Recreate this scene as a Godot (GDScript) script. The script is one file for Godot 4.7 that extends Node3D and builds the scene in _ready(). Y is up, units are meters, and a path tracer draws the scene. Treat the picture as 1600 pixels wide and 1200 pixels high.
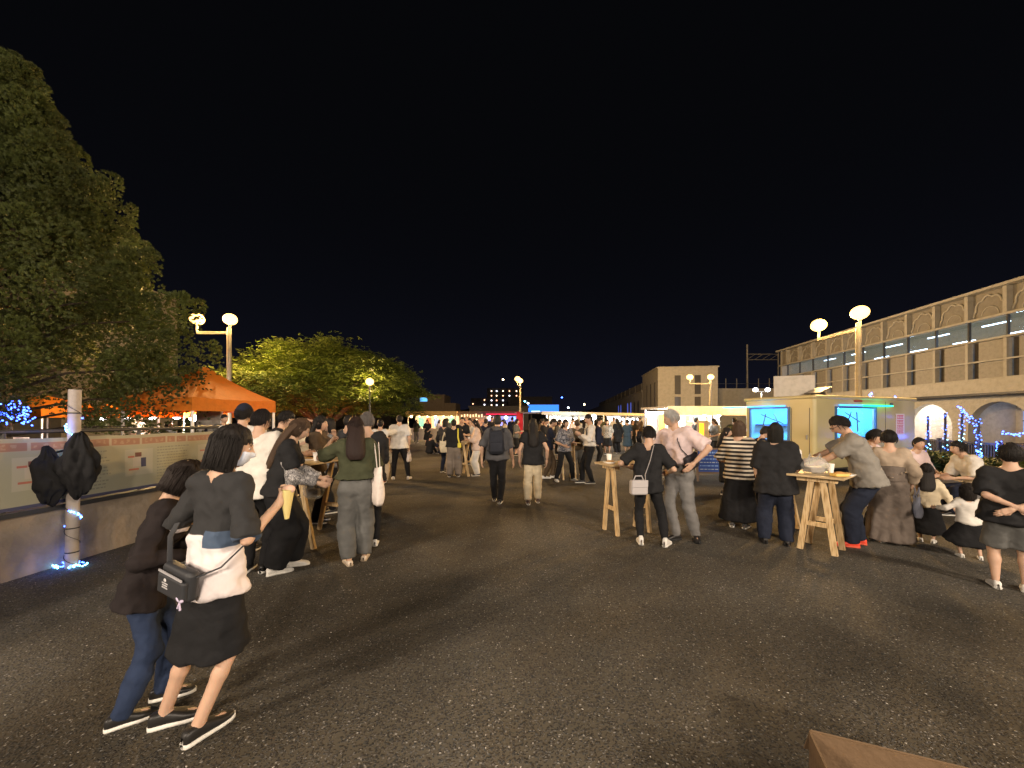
extends Node3D

func _ready() -> void:
	rng.seed = 7
	noise3.seed = 5
	noise3.frequency = 0.05
	noise3.fractal_octaves = 2
	# ---- camera: level, its lens shifted up a little so that the horizon lies under the middle of the picture
	var cam := Camera3D.new()
	cam.name = "camera"
	cam.projection = Camera3D.PROJECTION_FRUSTUM
	cam.near = 0.1
	cam.far = 900.0
	cam.size = 0.2 * 600.0 / F
	cam.frustum_offset = Vector2(0, 0.1 * (HZ - 600.0) / F)
	cam.position = Vector3(0, HC, 0)
	add_child(cam)
	cam.current = true
	# ---- night sky
	var we := WorldEnvironment.new()
	we.name = "environment"
	var env := Environment.new()
	env.background_mode = Environment.BG_SKY
	var sm := ProceduralSkyMaterial.new()
	sm.sky_top_color = Color(0.022, 0.024, 0.032)
	sm.sky_horizon_color = Color(0.070, 0.074, 0.118)
	sm.sky_curve = 0.12
	sm.ground_horizon_color = Color(0.05, 0.05, 0.06)
	sm.ground_bottom_color = Color(0.03, 0.03, 0.03)
	sm.sun_angle_max = 0.0
	var sky := Sky.new()
	sky.sky_material = sm
	env.sky = sky
	env.background_energy_multiplier = 0.6
	env.tonemap_mode = Environment.TONE_MAPPER_LINEAR
	env.tonemap_exposure = 1.8
	env.sdfgi_enabled = true
	env.ssao_enabled = true
	env.ssil_enabled = true
	we.environment = env
	add_child(we)
	# ---- faint directional light added for the glow of a moonless city sky
	var added_night_light := DirectionalLight3D.new()
	added_night_light.name = "added_night_light"
	added_night_light.light_energy = 0.006
	added_night_light.light_color = Color(0.8, 0.85, 1.0)
	added_night_light.light_angular_distance = 12.0
	added_night_light.shadow_enabled = true
	added_night_light.sky_mode = DirectionalLight3D.SKY_MODE_LIGHT_ONLY
	added_night_light.rotation_degrees = Vector3(-62, 25, 0)
	add_child(added_night_light)
	materials()
	var t0 := Time.get_ticks_msec()
	build_lamps()
	build_ground()
	build_left()
	build_station()
	build_far()
	build_stalls()
	build_caravan()
	build_right()
	build_tables()
	print("setting %d ms" % (Time.get_ticks_msec() - t0))
	build_people()
	print("people %d ms" % (Time.get_ticks_msec() - t0))

# ---------------------------------------------------------------- helpers
const F := 600.0        # focal length of the photograph in its own pixels
const HC := 1.6         # height of the camera above the ground
const HZ := 655.0       # pixel row of the horizon
var rng := RandomNumberGenerator.new()
var M := {}
var taken := {}
var noise3 := FastNoiseLite.new()

func gp(px: float, py: float) -> Vector3:
	var d := F * HC / (py - HZ)
	return Vector3((px - 800.0) * d / F, 0, -d)

func at(px: float, py: float, d: float) -> Vector3:
	return Vector3((px - 800.0) * d / F, HC - (py - HZ) * d / F, -d)

func numbered(called: String) -> String:
	if not taken.has(called):
		taken[called] = 0
		return called
	taken[called] += 1
	return "%s_%03d" % [called, taken[called]]

func lin(r: float, g: float, b: float, a := 1.0) -> Color:
	return Color(r, g, b, a).linear_to_srgb()

func mat(c: Color, rough := 0.85, metal := 0.0) -> StandardMaterial3D:
	var m := StandardMaterial3D.new()
	m.albedo_color = c
	m.roughness = rough
	m.metallic = metal
	m.metallic_specular = 0.4
	return m

func glow(c: Color, e: float) -> StandardMaterial3D:
	var m := mat(c, 0.5)
	m.emission_enabled = true
	m.emission = c
	m.emission_energy_multiplier = e
	return m

func noise_tex(freq: float, cols: Array, size := 512, oct := 5, kind := FastNoiseLite.TYPE_SIMPLEX_SMOOTH, sd := 1) -> NoiseTexture2D:
	var n := FastNoiseLite.new()
	n.noise_type = kind
	n.frequency = freq
	n.fractal_octaves = oct
	n.seed = sd
	var t := NoiseTexture2D.new()
	t.width = size
	t.height = size
	t.seamless = true
	t.noise = n
	var g := Gradient.new()
	g.offsets = PackedFloat32Array(range(cols.size()).map(func(i): return float(i) / (cols.size() - 1)))
	g.colors = PackedColorArray(cols)
	t.color_ramp = g
	return t

func bump_tex(freq: float, size := 512, strength := 8.0, oct := 4, sd := 3) -> NoiseTexture2D:
	var n := FastNoiseLite.new()
	n.frequency = freq
	n.fractal_octaves = oct
	n.seed = sd
	var t := NoiseTexture2D.new()
	t.width = size
	t.height = size
	t.seamless = true
	t.as_normal_map = true
	t.bump_strength = strength
	t.noise = n
	return t

func tri(m: StandardMaterial3D, s: float, world := false) -> StandardMaterial3D:
	m.uv1_triplanar = true
	m.uv1_world_triplanar = world
	m.uv1_scale = Vector3(s, s, s)
	return m

# a surface with mottled tone: colour times a soft noise
func mottled(c: Color, s: float, rough := 0.85, depth := 0.25, world := false) -> StandardMaterial3D:
	var m := mat(c, rough)
	m.albedo_texture = M.mottle if depth < 0.4 else M.mottle2
	m.normal_enabled = true
	m.normal_texture = M.bump
	m.normal_scale = 0.35
	return tri(m, s, world)

func cloth(c: Color) -> StandardMaterial3D:
	var m := mat(c, 0.92)
	m.metallic_specular = 0.25
	m.normal_enabled = true
	m.normal_texture = M.weave
	m.normal_scale = 0.5
	m.albedo_texture = M.clothtone
	return tri(m, 2.2)

func tag(o: Node3D, label: String, category: String, group := "") -> Node3D:
	o.set_meta("label", label)
	o.set_meta("category", category)
	if group:
		o.set_meta("group", group)
	return o

func thing(called: String, label: String, category: String, where := Vector3.ZERO, turn := 0.0, group := "") -> Node3D:
	var o := Node3D.new()
	o.name = numbered(called)
	add_child(o)
	o.position = where
	o.rotation.y = turn
	return tag(o, label, category, group)

func part(parent: Node, called: String, mesh, m: Material) -> MeshInstance3D:
	var o := MeshInstance3D.new()
	o.name = called
	o.mesh = mesh.build() if mesh is MB else mesh
	o.material_override = m
	parent.add_child(o, true)
	return o

func structure(called: String, mesh, m: Material) -> MeshInstance3D:
	var o := MeshInstance3D.new()
	o.name = numbered(called)
	o.mesh = mesh.build() if mesh is MB else mesh
	o.material_override = m
	o.set_meta("kind", "structure")
	add_child(o)
	return o

func omni(where: Vector3, c: Color, e: float, size: float, parent: Node = self) -> OmniLight3D:
	var l := OmniLight3D.new()
	l.name = "lamp_light"
	l.light_color = c
	l.light_energy = e
	l.light_size = size
	l.omni_range = 80.0
	l.omni_attenuation = 2.0
	l.shadow_enabled = true
	parent.add_child(l, true)
	l.position = where
	return l

# ---------------------------------------------------------------- mesh collector
class MB:
	var v := PackedVector3Array()
	var n := PackedVector3Array()
	var uv := PackedVector2Array()
	var col := PackedColorArray()
	var ix := PackedInt32Array()
	var c := Color.WHITE

	func vert(p: Vector3, nn: Vector3, t := Vector2.ZERO) -> int:
		v.append(p); n.append(nn); uv.append(t); col.append(c)
		return v.size() - 1

	func quad(a: Vector3, b: Vector3, cc: Vector3, d: Vector3, flip := false) -> MB:
		# corners in a round, uv 0..1
		if flip: return quad(a, d, cc, b)
		var nn := (b - a).cross(d - a).normalized()
		if nn == Vector3.ZERO:
			nn = (cc - b).cross(d - b).normalized()
		var i := vert(a, nn, Vector2(0, 1))
		vert(b, nn, Vector2(1, 1)); vert(cc, nn, Vector2(1, 0)); vert(d, nn, Vector2(0, 0))
		ix.append_array(PackedInt32Array([i, i + 2, i + 1, i, i + 3, i + 2]))
		return self

	func trig(a: Vector3, b: Vector3, cc: Vector3) -> MB:
		var nn := (b - a).cross(cc - a).normalized()
		var i := vert(a, nn); vert(b, nn); vert(cc, nn)
		ix.append_array(PackedInt32Array([i, i + 2, i + 1]))
		return self

	func box(o: Vector3, s: Vector3, b := Basis.IDENTITY) -> MB:
		var h := s / 2
		var p: Array[Vector3] = []
		for k in 8:
			p.append(o + b * Vector3(h.x if k & 1 else -h.x, h.y if k & 2 else -h.y, h.z if k & 4 else -h.z))
		for q in [[4, 5, 7, 6], [1, 0, 2, 3], [0, 4, 6, 2], [5, 1, 3, 7], [6, 7, 3, 2], [0, 1, 5, 4]]:
			quad(p[q[0]], p[q[1]], p[q[2]], p[q[3]])
		return self

	# a board between two points, w wide (along side) and t thick
	func bar(a: Vector3, b: Vector3, w: float, t: float, side := Vector3.RIGHT) -> MB:
		var y := (b - a).normalized()
		var x := (side - y * side.dot(y)).normalized()
		if x.length() < 0.5: x = y.cross(Vector3.UP if absf(y.y) < 0.9 else Vector3.BACK).normalized()
		return box((a + b) / 2, Vector3(w, a.distance_to(b), t), Basis(x, y, x.cross(y)))

	func tube(path: Array, radii: Array, k := 10, squash := 1.0, side := Vector3.ZERO, caps := true) -> MB:
		var first := v.size()
		var m := path.size()
		var x := side
		for i in m:
			var dir: Vector3 = (path[mini(i + 1, m - 1)] - path[maxi(i - 1, 0)]).normalized()
			if x == Vector3.ZERO: x = dir.cross(Vector3.UP if absf(dir.y) < 0.9 else Vector3.RIGHT)
			x = (x - dir * x.dot(dir)).normalized()
			var y := dir.cross(x)
			for j in k + 1:
				var a := TAU * j / k
				var o := x * cos(a) + y * sin(a) * squash
				vert(path[i] + o * radii[i], (x * cos(a) + y * sin(a) / maxf(squash, 0.05)).normalized(), Vector2(float(j) / k, float(i) / maxi(m - 1, 1)))
		for i in m - 1:
			for j in k:
				var q := first + i * (k + 1) + j
				ix.append_array(PackedInt32Array([q, q + k + 1, q + 1, q + 1, q + k + 1, q + k + 2]))
		if caps:
			for e in [0, m - 1]:
				if radii[e] < 0.001: continue
				var dir: Vector3 = (path[0] - path[1]) if e == 0 else (path[m - 1] - path[m - 2])
				dir = dir.normalized()
				var cen := vert(path[e], dir, Vector2(0.5, 0.5))
				var st := v.size()
				for j in k + 1:
					vert(v[first + e * (k + 1) + j], dir, Vector2(0.5, 0.5))
				for j in k:
					ix.append_array(PackedInt32Array([cen, st + j, st + j + 1] if e == 0 else [cen, st + j + 1, st + j]))
		return self

	func ball(o: Vector3, r: Vector3, ku := 12, kv := 8, b := Basis.IDENTITY) -> MB:
		var first := v.size()
		for i in kv + 1:
			var f := PI * i / kv - PI / 2
			for j in ku + 1:
				var a := TAU * j / ku
				var d := Vector3(cos(f) * cos(a), sin(f), cos(f) * sin(a))
				vert(o + b * (d * r), (b * (d / r)).normalized(), Vector2(float(j) / ku, float(i) / kv))
		grid(first, ku, kv)
		return self

	func grid(first: int, ku: int, kv: int) -> void:
		for i in kv:
			for j in ku:
				var q := first + i * (ku + 1) + j
				ix.append_array(PackedInt32Array([q, q + 1, q + ku + 1, q + 1, q + ku + 2, q + ku + 1]))

	# a box with rounded edges
	func rbox(o: Vector3, s: Vector3, r: float, b := Basis.IDENTITY, k := 3) -> MB:
		var h := s / 2 - Vector3(r, r, r)
		for f in 6:
			var ax := f / 2
			var sg := 1.0 if f % 2 == 0 else -1.0
			var e1 := (ax + 1) % 3
			var e2 := (ax + 2) % 3
			var st := []
			for q in [-1.0, 1.0]:
				for i in k + 1:
					st.append([q, tan((float(i) / k - (1.0 if q < 0 else 0.0)) * PI / 4)])
			var w := st.size()
			var first := v.size()
			for i in w:
				for j in w:
					var core := Vector3.ZERO
					var d := Vector3.ZERO
					core[ax] = sg * h[ax]; core[e1] = st[i][0] * h[e1]; core[e2] = st[j][0] * h[e2]
					d[ax] = sg; d[e1] = st[i][1]; d[e2] = st[j][1]
					d = d.normalized()
					vert(o + b * (core + d * r), b * d, Vector2(float(i) / (w - 1), float(j) / (w - 1)))
			for i in w - 1:
				for j in w - 1:
					var q := first + i * w + j
					ix.append_array(PackedInt32Array([q, q + 1, q + w, q + 1, q + w + 1, q + w] if sg > 0 else [q, q + w, q + 1, q + 1, q + w, q + w + 1]))
		return self

	func add(arr: Array, x: Transform3D, mirror := false) -> MB:
		# vertices, normals, indices of another mesh, moved
		var first := v.size()
		var av: PackedVector3Array = arr[0]
		var an: PackedVector3Array = arr[1]
		for i in av.size():
			var p := av[i]; var q := an[i]
			if mirror: p.x = -p.x; q.x = -q.x
			vert(x * p, (x.basis * q).normalized())
		var ai: PackedInt32Array = arr[2]
		for i in range(0, ai.size(), 3):
			ix.append(first + ai[i])
			ix.append(first + ai[i + (2 if mirror else 1)])
			ix.append(first + ai[i + (1 if mirror else 2)])
		return self

	func smooth() -> MB:
		# normals from the faces round each vertex
		var acc := PackedVector3Array()
		acc.resize(v.size())
		for t in range(0, ix.size(), 3):
			var a := ix[t]; var b := ix[t + 1]; var d := ix[t + 2]
			var nn := (v[d] - v[a]).cross(v[b] - v[a])
			acc[a] += nn; acc[b] += nn; acc[d] += nn
		for i in v.size():
			n[i] = acc[i].normalized() if acc[i].length() > 1e-12 else n[i]
		return self

	func build() -> ArrayMesh:
		var a := []
		a.resize(Mesh.ARRAY_MAX)
		a[Mesh.ARRAY_VERTEX] = v
		a[Mesh.ARRAY_NORMAL] = n
		a[Mesh.ARRAY_TEX_UV] = uv
		a[Mesh.ARRAY_COLOR] = col
		a[Mesh.ARRAY_INDEX] = ix
		var m := ArrayMesh.new()
		m.add_surface_from_arrays(Mesh.PRIMITIVE_TRIANGLES, a)
		return m

# ---------------------------------------------------------------- distance field, meshed as surface nets
class Field:
	var o: Vector3
	var c: float
	var nx: int
	var ny: int
	var nz: int
	var d := PackedFloat32Array()
	var mark := PackedByteArray()
	var list := PackedInt32Array()

	func _init(lo: Vector3, hi: Vector3, cell: float) -> void:
		c = cell
		o = lo - Vector3.ONE * cell * 3
		nx = int((hi.x - o.x) / c) + 5
		ny = int((hi.y - o.y) / c) + 5
		nz = int((hi.z - o.z) / c) + 5
		d.resize(nx * ny * nz)
		d.fill(1000.0)
		mark.resize(d.size())

	# tapered capsule; flat: 1 = cut square at a, 2 = at b; fold: amplitude of lengthwise folds that grow to b; squash: depth over width about axis side
	func cap(a: Vector3, b: Vector3, ra: float, rb: float, k := 0.03, flat := 0, folds := 0.0, nf := 9.0, squash := 1.0) -> void:
		var rm := maxf(ra, rb) * (1.0 + folds) + k * 0.3 + c * 2.0
		var ab := b - a
		var l2 := maxf(ab.length_squared(), 1e-8)
		var len := sqrt(l2)
		var dr := rb - ra
		var near := c * 1.8 + k * 0.27
		var x0 := maxi(0, int((minf(a.x, b.x) - rm - o.x) / c)); var x1 := mini(nx - 2, int((maxf(a.x, b.x) + rm - o.x) / c) + 1)
		var y0 := maxi(0, int((minf(a.y, b.y) - rm - o.y) / c)); var y1 := mini(ny - 2, int((maxf(a.y, b.y) + rm - o.y) / c) + 1)
		var z0 := maxi(0, int((minf(a.z, b.z) - rm - o.z) / c)); var z1 := mini(nz - 2, int((maxf(a.z, b.z) + rm - o.z) / c) + 1)
		var isq := 1.0 / squash
		for z in range(z0, z1 + 1):
			for y in range(y0, y1 + 1):
				var i := (z * ny + y) * nx + x0
				var p := Vector3(o.x + x0 * c, o.y + y * c, o.z + z * c) - a
				for x in range(x0, x1 + 1):
					var tt := p.dot(ab) / l2
					var t := clampf(tt, 0.0, 1.0)
					var q := p - ab * t
					var dist: float
					if squash != 1.0:
						dist = (Vector3(q.x, q.y, q.z * isq).length() - (ra + dr * t)) * minf(1.0, squash * 1.25)
					else:
						dist = q.length() - (ra + dr * t)
					if folds > 0.0:
						var an := atan2(q.x, q.z)
						dist -= folds * (ra + dr * t) * t * (sin(an * nf) * 0.6 + sin(an * (nf * 0.53) + 1.7 + t * 2.0) * 0.5)
					if flat & 1: dist = maxf(dist, -tt * len)
					if flat & 2: dist = maxf(dist, (tt - 1.0) * len)
					if dist < near:
						if dist > -near and mark[i] == 0:
							mark[i] = 1
							list.append(i)
						var e := d[i]
						var h := maxf(k - absf(e - dist), 0.0)
						d[i] = minf(e, dist) - h * h * 0.25 / k
					elif dist < d[i]:
						d[i] = dist
					i += 1
					p.x += c

	func mesh(out: MB, ripple := 0.0, noise: FastNoiseLite = null, uvmode := false) -> void:
		var vid := PackedInt32Array()
		vid.resize(d.size())
		vid.fill(-1)
		var off := PackedInt32Array([0, 1, nx, nx + 1, nx * ny, nx * ny + 1, nx * ny + nx, nx * ny + nx + 1])
		var ed := PackedInt32Array([0, 1, 2, 3, 4, 5, 6, 7, 0, 2, 1, 3, 4, 6, 5, 7, 0, 4, 1, 5, 2, 6, 3, 7])
		var cells := PackedInt32Array()
		var first := out.v.size()
		var s := PackedFloat32Array()
		s.resize(8)
		for i in list:
			var inside := 0
			for q in 8:
				s[q] = d[i + off[q]]
				if s[q] < 0.0: inside += 1
			if inside == 0 or inside == 8: continue
			var sum := Vector3.ZERO
			var cnt := 0
			for e in range(0, 24, 2):
				var a := ed[e]; var b := ed[e + 1]
				if (s[a] < 0.0) != (s[b] < 0.0):
					var t := s[a] / (s[a] - s[b])
					sum += Vector3((a & 1), (a >> 1) & 1, a >> 2).lerp(Vector3((b & 1), (b >> 1) & 1, b >> 2), t)
					cnt += 1
			var x := i % nx
			var y := (i / nx) % ny
			var z := i / (nx * ny)
			var p := o + (Vector3(x, y, z) + sum / cnt) * c
			var g := Vector3(s[1] + s[3] + s[5] + s[7] - s[0] - s[2] - s[4] - s[6], s[2] + s[3] + s[6] + s[7] - s[0] - s[1] - s[4] - s[5], s[4] + s[5] + s[6] + s[7] - s[0] - s[1] - s[2] - s[3]).normalized()
			if ripple > 0.0:
				p += g * ripple * (noise.get_noise_3d(p.x * 90.0, p.y * 160.0 + p.x * 60.0, p.z * 90.0) + 0.5 * noise.get_noise_3d(p.x * 300.0, p.y * 300.0, p.z * 300.0))
			vid[i] = out.v.size()
			out.vert(p, g, Vector2(p.x, p.y) if uvmode else Vector2.ZERO)
			cells.append(i)
		var st := PackedInt32Array([1, nx, nx * ny])
		for i in cells:
			var neg := d[i] < 0.0
			for ax in 3:
				if neg == (d[i + st[ax]] < 0.0): continue
				var u := st[(ax + 1) % 3]
				var w := st[(ax + 2) % 3]
				if i - u - w < 0: continue
				var q0 := vid[i]; var q1 := vid[i - u]; var q2 := vid[i - u - w]; var q3 := vid[i - w]
				if q0 < 0 or q1 < 0 or q2 < 0 or q3 < 0: continue
				if neg:
					out.ix.append_array(PackedInt32Array([q0, q2, q1, q0, q3, q2]))
				else:
					out.ix.append_array(PackedInt32Array([q0, q1, q2, q0, q2, q3]))
# ---------------------------------------------------------------- people
const SKIN := Color(0.40, 0.255, 0.18)     # linear
var hands := {}
var shoe_mesh := {}

func head_point(th: float, fi: float, features := true) -> Vector3:
	# th: round from the front towards the left (+x); fi: up. Metres for a head 0.225 high
	var p := Vector3(0.074 * cos(fi) * sin(th), 0.114 * sin(fi), 0.097 * cos(fi) * cos(th))
	var low := clampf(-p.y / 0.114, 0.0, 1.0)
	p.x *= 1.0 - 0.30 * low * low
	if p.z < 0.0:
		p.z *= 1.0 - 0.30 * low
	else:
		p.z *= 1.0 - 0.05 * low + 0.10 * low * low
		p.z -= 0.006 * clampf(p.y / 0.1, 0.0, 1.0)
	if features and p.z > 0.0:
		var ax := absf(p.x)
		var nose := exp(-pow(p.x / 0.012, 2.0)) * smoothstep(0.03, -0.022, p.y) * smoothstep(-0.044, -0.030, p.y)
		p.z += 0.020 * nose
		p.z -= 0.008 * exp(-pow((ax - 0.031) / 0.016, 2.0) - pow((p.y - 0.010) / 0.012, 2.0))
		p.z += 0.005 * exp(-pow((p.y - 0.032) / 0.010, 2.0)) * exp(-pow(ax / 0.05, 2.0))
		p.z += 0.006 * exp(-pow((p.y + 0.056) / 0.009, 2.0) - pow(p.x / 0.024, 2.0))
		p.z -= 0.003 * exp(-pow((p.y + 0.072) / 0.007, 2.0) - pow(p.x / 0.03, 2.0))
		p.z += 0.006 * exp(-pow((p.y + 0.092) / 0.014, 2.0) - pow(p.x / 0.025, 2.0))
	return p

func star(out: MB, x: Transform3D, ku: int, kv: int, fn: Callable) -> void:
	var first := out.v.size()
	for i in kv + 1:
		var f := PI * i / kv - PI / 2
		for j in ku:
			var u := 2.0 * j / ku - 1.0
			var th := PI * (0.6 * u + 0.4 * u * u * u)
			var p: Vector3 = fn.call(th, f)
			out.vert(x * p, (x.basis * p).normalized(), Vector2(float(j) / ku * 3.0, float(i) / kv))
	for i in kv:
		for j in ku:
			var q := first + i * ku + j
			var r := first + i * ku + (j + 1) % ku
			out.ix.append_array(PackedInt32Array([q, q + ku, r, r, q + ku, r + ku]))

func hand_arrays(curl: float) -> Array:
	if not hands.has(curl):
		var f := Field.new(Vector3(-0.05, -0.02, -0.03), Vector3(0.085, 0.2, 0.12), 0.0045)
		f.cap(Vector3(0, -0.02, 0), Vector3(0, 0.015, 0), 0.024, 0.024, 0.012)
		for q in [[0.026, 0.088], [0.009, 0.092], [-0.009, 0.088], [-0.025, 0.080]]:
			f.cap(Vector3(q[0] * 0.55, 0.01, 0), Vector3(q[0], q[1], 0.002), 0.016, 0.0115, 0.012)
		for q in [[0.027, 0.088, 0.070, 0.0], [0.009, 0.093, 0.078, 0.05], [-0.009, 0.089, 0.072, 0.1], [-0.025, 0.080, 0.056, 0.15]]:
			var p := Vector3(q[0], q[1], 0.002)
			var a: float = curl * 0.45 + q[3] * 0.4
			for s in [0.46, 0.30, 0.24]:
				var e: Vector3 = p + Vector3(q[0] * 0.05, cos(a), sin(a)) * (q[2] * s)
				f.cap(p, e, 0.0090 - 0.001 * (0.46 - s) * 4, 0.0084 - 0.001 * (0.46 - s) * 4, 0.004)
				p = e
				a += curl * 0.95
		f.cap(Vector3(0.018, 0.018, 0.004), Vector3(0.046, 0.052, 0.018), 0.0145, 0.0105, 0.008)
		f.cap(Vector3(0.046, 0.052, 0.018), Vector3(0.050 - 0.016 * curl, 0.082, 0.026 + 0.018 * curl), 0.0100, 0.0085, 0.004)
		var m := MB.new()
		f.mesh(m)
		hands[curl] = [m.v, m.n, m.ix]
	return hands[curl]

func shoe(kind: String) -> Array:
	# [upper, sole], ankle over the origin, toe to +z
	if not shoe_mesh.has(kind):
		var up := MB.new()
		var so := MB.new()
		var z := [-0.072, -0.066, -0.05, -0.02, 0.015, 0.055, 0.1, 0.145, 0.172, 0.184]
		var w := [0.010, 0.026, 0.033, 0.034, 0.035, 0.039, 0.044, 0.041, 0.027, 0.008]
		var h := [0.060, 0.076, 0.086, 0.090, 0.088, 0.074, 0.058, 0.047, 0.038, 0.028]
		if kind == "high":
			h = [0.08, 0.11, 0.125, 0.13, 0.12, 0.085, 0.06, 0.048, 0.038, 0.028]
		elif kind == "flat":
			h = [0.045, 0.058, 0.062, 0.052, 0.048, 0.046, 0.042, 0.036, 0.03, 0.022]
		var sole_h := 0.026 if kind != "flat" else 0.014
		for lay in 2:
			var out: MB = [up, so][lay]
			var k := 14
			for i in z.size():
				for j in k + 1:
					var a := TAU * j / k
					var ca := cos(a); var sa := sin(a)
					var x: float = (w[i] + (0.004 if lay else 0.0)) * signf(ca) * pow(absf(ca), 0.6)
					var y: float
					if lay == 0:
						y = lerpf(0.012, h[i], 0.5 + 0.5 * signf(sa) * pow(absf(sa), 0.7))
					else:
						y = lerpf(0.0, sole_h, 0.5 + 0.5 * signf(sa) * pow(absf(sa), 0.4))
					var zz: float = z[i] * (1.03 if lay else 1.0)
					out.vert(Vector3(x, y, zz), Vector3.UP, Vector2(float(j) / k, float(i) / 9.0))
			for i in z.size() - 1:
				for j in k:
					var q := i * (k + 1) + j
					out.ix.append_array(PackedInt32Array([q, q + k + 1, q + 1, q + 1, q + k + 1, q + k + 2]))
			out.smooth()
		shoe_mesh[kind] = [up.build(), so.build()]
	return shoe_mesh[kind]

func ik(a: Vector3, b: Vector3, l1: float, l2: float, pole: Vector3) -> Array:
	# joint between a and b, and where the end really comes to lie
	var d := b - a
	var l := d.length()
	if l > (l1 + l2) * 0.998:
		d = d * ((l1 + l2) * 0.998 / l)
		l = d.length()
	var x := (l1 * l1 - l2 * l2 + l * l) / (2.0 * l)
	var h := sqrt(maxf(l1 * l1 - x * x, 0.0))
	var n := d / l
	var p := (pole - n * pole.dot(n)).normalized()
	return [a + n * x + p * h, a + d]

func shell(parent: Node, called: String, bones: Array, m: Material, cell: float, ripple := 0.0) -> MeshInstance3D:
	var out := MB.new()
	net(out, bones, cell, ripple, true)
	return part(parent, called, out, m)

func net(out: MB, bones: Array, cell: float, ripple := 0.0, uvs := false) -> void:
	var lo := Vector3.ONE * 99.0
	var hi := -lo
	for b in bones:
		var r: float = maxf(b[2], b[3]) * 1.12
		lo = lo.min(b[0] - Vector3.ONE * r).min(b[1] - Vector3.ONE * r)
		hi = hi.max(b[0] + Vector3.ONE * r).max(b[1] + Vector3.ONE * r)
	var f := Field.new(lo, hi, cell)
	for b in bones:
		f.cap(b[0], b[1], b[2], b[3], b[4] if b.size() > 4 else 0.03, b[5] if b.size() > 5 else 0, b[6] if b.size() > 6 else 0.0, b[7] if b.size() > 7 else 9.0, b[8] if b.size() > 8 else 1.0)
	f.mesh(out, ripple, noise3, uvs)
	if ripple > 0.0: out.smooth()

func grow(bones: Array, by: float) -> Array:
	return bones.map(func(b): var c = b.duplicate(); c[2] += by; c[3] += by; return c)

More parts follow.
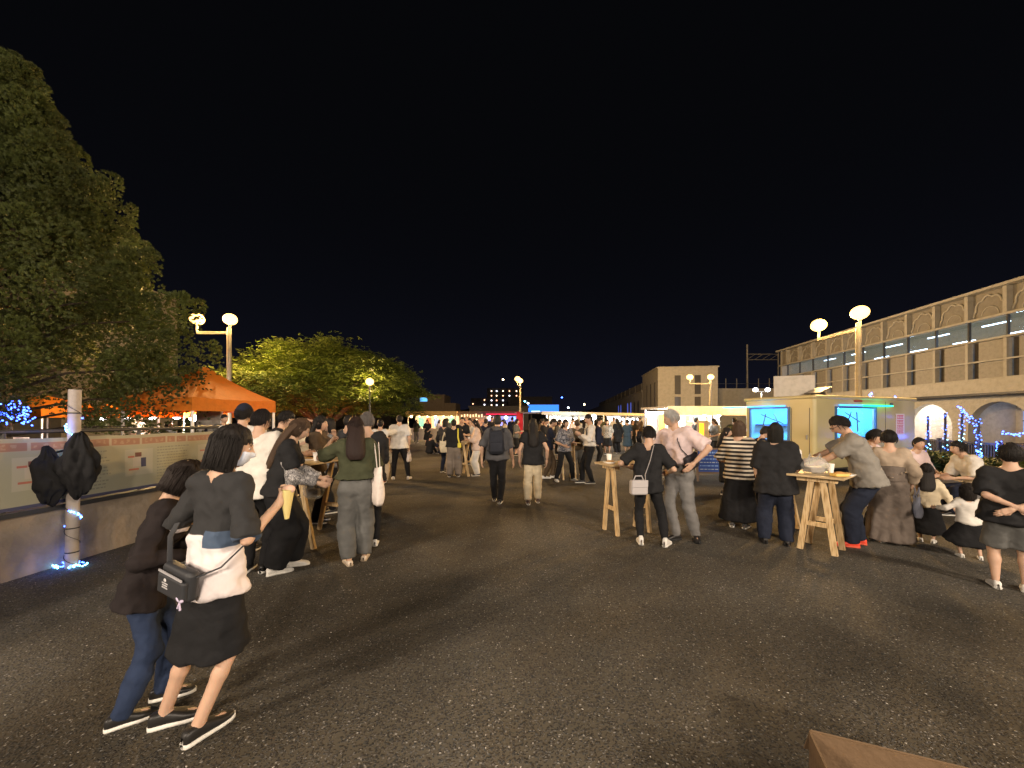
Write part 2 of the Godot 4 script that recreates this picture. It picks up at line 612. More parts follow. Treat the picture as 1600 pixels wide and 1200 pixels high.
# sp: px, py (pixel where the person stands) or pos; H height; yaw in degrees (0 faces the camera, 90 the right of the picture)
func person(label: String, sp: Dictionary) -> Node3D:
	var where: Vector3 = sp.get("pos", Vector3.ZERO) if sp.has("pos") else gp(sp.px, sp.py)
	var o := thing("person", label, "person", where, deg_to_rad(sp.get("yaw", 180.0)), sp.get("group", ""))
	var H: float = sp.get("H", 1.65)
	var s := H / 1.7
	var wd: float = sp.get("w", 1.0) * s
	var fem: bool = sp.get("fem", true)
	var D := -where.z
	var cell: float = sp.get("cell", 0.014 if D < 3.0 else 0.019 if D < 6.5 else 0.026 if D < 12.0 else 0.034)
	var fine := D < 6.5
	var rip := 0.017 * clampf(1.3 - D / 14.0, 0.25, 1.0)
	var kid := H < 1.2
	var hh: float = 0.10 + 0.073 * H
	var hs := hh / 0.225
	var skin: Color = sp.get("skin", SKIN)
	# --- joints
	var sit: float = sp.get("sit", 0.0)                                # height of the seat; 0 stands
	var hip_y: float = (sit + 0.10 * s) if sit > 0.0 else (0.515 * H if not kid else 0.47 * H) - sp.get("drop", 0.0)
	var sh_y := H - hh - 0.052 * H
	var up_len := sh_y - (0.515 * H if not kid else 0.47 * H)
	var hip: Vector3 = Vector3(0, hip_y, 0) + sp.get("hip", Vector3.ZERO)
	var R := Basis(Vector3.RIGHT, deg_to_rad(sp.get("lean", 3.0))) * Basis(Vector3.BACK, -deg_to_rad(sp.get("side", 0.0)))
	var Rs := R * Basis(Vector3.UP, deg_to_rad(sp.get("twist", 0.0)))
	var low := Basis(Vector3.RIGHT, deg_to_rad(sp.get("lean", 3.0)) * 0.5) * Basis(Vector3.BACK, -deg_to_rad(sp.get("side", 0.0)) * 0.5)
	var waist := hip + low * Vector3(0, up_len * 0.36, 0)
	var chest := waist + R * Vector3(0, up_len * 0.40, 0.01 * s)
	var sho := waist + R * Vector3(0, up_len * 0.64, 0)
	var neck := sho + R * Vector3(0, 0.025 * H, 0.0)
	var Rh := Basis(Vector3.UP, deg_to_rad(sp.get("hy", 0.0))) * Basis(Vector3.RIGHT, deg_to_rad(sp.get("hp", 0.0))) * Basis(Vector3.BACK, deg_to_rad(sp.get("tilt", 0.0)))
	var head := neck + R * Vector3(0, 0.027 * H + 0.07 * hs, 0.015 * s) + Rh * Vector3(0, 0.045 * hs, 0.012 * hs)
	var hx := Transform3D(Rh.scaled(Vector3.ONE * hs), head)
	var shw: float = (0.098 if fem else 0.112) * H * sp.get("w", 1.0) ** 0.5
	if kid: shw = 0.1 * H
	var hpw: float = 0.048 * H * minf(1.0, sp.get("w", 1.0))
	var feet := []
	var legs := []
	var arms := []
	for side in [1, -1]:                                              # 1: the person's left
		var ft: Array = sp.get("fl" if side > 0 else "fr", [side * 0.055 * H, 0.0, side * 8.0, 0.0])
		var fy: float = deg_to_rad(ft[2])
		var fp := Vector3(ft[0], ft[3] if ft.size() > 3 else 0.0, ft[1])
		var ank := fp + Vector3(0, 0.075 * s, 0)
		var hj := hip + low * Vector3(side * hpw, -0.02 * H, 0)
		var kp: Vector3 = sp.get("kl" if side > 0 else "kr", Vector3(sin(fy) * 0.6 + side * 0.08, 0.0, 1.0))
		var k := ik(hj, ank, 0.245 * H, 0.225 * H, kp)
		legs.append([hj, k[0], k[1], fp, fy])
		var sj := sho + Rs * Vector3(side * shw, -0.018 * H, 0)
		var hd = sp.get("hl" if side > 0 else "hr", null)
		var tgt: Vector3 = (hd * s if hd != null else sj + R * Vector3(side * 0.055 * s, -0.305 * H, 0.03 * s))
		if hd != null and sp.get("hand_upper", false): tgt = sho + R * (hd * s)
		var pole: Vector3 = sp.get("el" if side > 0 else "er", Vector3(side * 0.5, -0.35, -0.8))
		var e := ik(sj, tgt, 0.172 * H, 0.152 * H, pole)
		arms.append([sj, e[0], e[1]])
	# --- body, one surface
	var tr := (0.098 if fem else 0.104) * wd
	var tz := 0.82
	var body := []
	for side in [1, -1]:
		var q := Rs * Vector3(side, 0, 0)
		var ql := low * Vector3(side, 0, 0)
		var cx: float = (0.045 if fem else 0.053) * H * sp.get("w", 1.0)
		body.append([chest + q * cx, waist + ql * cx * (0.68 if fem else 0.82), tr * 0.98, tr * (0.82 if fem else 0.93), 0.04, 0, 0.0, 9.0, tz])
		body.append([waist + ql * cx * (0.68 if fem else 0.82), hip + ql * cx * 0.85, tr * (0.82 if fem else 0.93), tr * 1.04, 0.04, 0, 0.0, 9.0, 0.9])
		body.append([chest + q * cx * 0.6, sho + q * shw * 0.86, tr * 0.8, 0.052 * s, 0.05])
		body.append([neck, sho + q * shw * 0.9, 0.045 * s, 0.050 * s, 0.04])
		var l: Array = legs[0 if side > 0 else 1]
		var slim: float = sp.get("slim", 1.0)
		body.append([l[0] + low * Vector3(0, 0.02, -0.01), l[1], 0.084 * wd * slim, 0.054 * wd * slim, 0.035])
		var calf: Vector3 = l[1].lerp(l[2], 0.33) + Vector3(0, 0, -0.008)
		body.append([l[1], calf, 0.050 * wd * slim, 0.053 * wd * slim, 0.02])
		body.append([calf, l[2], 0.052 * wd * slim, 0.032 * s, 0.02])
		body.append([l[2] - Vector3(0, 0.03 * s, 0), l[3] + Vector3(sin(l[4]), 0, cos(l[4])) * 0.13 * s + Vector3(0, 0.035 * s, 0), 0.03 * s, 0.022 * s, 0.02])
		var a: Array = arms[0 if side > 0 else 1]
		body.append([a[0], a[1], 0.047 * wd, 0.037 * wd, 0.02])
		var fore: Vector3 = a[1].lerp(a[2], 0.3)
		body.append([a[1], fore, 0.036 * wd, 0.037 * wd, 0.015])
		body.append([fore, a[2], 0.037 * wd, 0.024 * s, 0.015])
	var neck_bone := [neck - R * Vector3(0, 0.03, 0), head + Rh * Vector3(0, -0.05, -0.02) * hs, 0.053 * hs, 0.050 * hs, 0.025]
	body.append(neck_bone)
	var bm := MB.new()
	bm.c = skin
	net(bm, body, cell)
	# head with its face, added to the same surface
	var hair_c: Color = sp.get("hair_c", Color(0.012, 0.010, 0.009))
	var lips := skin * Color(0.85, 0.55, 0.55)
	var ku := 44 if fine else 28
	var h0 := bm.v.size()
	star(bm, hx, ku, 34 if fine else 22, func(th, f): return head_point(th, f))
	for i in range(h0, bm.v.size()):
		var p: Vector3 = hx.affine_inverse() * bm.v[i]
		if p.z > 0.05 and absf(p.x) < 0.022 and absf(p.y + 0.056) < 0.010: bm.col[i] = lips
	for side in [1, -1]:
		bm.c = skin
		bm.ball(hx * Vector3(side * 0.074, 0.002, -0.008), Vector3(0.010, 0.030, 0.019) * hs, 8, 8, Rh)
		bm.c = Color(0.55, 0.52, 0.5)
		bm.ball(hx * Vector3(side * 0.031, 0.010, 0.0735), Vector3(0.0135, 0.0062, 0.010) * hs, 8, 6, Rh)
		bm.c = Color(0.015, 0.01, 0.008)
		bm.ball(hx * Vector3(side * 0.031, 0.0105, 0.0800), Vector3(0.006, 0.006, 0.0055) * hs, 8, 6, Rh)
		bm.c = hair_c
		bm.ball(hx * Vector3(side * 0.031, 0.029, 0.0795), Vector3(0.017, 0.0032, 0.006) * hs, 8, 6, Rh)
	# hands
	bm.c = skin
	for i in 2:
		var side := 1 if i == 0 else -1
		var a: Array = arms[i]
		var y: Vector3 = (a[2] - a[1]).normalized()
		var pn: Vector3 = sp.get("pl" if side > 0 else "pr", Vector3(-side, 0, 0.25))
		var z := (pn - y * pn.dot(y)).normalized()
		bm.add(hand_arrays(sp.get("cl" if side > 0 else "cr", 0.35)), Transform3D(Basis(y.cross(z), y, z).scaled(Vector3.ONE * 0.98 * s), a[2]), side > 0)
	bm.smooth()
	part(o, "body", bm, M.skin)
	# --- clothes
	var top: Dictionary = sp.get("top", {})
	var bot: Dictionary = sp.get("bot", {})
	var bw: float = bot.get("loose", 0.012) * s
	if bot.get("type", "pants") in ["pants", "shorts"]:
		var bones := []
		var upto: float = bot.get("len", 1.0)                         # share of the shin, below 0 share of the thigh left bare
		for side in [1, -1]:
			var l: Array = legs[0 if side > 0 else 1]
			var ql := low * Vector3(side, 0, 0)
			var cx: float = (0.045 if fem else 0.053) * H * sp.get("w", 1.0)
			bones.append([waist.lerp(hip, 0.35) + ql * cx * 0.75, hip + ql * cx * 0.85, tr * 0.93 + bw * 0.5, tr * 1.04 + bw, 0.04, 1, 0.0, 9.0, 0.92])
			var wide: float = bot.get("wide", 1.0)
			if upto <= 0.0:
				bones.append([l[0] + low * Vector3(0, 0.02, -0.01), l[0].lerp(l[1], 1.0 + upto), 0.086 * wd + bw, 0.075 * wd * wide + bw, 0.03, 2])
			else:
				bones.append([l[0] + low * Vector3(0, 0.02, -0.01), l[1], 0.086 * wd + bw, 0.058 * wd * wide + bw, 0.035])
				var ann: Vector3 = l[1].lerp(l[2] + Vector3(0, -0.02 * s, 0), upto)
				var cf: Vector3 = l[1].lerp(l[2], 0.33) + Vector3(0, 0, -0.006)
				bones.append([l[1], cf, 0.058 * wd * wide + bw, 0.058 * wd * wide + bw, 0.02])
				bones.append([cf, ann, 0.058 * wd * wide + bw, (0.043 * wide + 0.014 * (1.0 - upto)) * wd + bw, 0.02, 2, 0.05 if fine else 0.0, 5.0])
		shell(o, "trousers" if upto > 0 else "shorts", bones, bot.m, cell, rip * 0.6)
	elif bot.type == "skirt":
		var mid: Vector3 = (legs[0][3] + legs[1][3]) / 2 + sp.get("hem_shift", Vector3.ZERO)
		var hem: float = bot.get("hem", 0.3) * H
		var from := waist.lerp(hip, 0.1)
		var to := from.lerp(mid, (from.y - hem) / maxf(from.y - mid.y, 0.01))
		var hr: float = bot.get("r", 0.24) * s
		var to_mid := Vector3.ZERO
		var bones := []
		for side in [1, -1]:
			var cx: float = (0.045 if fem else 0.053) * H * sp.get("w", 1.0)
			var q := low * Vector3(side, 0, 0)
			var h1 := hip + q * cx * 0.85
			bones.append([from + q * cx * 0.75, h1, tr * 0.86 + bw * 0.4, tr * 1.04 + bw * 0.8, 0.04, 1, 0.0, 9.0, 0.90])
			var l: Array = legs[0 if side > 0 else 1]
			var lp: Vector3 = l[0].lerp(l[1], clampf((l[0].y - hem) / maxf(l[0].y - l[1].y, 0.01), 0, 1)) if hem > l[1].y else l[1].lerp(l[2], clampf((l[1].y - hem) / maxf(l[1].y - l[2].y, 0.01), 0, 1))
			var end := to.lerp(Vector3(lp.x, hem, lp.z), 0.8) + q * (hr * 0.36 - 0.055 * s)
			to_mid += end * 0.5
			bones.append([h1, end, maxf(tr * 1.04, 0.088 * wd) + bw, hr * 0.66, 0.04, 2, bot.get("folds", 0.06), bot.get("nf", 9.0)])
		bones.append([hip.lerp(to_mid, 0.35), to_mid, tr * 0.9, hr * 0.78, 0.05, 2, bot.get("folds", 0.06), bot.get("nf", 9.0)])
		shell(o, "skirt", bones, bot.m, cell, rip * 0.6)
	if top.has("m"):
		var tl: float = top.get("loose", 0.016) * s
		var bones := []
		var hem: float = top.get("hem", -0.03)                         # height of the hem over the hip joint, share of H
		for side in [1, -1]:
			var q := Rs * Vector3(side, 0, 0)
			var ql := low * Vector3(side, 0, 0)
			var cx: float = (0.045 if fem else 0.053) * H * sp.get("w", 1.0)
			bones.append([chest + q * cx, waist + ql * cx * 0.85, tr * 0.98 + tl, tr * 0.93 + tl * 1.1, 0.04, 0, 0.0, 9.0, tz * 1.03])
			bones.append([waist + ql * cx * 0.85, hip + ql * cx * 0.9 + low * Vector3(0, hem * H, 0), tr * 0.93 + tl * 1.1, tr * 1.07 + tl * 1.3 + bw * 1.0 + 0.010, 0.04, 2, 0.045 if fine else 0.0, 6.0, 0.93])
			bones.append([chest + q * cx * 0.6, sho + q * shw * 0.86, tr * 0.8 + tl, 0.054 * s + tl * 0.7, 0.05])
			bones.append([neck + R * Vector3(0, -0.018, 0.0) + q * 0.03, sho + q * shw * 0.9, 0.045 * s + tl * 0.3, 0.052 * s + tl * 0.6, 0.04])
			var a: Array = arms[0 if side > 0 else 1]
			var sl: float = top.get("sl" if side > 0 else "sr", top.get("sleeve", 0.62))   # 1 = elbow, 2 = wrist
			if sl <= 1.0:
				bones.append([a[0], a[0].lerp(a[1], sl), 0.051 * wd + tl, 0.046 * wd + tl * top.get("cuff", 1.5), 0.02, 2])
			else:
				bones.append([a[0], a[1], 0.051 * wd + tl, 0.042 * wd + tl, 0.02])
				bones.append([a[1], a[1].lerp(a[2], sl - 1.0), 0.042 * wd + tl, 0.032 * wd + tl * 0.7, 0.015, 2])
		if fem and not kid:
			bones.append([chest + R * Vector3(0.05, -0.03, 0.055) * s, chest + R * Vector3(-0.05, -0.03, 0.055) * s, 0.066 * s + tl * 0.4, 0.066 * s + tl * 0.4, 0.04])
		shell(o, top.get("name", "shirt"), bones, top.m, cell, rip)
		if top.has("belt"):
			var be := [[waist.lerp(hip, 0.50), waist.lerp(hip, 0.66), tr * 1.50 + bw, tr * 1.54 + bw, 0.01, 3, 0.0, 9.0, 0.70]]
			shell(o, "belt", be, top.belt, cell)
	# --- shoes
	var sk: String = sp.get("shoe", "low")
	for l in legs:
		var sm := shoe(sk)
		var u := part(o, "shoe", sm[0], sp.get("shoe_m", M.black_shoe))
		u.transform = Transform3D(Basis(Vector3.UP, l[4]).scaled(Vector3.ONE * s), l[3])
		part(u, "sole", sm[1], sp.get("sole_m", M.white_sole))
	# --- hair
	hair(o, sp.get("hair", "short"), hair_c, hx, hs, sho, R, sp, fine, s)
	if sp.has("mask"):
		var mk := MB.new()
		star(mk, hx, 40, 26, func(th, f):
			var p := head_point(th, f, true)
			var inn := smoothstep(1.18, 1.0, absf(th)) * smoothstep(-0.098, -0.088, p.y) * smoothstep(0.004, -0.006, p.y)
			return p * lerpf(0.9, 1.06, inn))
		part(o, "face_mask", mk.smooth(), sp.mask)
	if sp.has("glasses"):
		var gl := MB.new()
		for side in [1, -1]:
			var ring := []
			for q in 13: ring.append(hx * Vector3(side * 0.033 + cos(TAU * q / 12) * 0.024, 0.008 + sin(TAU * q / 12) * 0.018, 0.098))
			gl.tube(ring, range(13).map(func(_i): return 0.0028 * s), 5)
			gl.tube([hx * Vector3(side * 0.056, 0.012, 0.096), hx * Vector3(side * 0.078, 0.012, 0.0)], [0.0028, 0.0028], 5)
		gl.tube([hx * Vector3(-0.01, 0.012, 0.1), hx * Vector3(0.01, 0.012, 0.1)], [0.0028, 0.0028], 5)
		part(o, "glasses", gl, M.black_plastic)
	o.set_meta("joints", {"sho": sho, "hip": hip, "waist": waist, "chest": chest, "R": R, "arms": arms, "head": head, "s": s, "legs": legs, "neck": neck, "tr": tr, "shw": shw})
	return o

func hair(o: Node3D, kind: String, c: Color, hx: Transform3D, hs: float, sho: Vector3, R: Basis, sp: Dictionary, fine: bool, s: float) -> void:
	if kind == "none": return
	var m := MB.new()
	var cap := kind == "cap" or kind == "sunhat"
	var fringe: float = sp.get("fringe", 0.42)                          # lowest the hair comes on the forehead, radians up
	var bob: float = sp.get("bob", 0.135)
	var sd := hx.origin.x * 31.0 + hx.origin.y * 17.0
	star(m, hx, 72 if fine else 36, 46 if fine else 24, func(th, f):
		var p := head_point(th, f, false)
		var side := absf(th)
		var thick := 0.013
		var line: float
		if kind in ["bob", "long", "tail"]:
			line = lerpf(fringe, 0.12, smoothstep(0.7, 1.0, side))
			line = lerpf(line, -1.2, smoothstep(1.05, 1.45, side))
		else:
			line = lerpf(fringe, 0.25, smoothstep(0.6, 1.0, side))
			line = lerpf(line, -0.25, smoothstep(1.1, 1.7, side))
			line = lerpf(line, -0.62, smoothstep(1.8, 2.5, side))
		var inn := smoothstep(line - 0.10, line + 0.10, f)
		thick *= 0.8 + 0.7 * smoothstep(0.0, 1.2, f)
		if absf(th) < 1.6: thick = lerpf(0.003, thick, smoothstep(line - 0.05, line + 0.5, f))
		var strand := noise3.get_noise_3d(sin(th) * 125.0, f * 25.0 + sd * 50.0, cos(th) * 125.0) * 0.004 + noise3.get_noise_3d(sin(th) * 28.0 + sd * 90.0, f * 30.0, cos(th) * 28.0) * 0.008
		var q := p * (1.0 + (thick + strand) / p.length())
		if kind == "bob":
			# hangs straight from the widest part of the head down to the jaw or neck
			var fl := minf(f, 0.25)
			var wd := Vector3(0.087 * sin(th), 0, 0.104 * cos(th))
			if f < 0.25:
				var drop := clampf((0.25 - f) / (0.25 + 1.35), 0.0, 1.0)
				q = Vector3(wd.x, lerpf(0.028, -bob, minf(1.0, drop * 1.25)), wd.z) * (1.0 + strand * 5.0)
				if drop > 0.8: q = Vector3(wd.x * (1.0 - (drop - 0.8) * 4.0), -bob, wd.z * (1.0 - (drop - 0.8) * 4.0))
				elif drop > 0.6: q.x *= 1.0 - (drop - 0.6) * 0.35; q.z *= 1.0 - (drop - 0.6) * 0.35
				var open := smoothstep(1.35, 1.05, side)
				q = q.lerp(p * 0.88, open)
				return q
		return (p * 0.93).lerp(q, inn))
	if kind in ["long", "tail"]:
		var len: float = sp.get("hair_len", 0.34) * s
		var back: float = sp.get("hair_back", 0.10) * s
		var p0 := hx * Vector3(0, 0.03, -0.045)
		var p1 := hx * Vector3(0, -0.06, -0.075)
		var pn := sho + R * Vector3(0, 0.01, -back)
		var p3 := sho + R * Vector3(0, -len + 0.12, -back - 0.035)
		if kind == "tail":
			p0 = hx * Vector3(0, 0.03, -0.10); p1 = hx * Vector3(0, -0.01, -0.15)
		var path := []
		var rad := []
		for i in 15:
			var t := i / 14.0
			var a: Vector3 = p0.lerp(p1, minf(1, t * 3.0)) if t < 0.333 else (p1.lerp(pn, (t - 0.333) * 3.0) if t < 0.667 else pn.lerp(p3, (t - 0.667) * 3.0))
			path.append(a)
			rad.append((0.088 * hs * (0.95 + 0.22 * t) if kind == "long" else 0.035) * (1.0 - 0.4 * smoothstep(0.9, 1.0, t)))
		var first := m.v.size()
		m.tube(path, rad, 26, 0.52 if kind == "long" else 1.0, hx.basis.x.normalized())
		for i in range(first, m.v.size()):
			var an := m.uv[i].x * TAU
			m.v[i] += m.n[i] * (sin(an * 9.0 + sd) * 0.003 + noise3.get_noise_3d(sin(an) * 60.0, m.v[i].y * 60.0 + sd * 70.0, cos(an) * 60.0) * 0.010)
	elif kind == "bun":
		m.ball(hx * Vector3(0, 0.07, -0.10), Vector3(0.042, 0.038, 0.036) * hs, 14, 10)
	if cap:
		var k := MB.new()
		star(k, hx, 40, 24, func(th, f):
			var p := head_point(th, f, false)
			var inn := smoothstep(0.20, 0.26, f - (0.1 if absf(th) < 0.9 else 0.0))
			return (p * 0.92).lerp(p * 1.20 + Vector3(0, 0.006, 0), inn))
		var b0 := k.v.size()
		for i in 9:
			for j in 13:
				var a := (j / 12.0 - 0.5) * 2.2
				var r := i / 8.0
				var pp := Vector3(sin(a) * (0.085 + r * 0.01), 0.045 - r * 0.018 - absf(a) * absf(a) * 0.008, cos(a) * (0.075 + r * 0.085))
				k.vert(hx * pp, Vector3.UP)
		for i in 8:
			for j in 12:
				var q := b0 + i * 13 + j
				k.ix.append_array(PackedInt32Array([q, q + 13, q + 1, q + 1, q + 13, q + 14]))
		part(o, "cap", k.smooth(), sp.get("cap_m", M.black_cloth))
	m.smooth()
	if fine:
		# loose strands lying over the mass and past its lower edge
		var rs := RandomNumberGenerator.new()
		rs.seed = int(absf(sd) * 1000.0) + 5
		for k in (420 if sp.get("near", false) else 170):
			var th := rs.randf_range(0.5, TAU - 0.5)
			var sdv := absf(th - TAU if th > PI else th)
			var pth := th - TAU if th > PI else th
			var pts := []
			var low := -0.45 if kind not in ["bob", "long", "tail"] else -bob / 0.085
			if sdv < 1.2: low = fringe - 0.05
			var top := rs.randf_range(0.5, 1.1)
			var bot2 := low + rs.randf_range(-0.15, 0.25)
			for q in 5:
				var f := lerpf(top, bot2, q / 4.0)
				var p: Vector3
				if kind in ["bob"] and f < 0.25 and sdv > 1.2:
					p = Vector3(0.091 * sin(pth), lerpf(0.028, 0.028 + 0.085 * (f - 0.25), 1.0), 0.108 * cos(pth))
				else:
					p = head_point(pth, maxf(f, -0.6), false)
					p *= 1.0 + (0.019 if sdv > 1.2 else 0.008) / p.length()
				pts.append(hx * (p + Vector3(rs.randf_range(-1, 1), 0, rs.randf_range(-1, 1)) * 0.003))
			m.tube(pts, [0.0015, 0.0022, 0.0022, 0.002, 0.0006], 3, 1.0, Vector3.ZERO, false)
	part(o, "hair", m, hair_mat(c))

var hair_mats := {}
func hair_mat(c: Color) -> Material:
	if not hair_mats.has(c):
		var m := mat(c.linear_to_srgb(), 0.6)
		m.metallic_specular = 0.3
		m.normal_enabled = true
		m.normal_texture = M.strand
		m.normal_scale = 0.5
		m.uv1_scale = Vector3(3, 1, 1)
		hair_mats[c] = m
	return hair_mats[c]

# ---------------------------------------------------------------- things people carry (top-level things)
func world_of(p: Node3D, local: Vector3) -> Vector3:
	return p.transform * local

func tote(label: String, top: Vector3, sz: Vector2, yaw: float, m: Material, strap: float, depth := 0.09) -> Node3D:
	# top: where the straps hang from; sz: width and height of the bag
	var o := thing("tote_bag", label, "bag", top - Vector3(0, strap + sz.y, 0), yaw)
	var b := MB.new()
	var k := 28
	for i in 13:
		var t := i / 12.0
		for j in k + 1:
			var a := TAU * j / k
			var ww := sz.x / 2 * (0.86 + 0.16 * sin(t * 2.6) + 0.02 * sin(a * 5.0 + t * 9.0)) * (1.0 - 0.12 * pow(1.0 - t, 6.0))
			var dd := depth / 2 * (1.0 - 0.72 * t * t) * (1.0 - 0.5 * pow(1.0 - t, 8.0))
			b.vert(Vector3(ww * signf(cos(a)) * pow(absf(cos(a)), 0.5), t * sz.y + 0.012 * cos(a * 2.0) * t, dd * signf(sin(a)) * pow(absf(sin(a)), 0.7) + 0.008 * sin(a * 3.0 + t * 5.0)), Vector3.UP, Vector2(float(j) / k, t))
	for i in 12:
		for j in k:
			var q := i * (k + 1) + j
			b.ix.append_array(PackedInt32Array([q, q + 1, q + k + 1, q + 1, q + k + 2, q + k + 1]))
	var c := b.vert(Vector3(0, 0.004, 0), Vector3.DOWN)
	for j in k: b.ix.append_array(PackedInt32Array([c, j + 1, j]))
	part(o, "bag_body", b.smooth(), m)
	for side in [1, -1]:
		var st := MB.new()
		var path := []
		for i in 9:
			var t := i / 8.0
			path.append(Vector3(lerpf(-1, 1, t) * sz.x * 0.22 * (1.0 - 0.72 * sin(PI * t)), sz.y * 0.97 + strap * 1.03 * pow(sin(PI * t), 0.7), side * (depth * 0.12 + 0.01 * sin(PI * t))))
		st.tube(path, path.map(func(_p): return 0.013), 8, 0.25, Vector3.RIGHT)
		part(o, "handle", st, m)
	return o

func backpack(label: String, p: Node3D, m: Material, sz := Vector3(0.30, 0.44, 0.16)) -> Node3D:
	var j: Dictionary = p.get_meta("joints")
	var s: float = j.s
	var R: Basis = p.basis * j.R
	var o := thing("backpack", label, "backpack", Vector3.ZERO)
	var back: float = j.tr * 0.95 + 0.025
	o.transform = Transform3D(R, world_of(p, j.sho + j.R * Vector3(0, 0.02 * s - sz.y, -back - sz.z / 2)))
	var b := MB.new()
	b.rbox(Vector3(0, sz.y / 2, 0), sz, 0.06, Basis.IDENTITY, 4)
	for i in b.v.size():
		var v := b.v[i]
		var t := v.y / sz.y
		v.x *= 1.0 - 0.18 * pow(t, 3.0)
		if v.z < 0: v.z *= 1.0 - 0.25 * pow(t, 3.0)
		v += b.n[i] * noise3.get_noise_3d(v.x * 260.0, v.y * 200.0, v.z * 260.0 + 40.0) * 0.012
		b.v[i] = v
	part(o, "bag_body", b.smooth(), m)
	var pk := MB.new()
	pk.rbox(Vector3(0, sz.y * 0.30, -sz.z / 2 - 0.012), Vector3(sz.x * 0.78, sz.y * 0.42, 0.05), 0.022)
	part(o, "front_pocket", pk, m)
	for side in [1, -1]:
		var st := MB.new()
		var sx: float = side * j.shw * 0.62
		st.tube([Vector3(sx, sz.y - 0.03, sz.z / 2), Vector3(sx, sz.y + 0.035, sz.z / 2 + 0.06), Vector3(sx, sz.y + 0.035, sz.z / 2 + 0.13), Vector3(sx * 1.05, sz.y - 0.06, sz.z / 2 + back * 2.0 + 0.015), Vector3(sx * 1.35, sz.y - 0.25, sz.z / 2 + back * 1.9), Vector3(sx * 1.9, sz.y - 0.36, sz.z / 2 + back), Vector3(sx * 1.4, 0.06, sz.z / 2)], [0.026, 0.026, 0.026, 0.026, 0.024, 0.016, 0.016], 8, 0.3, Vector3.RIGHT)
		part(o, "shoulder_strap", st, m)
	return o
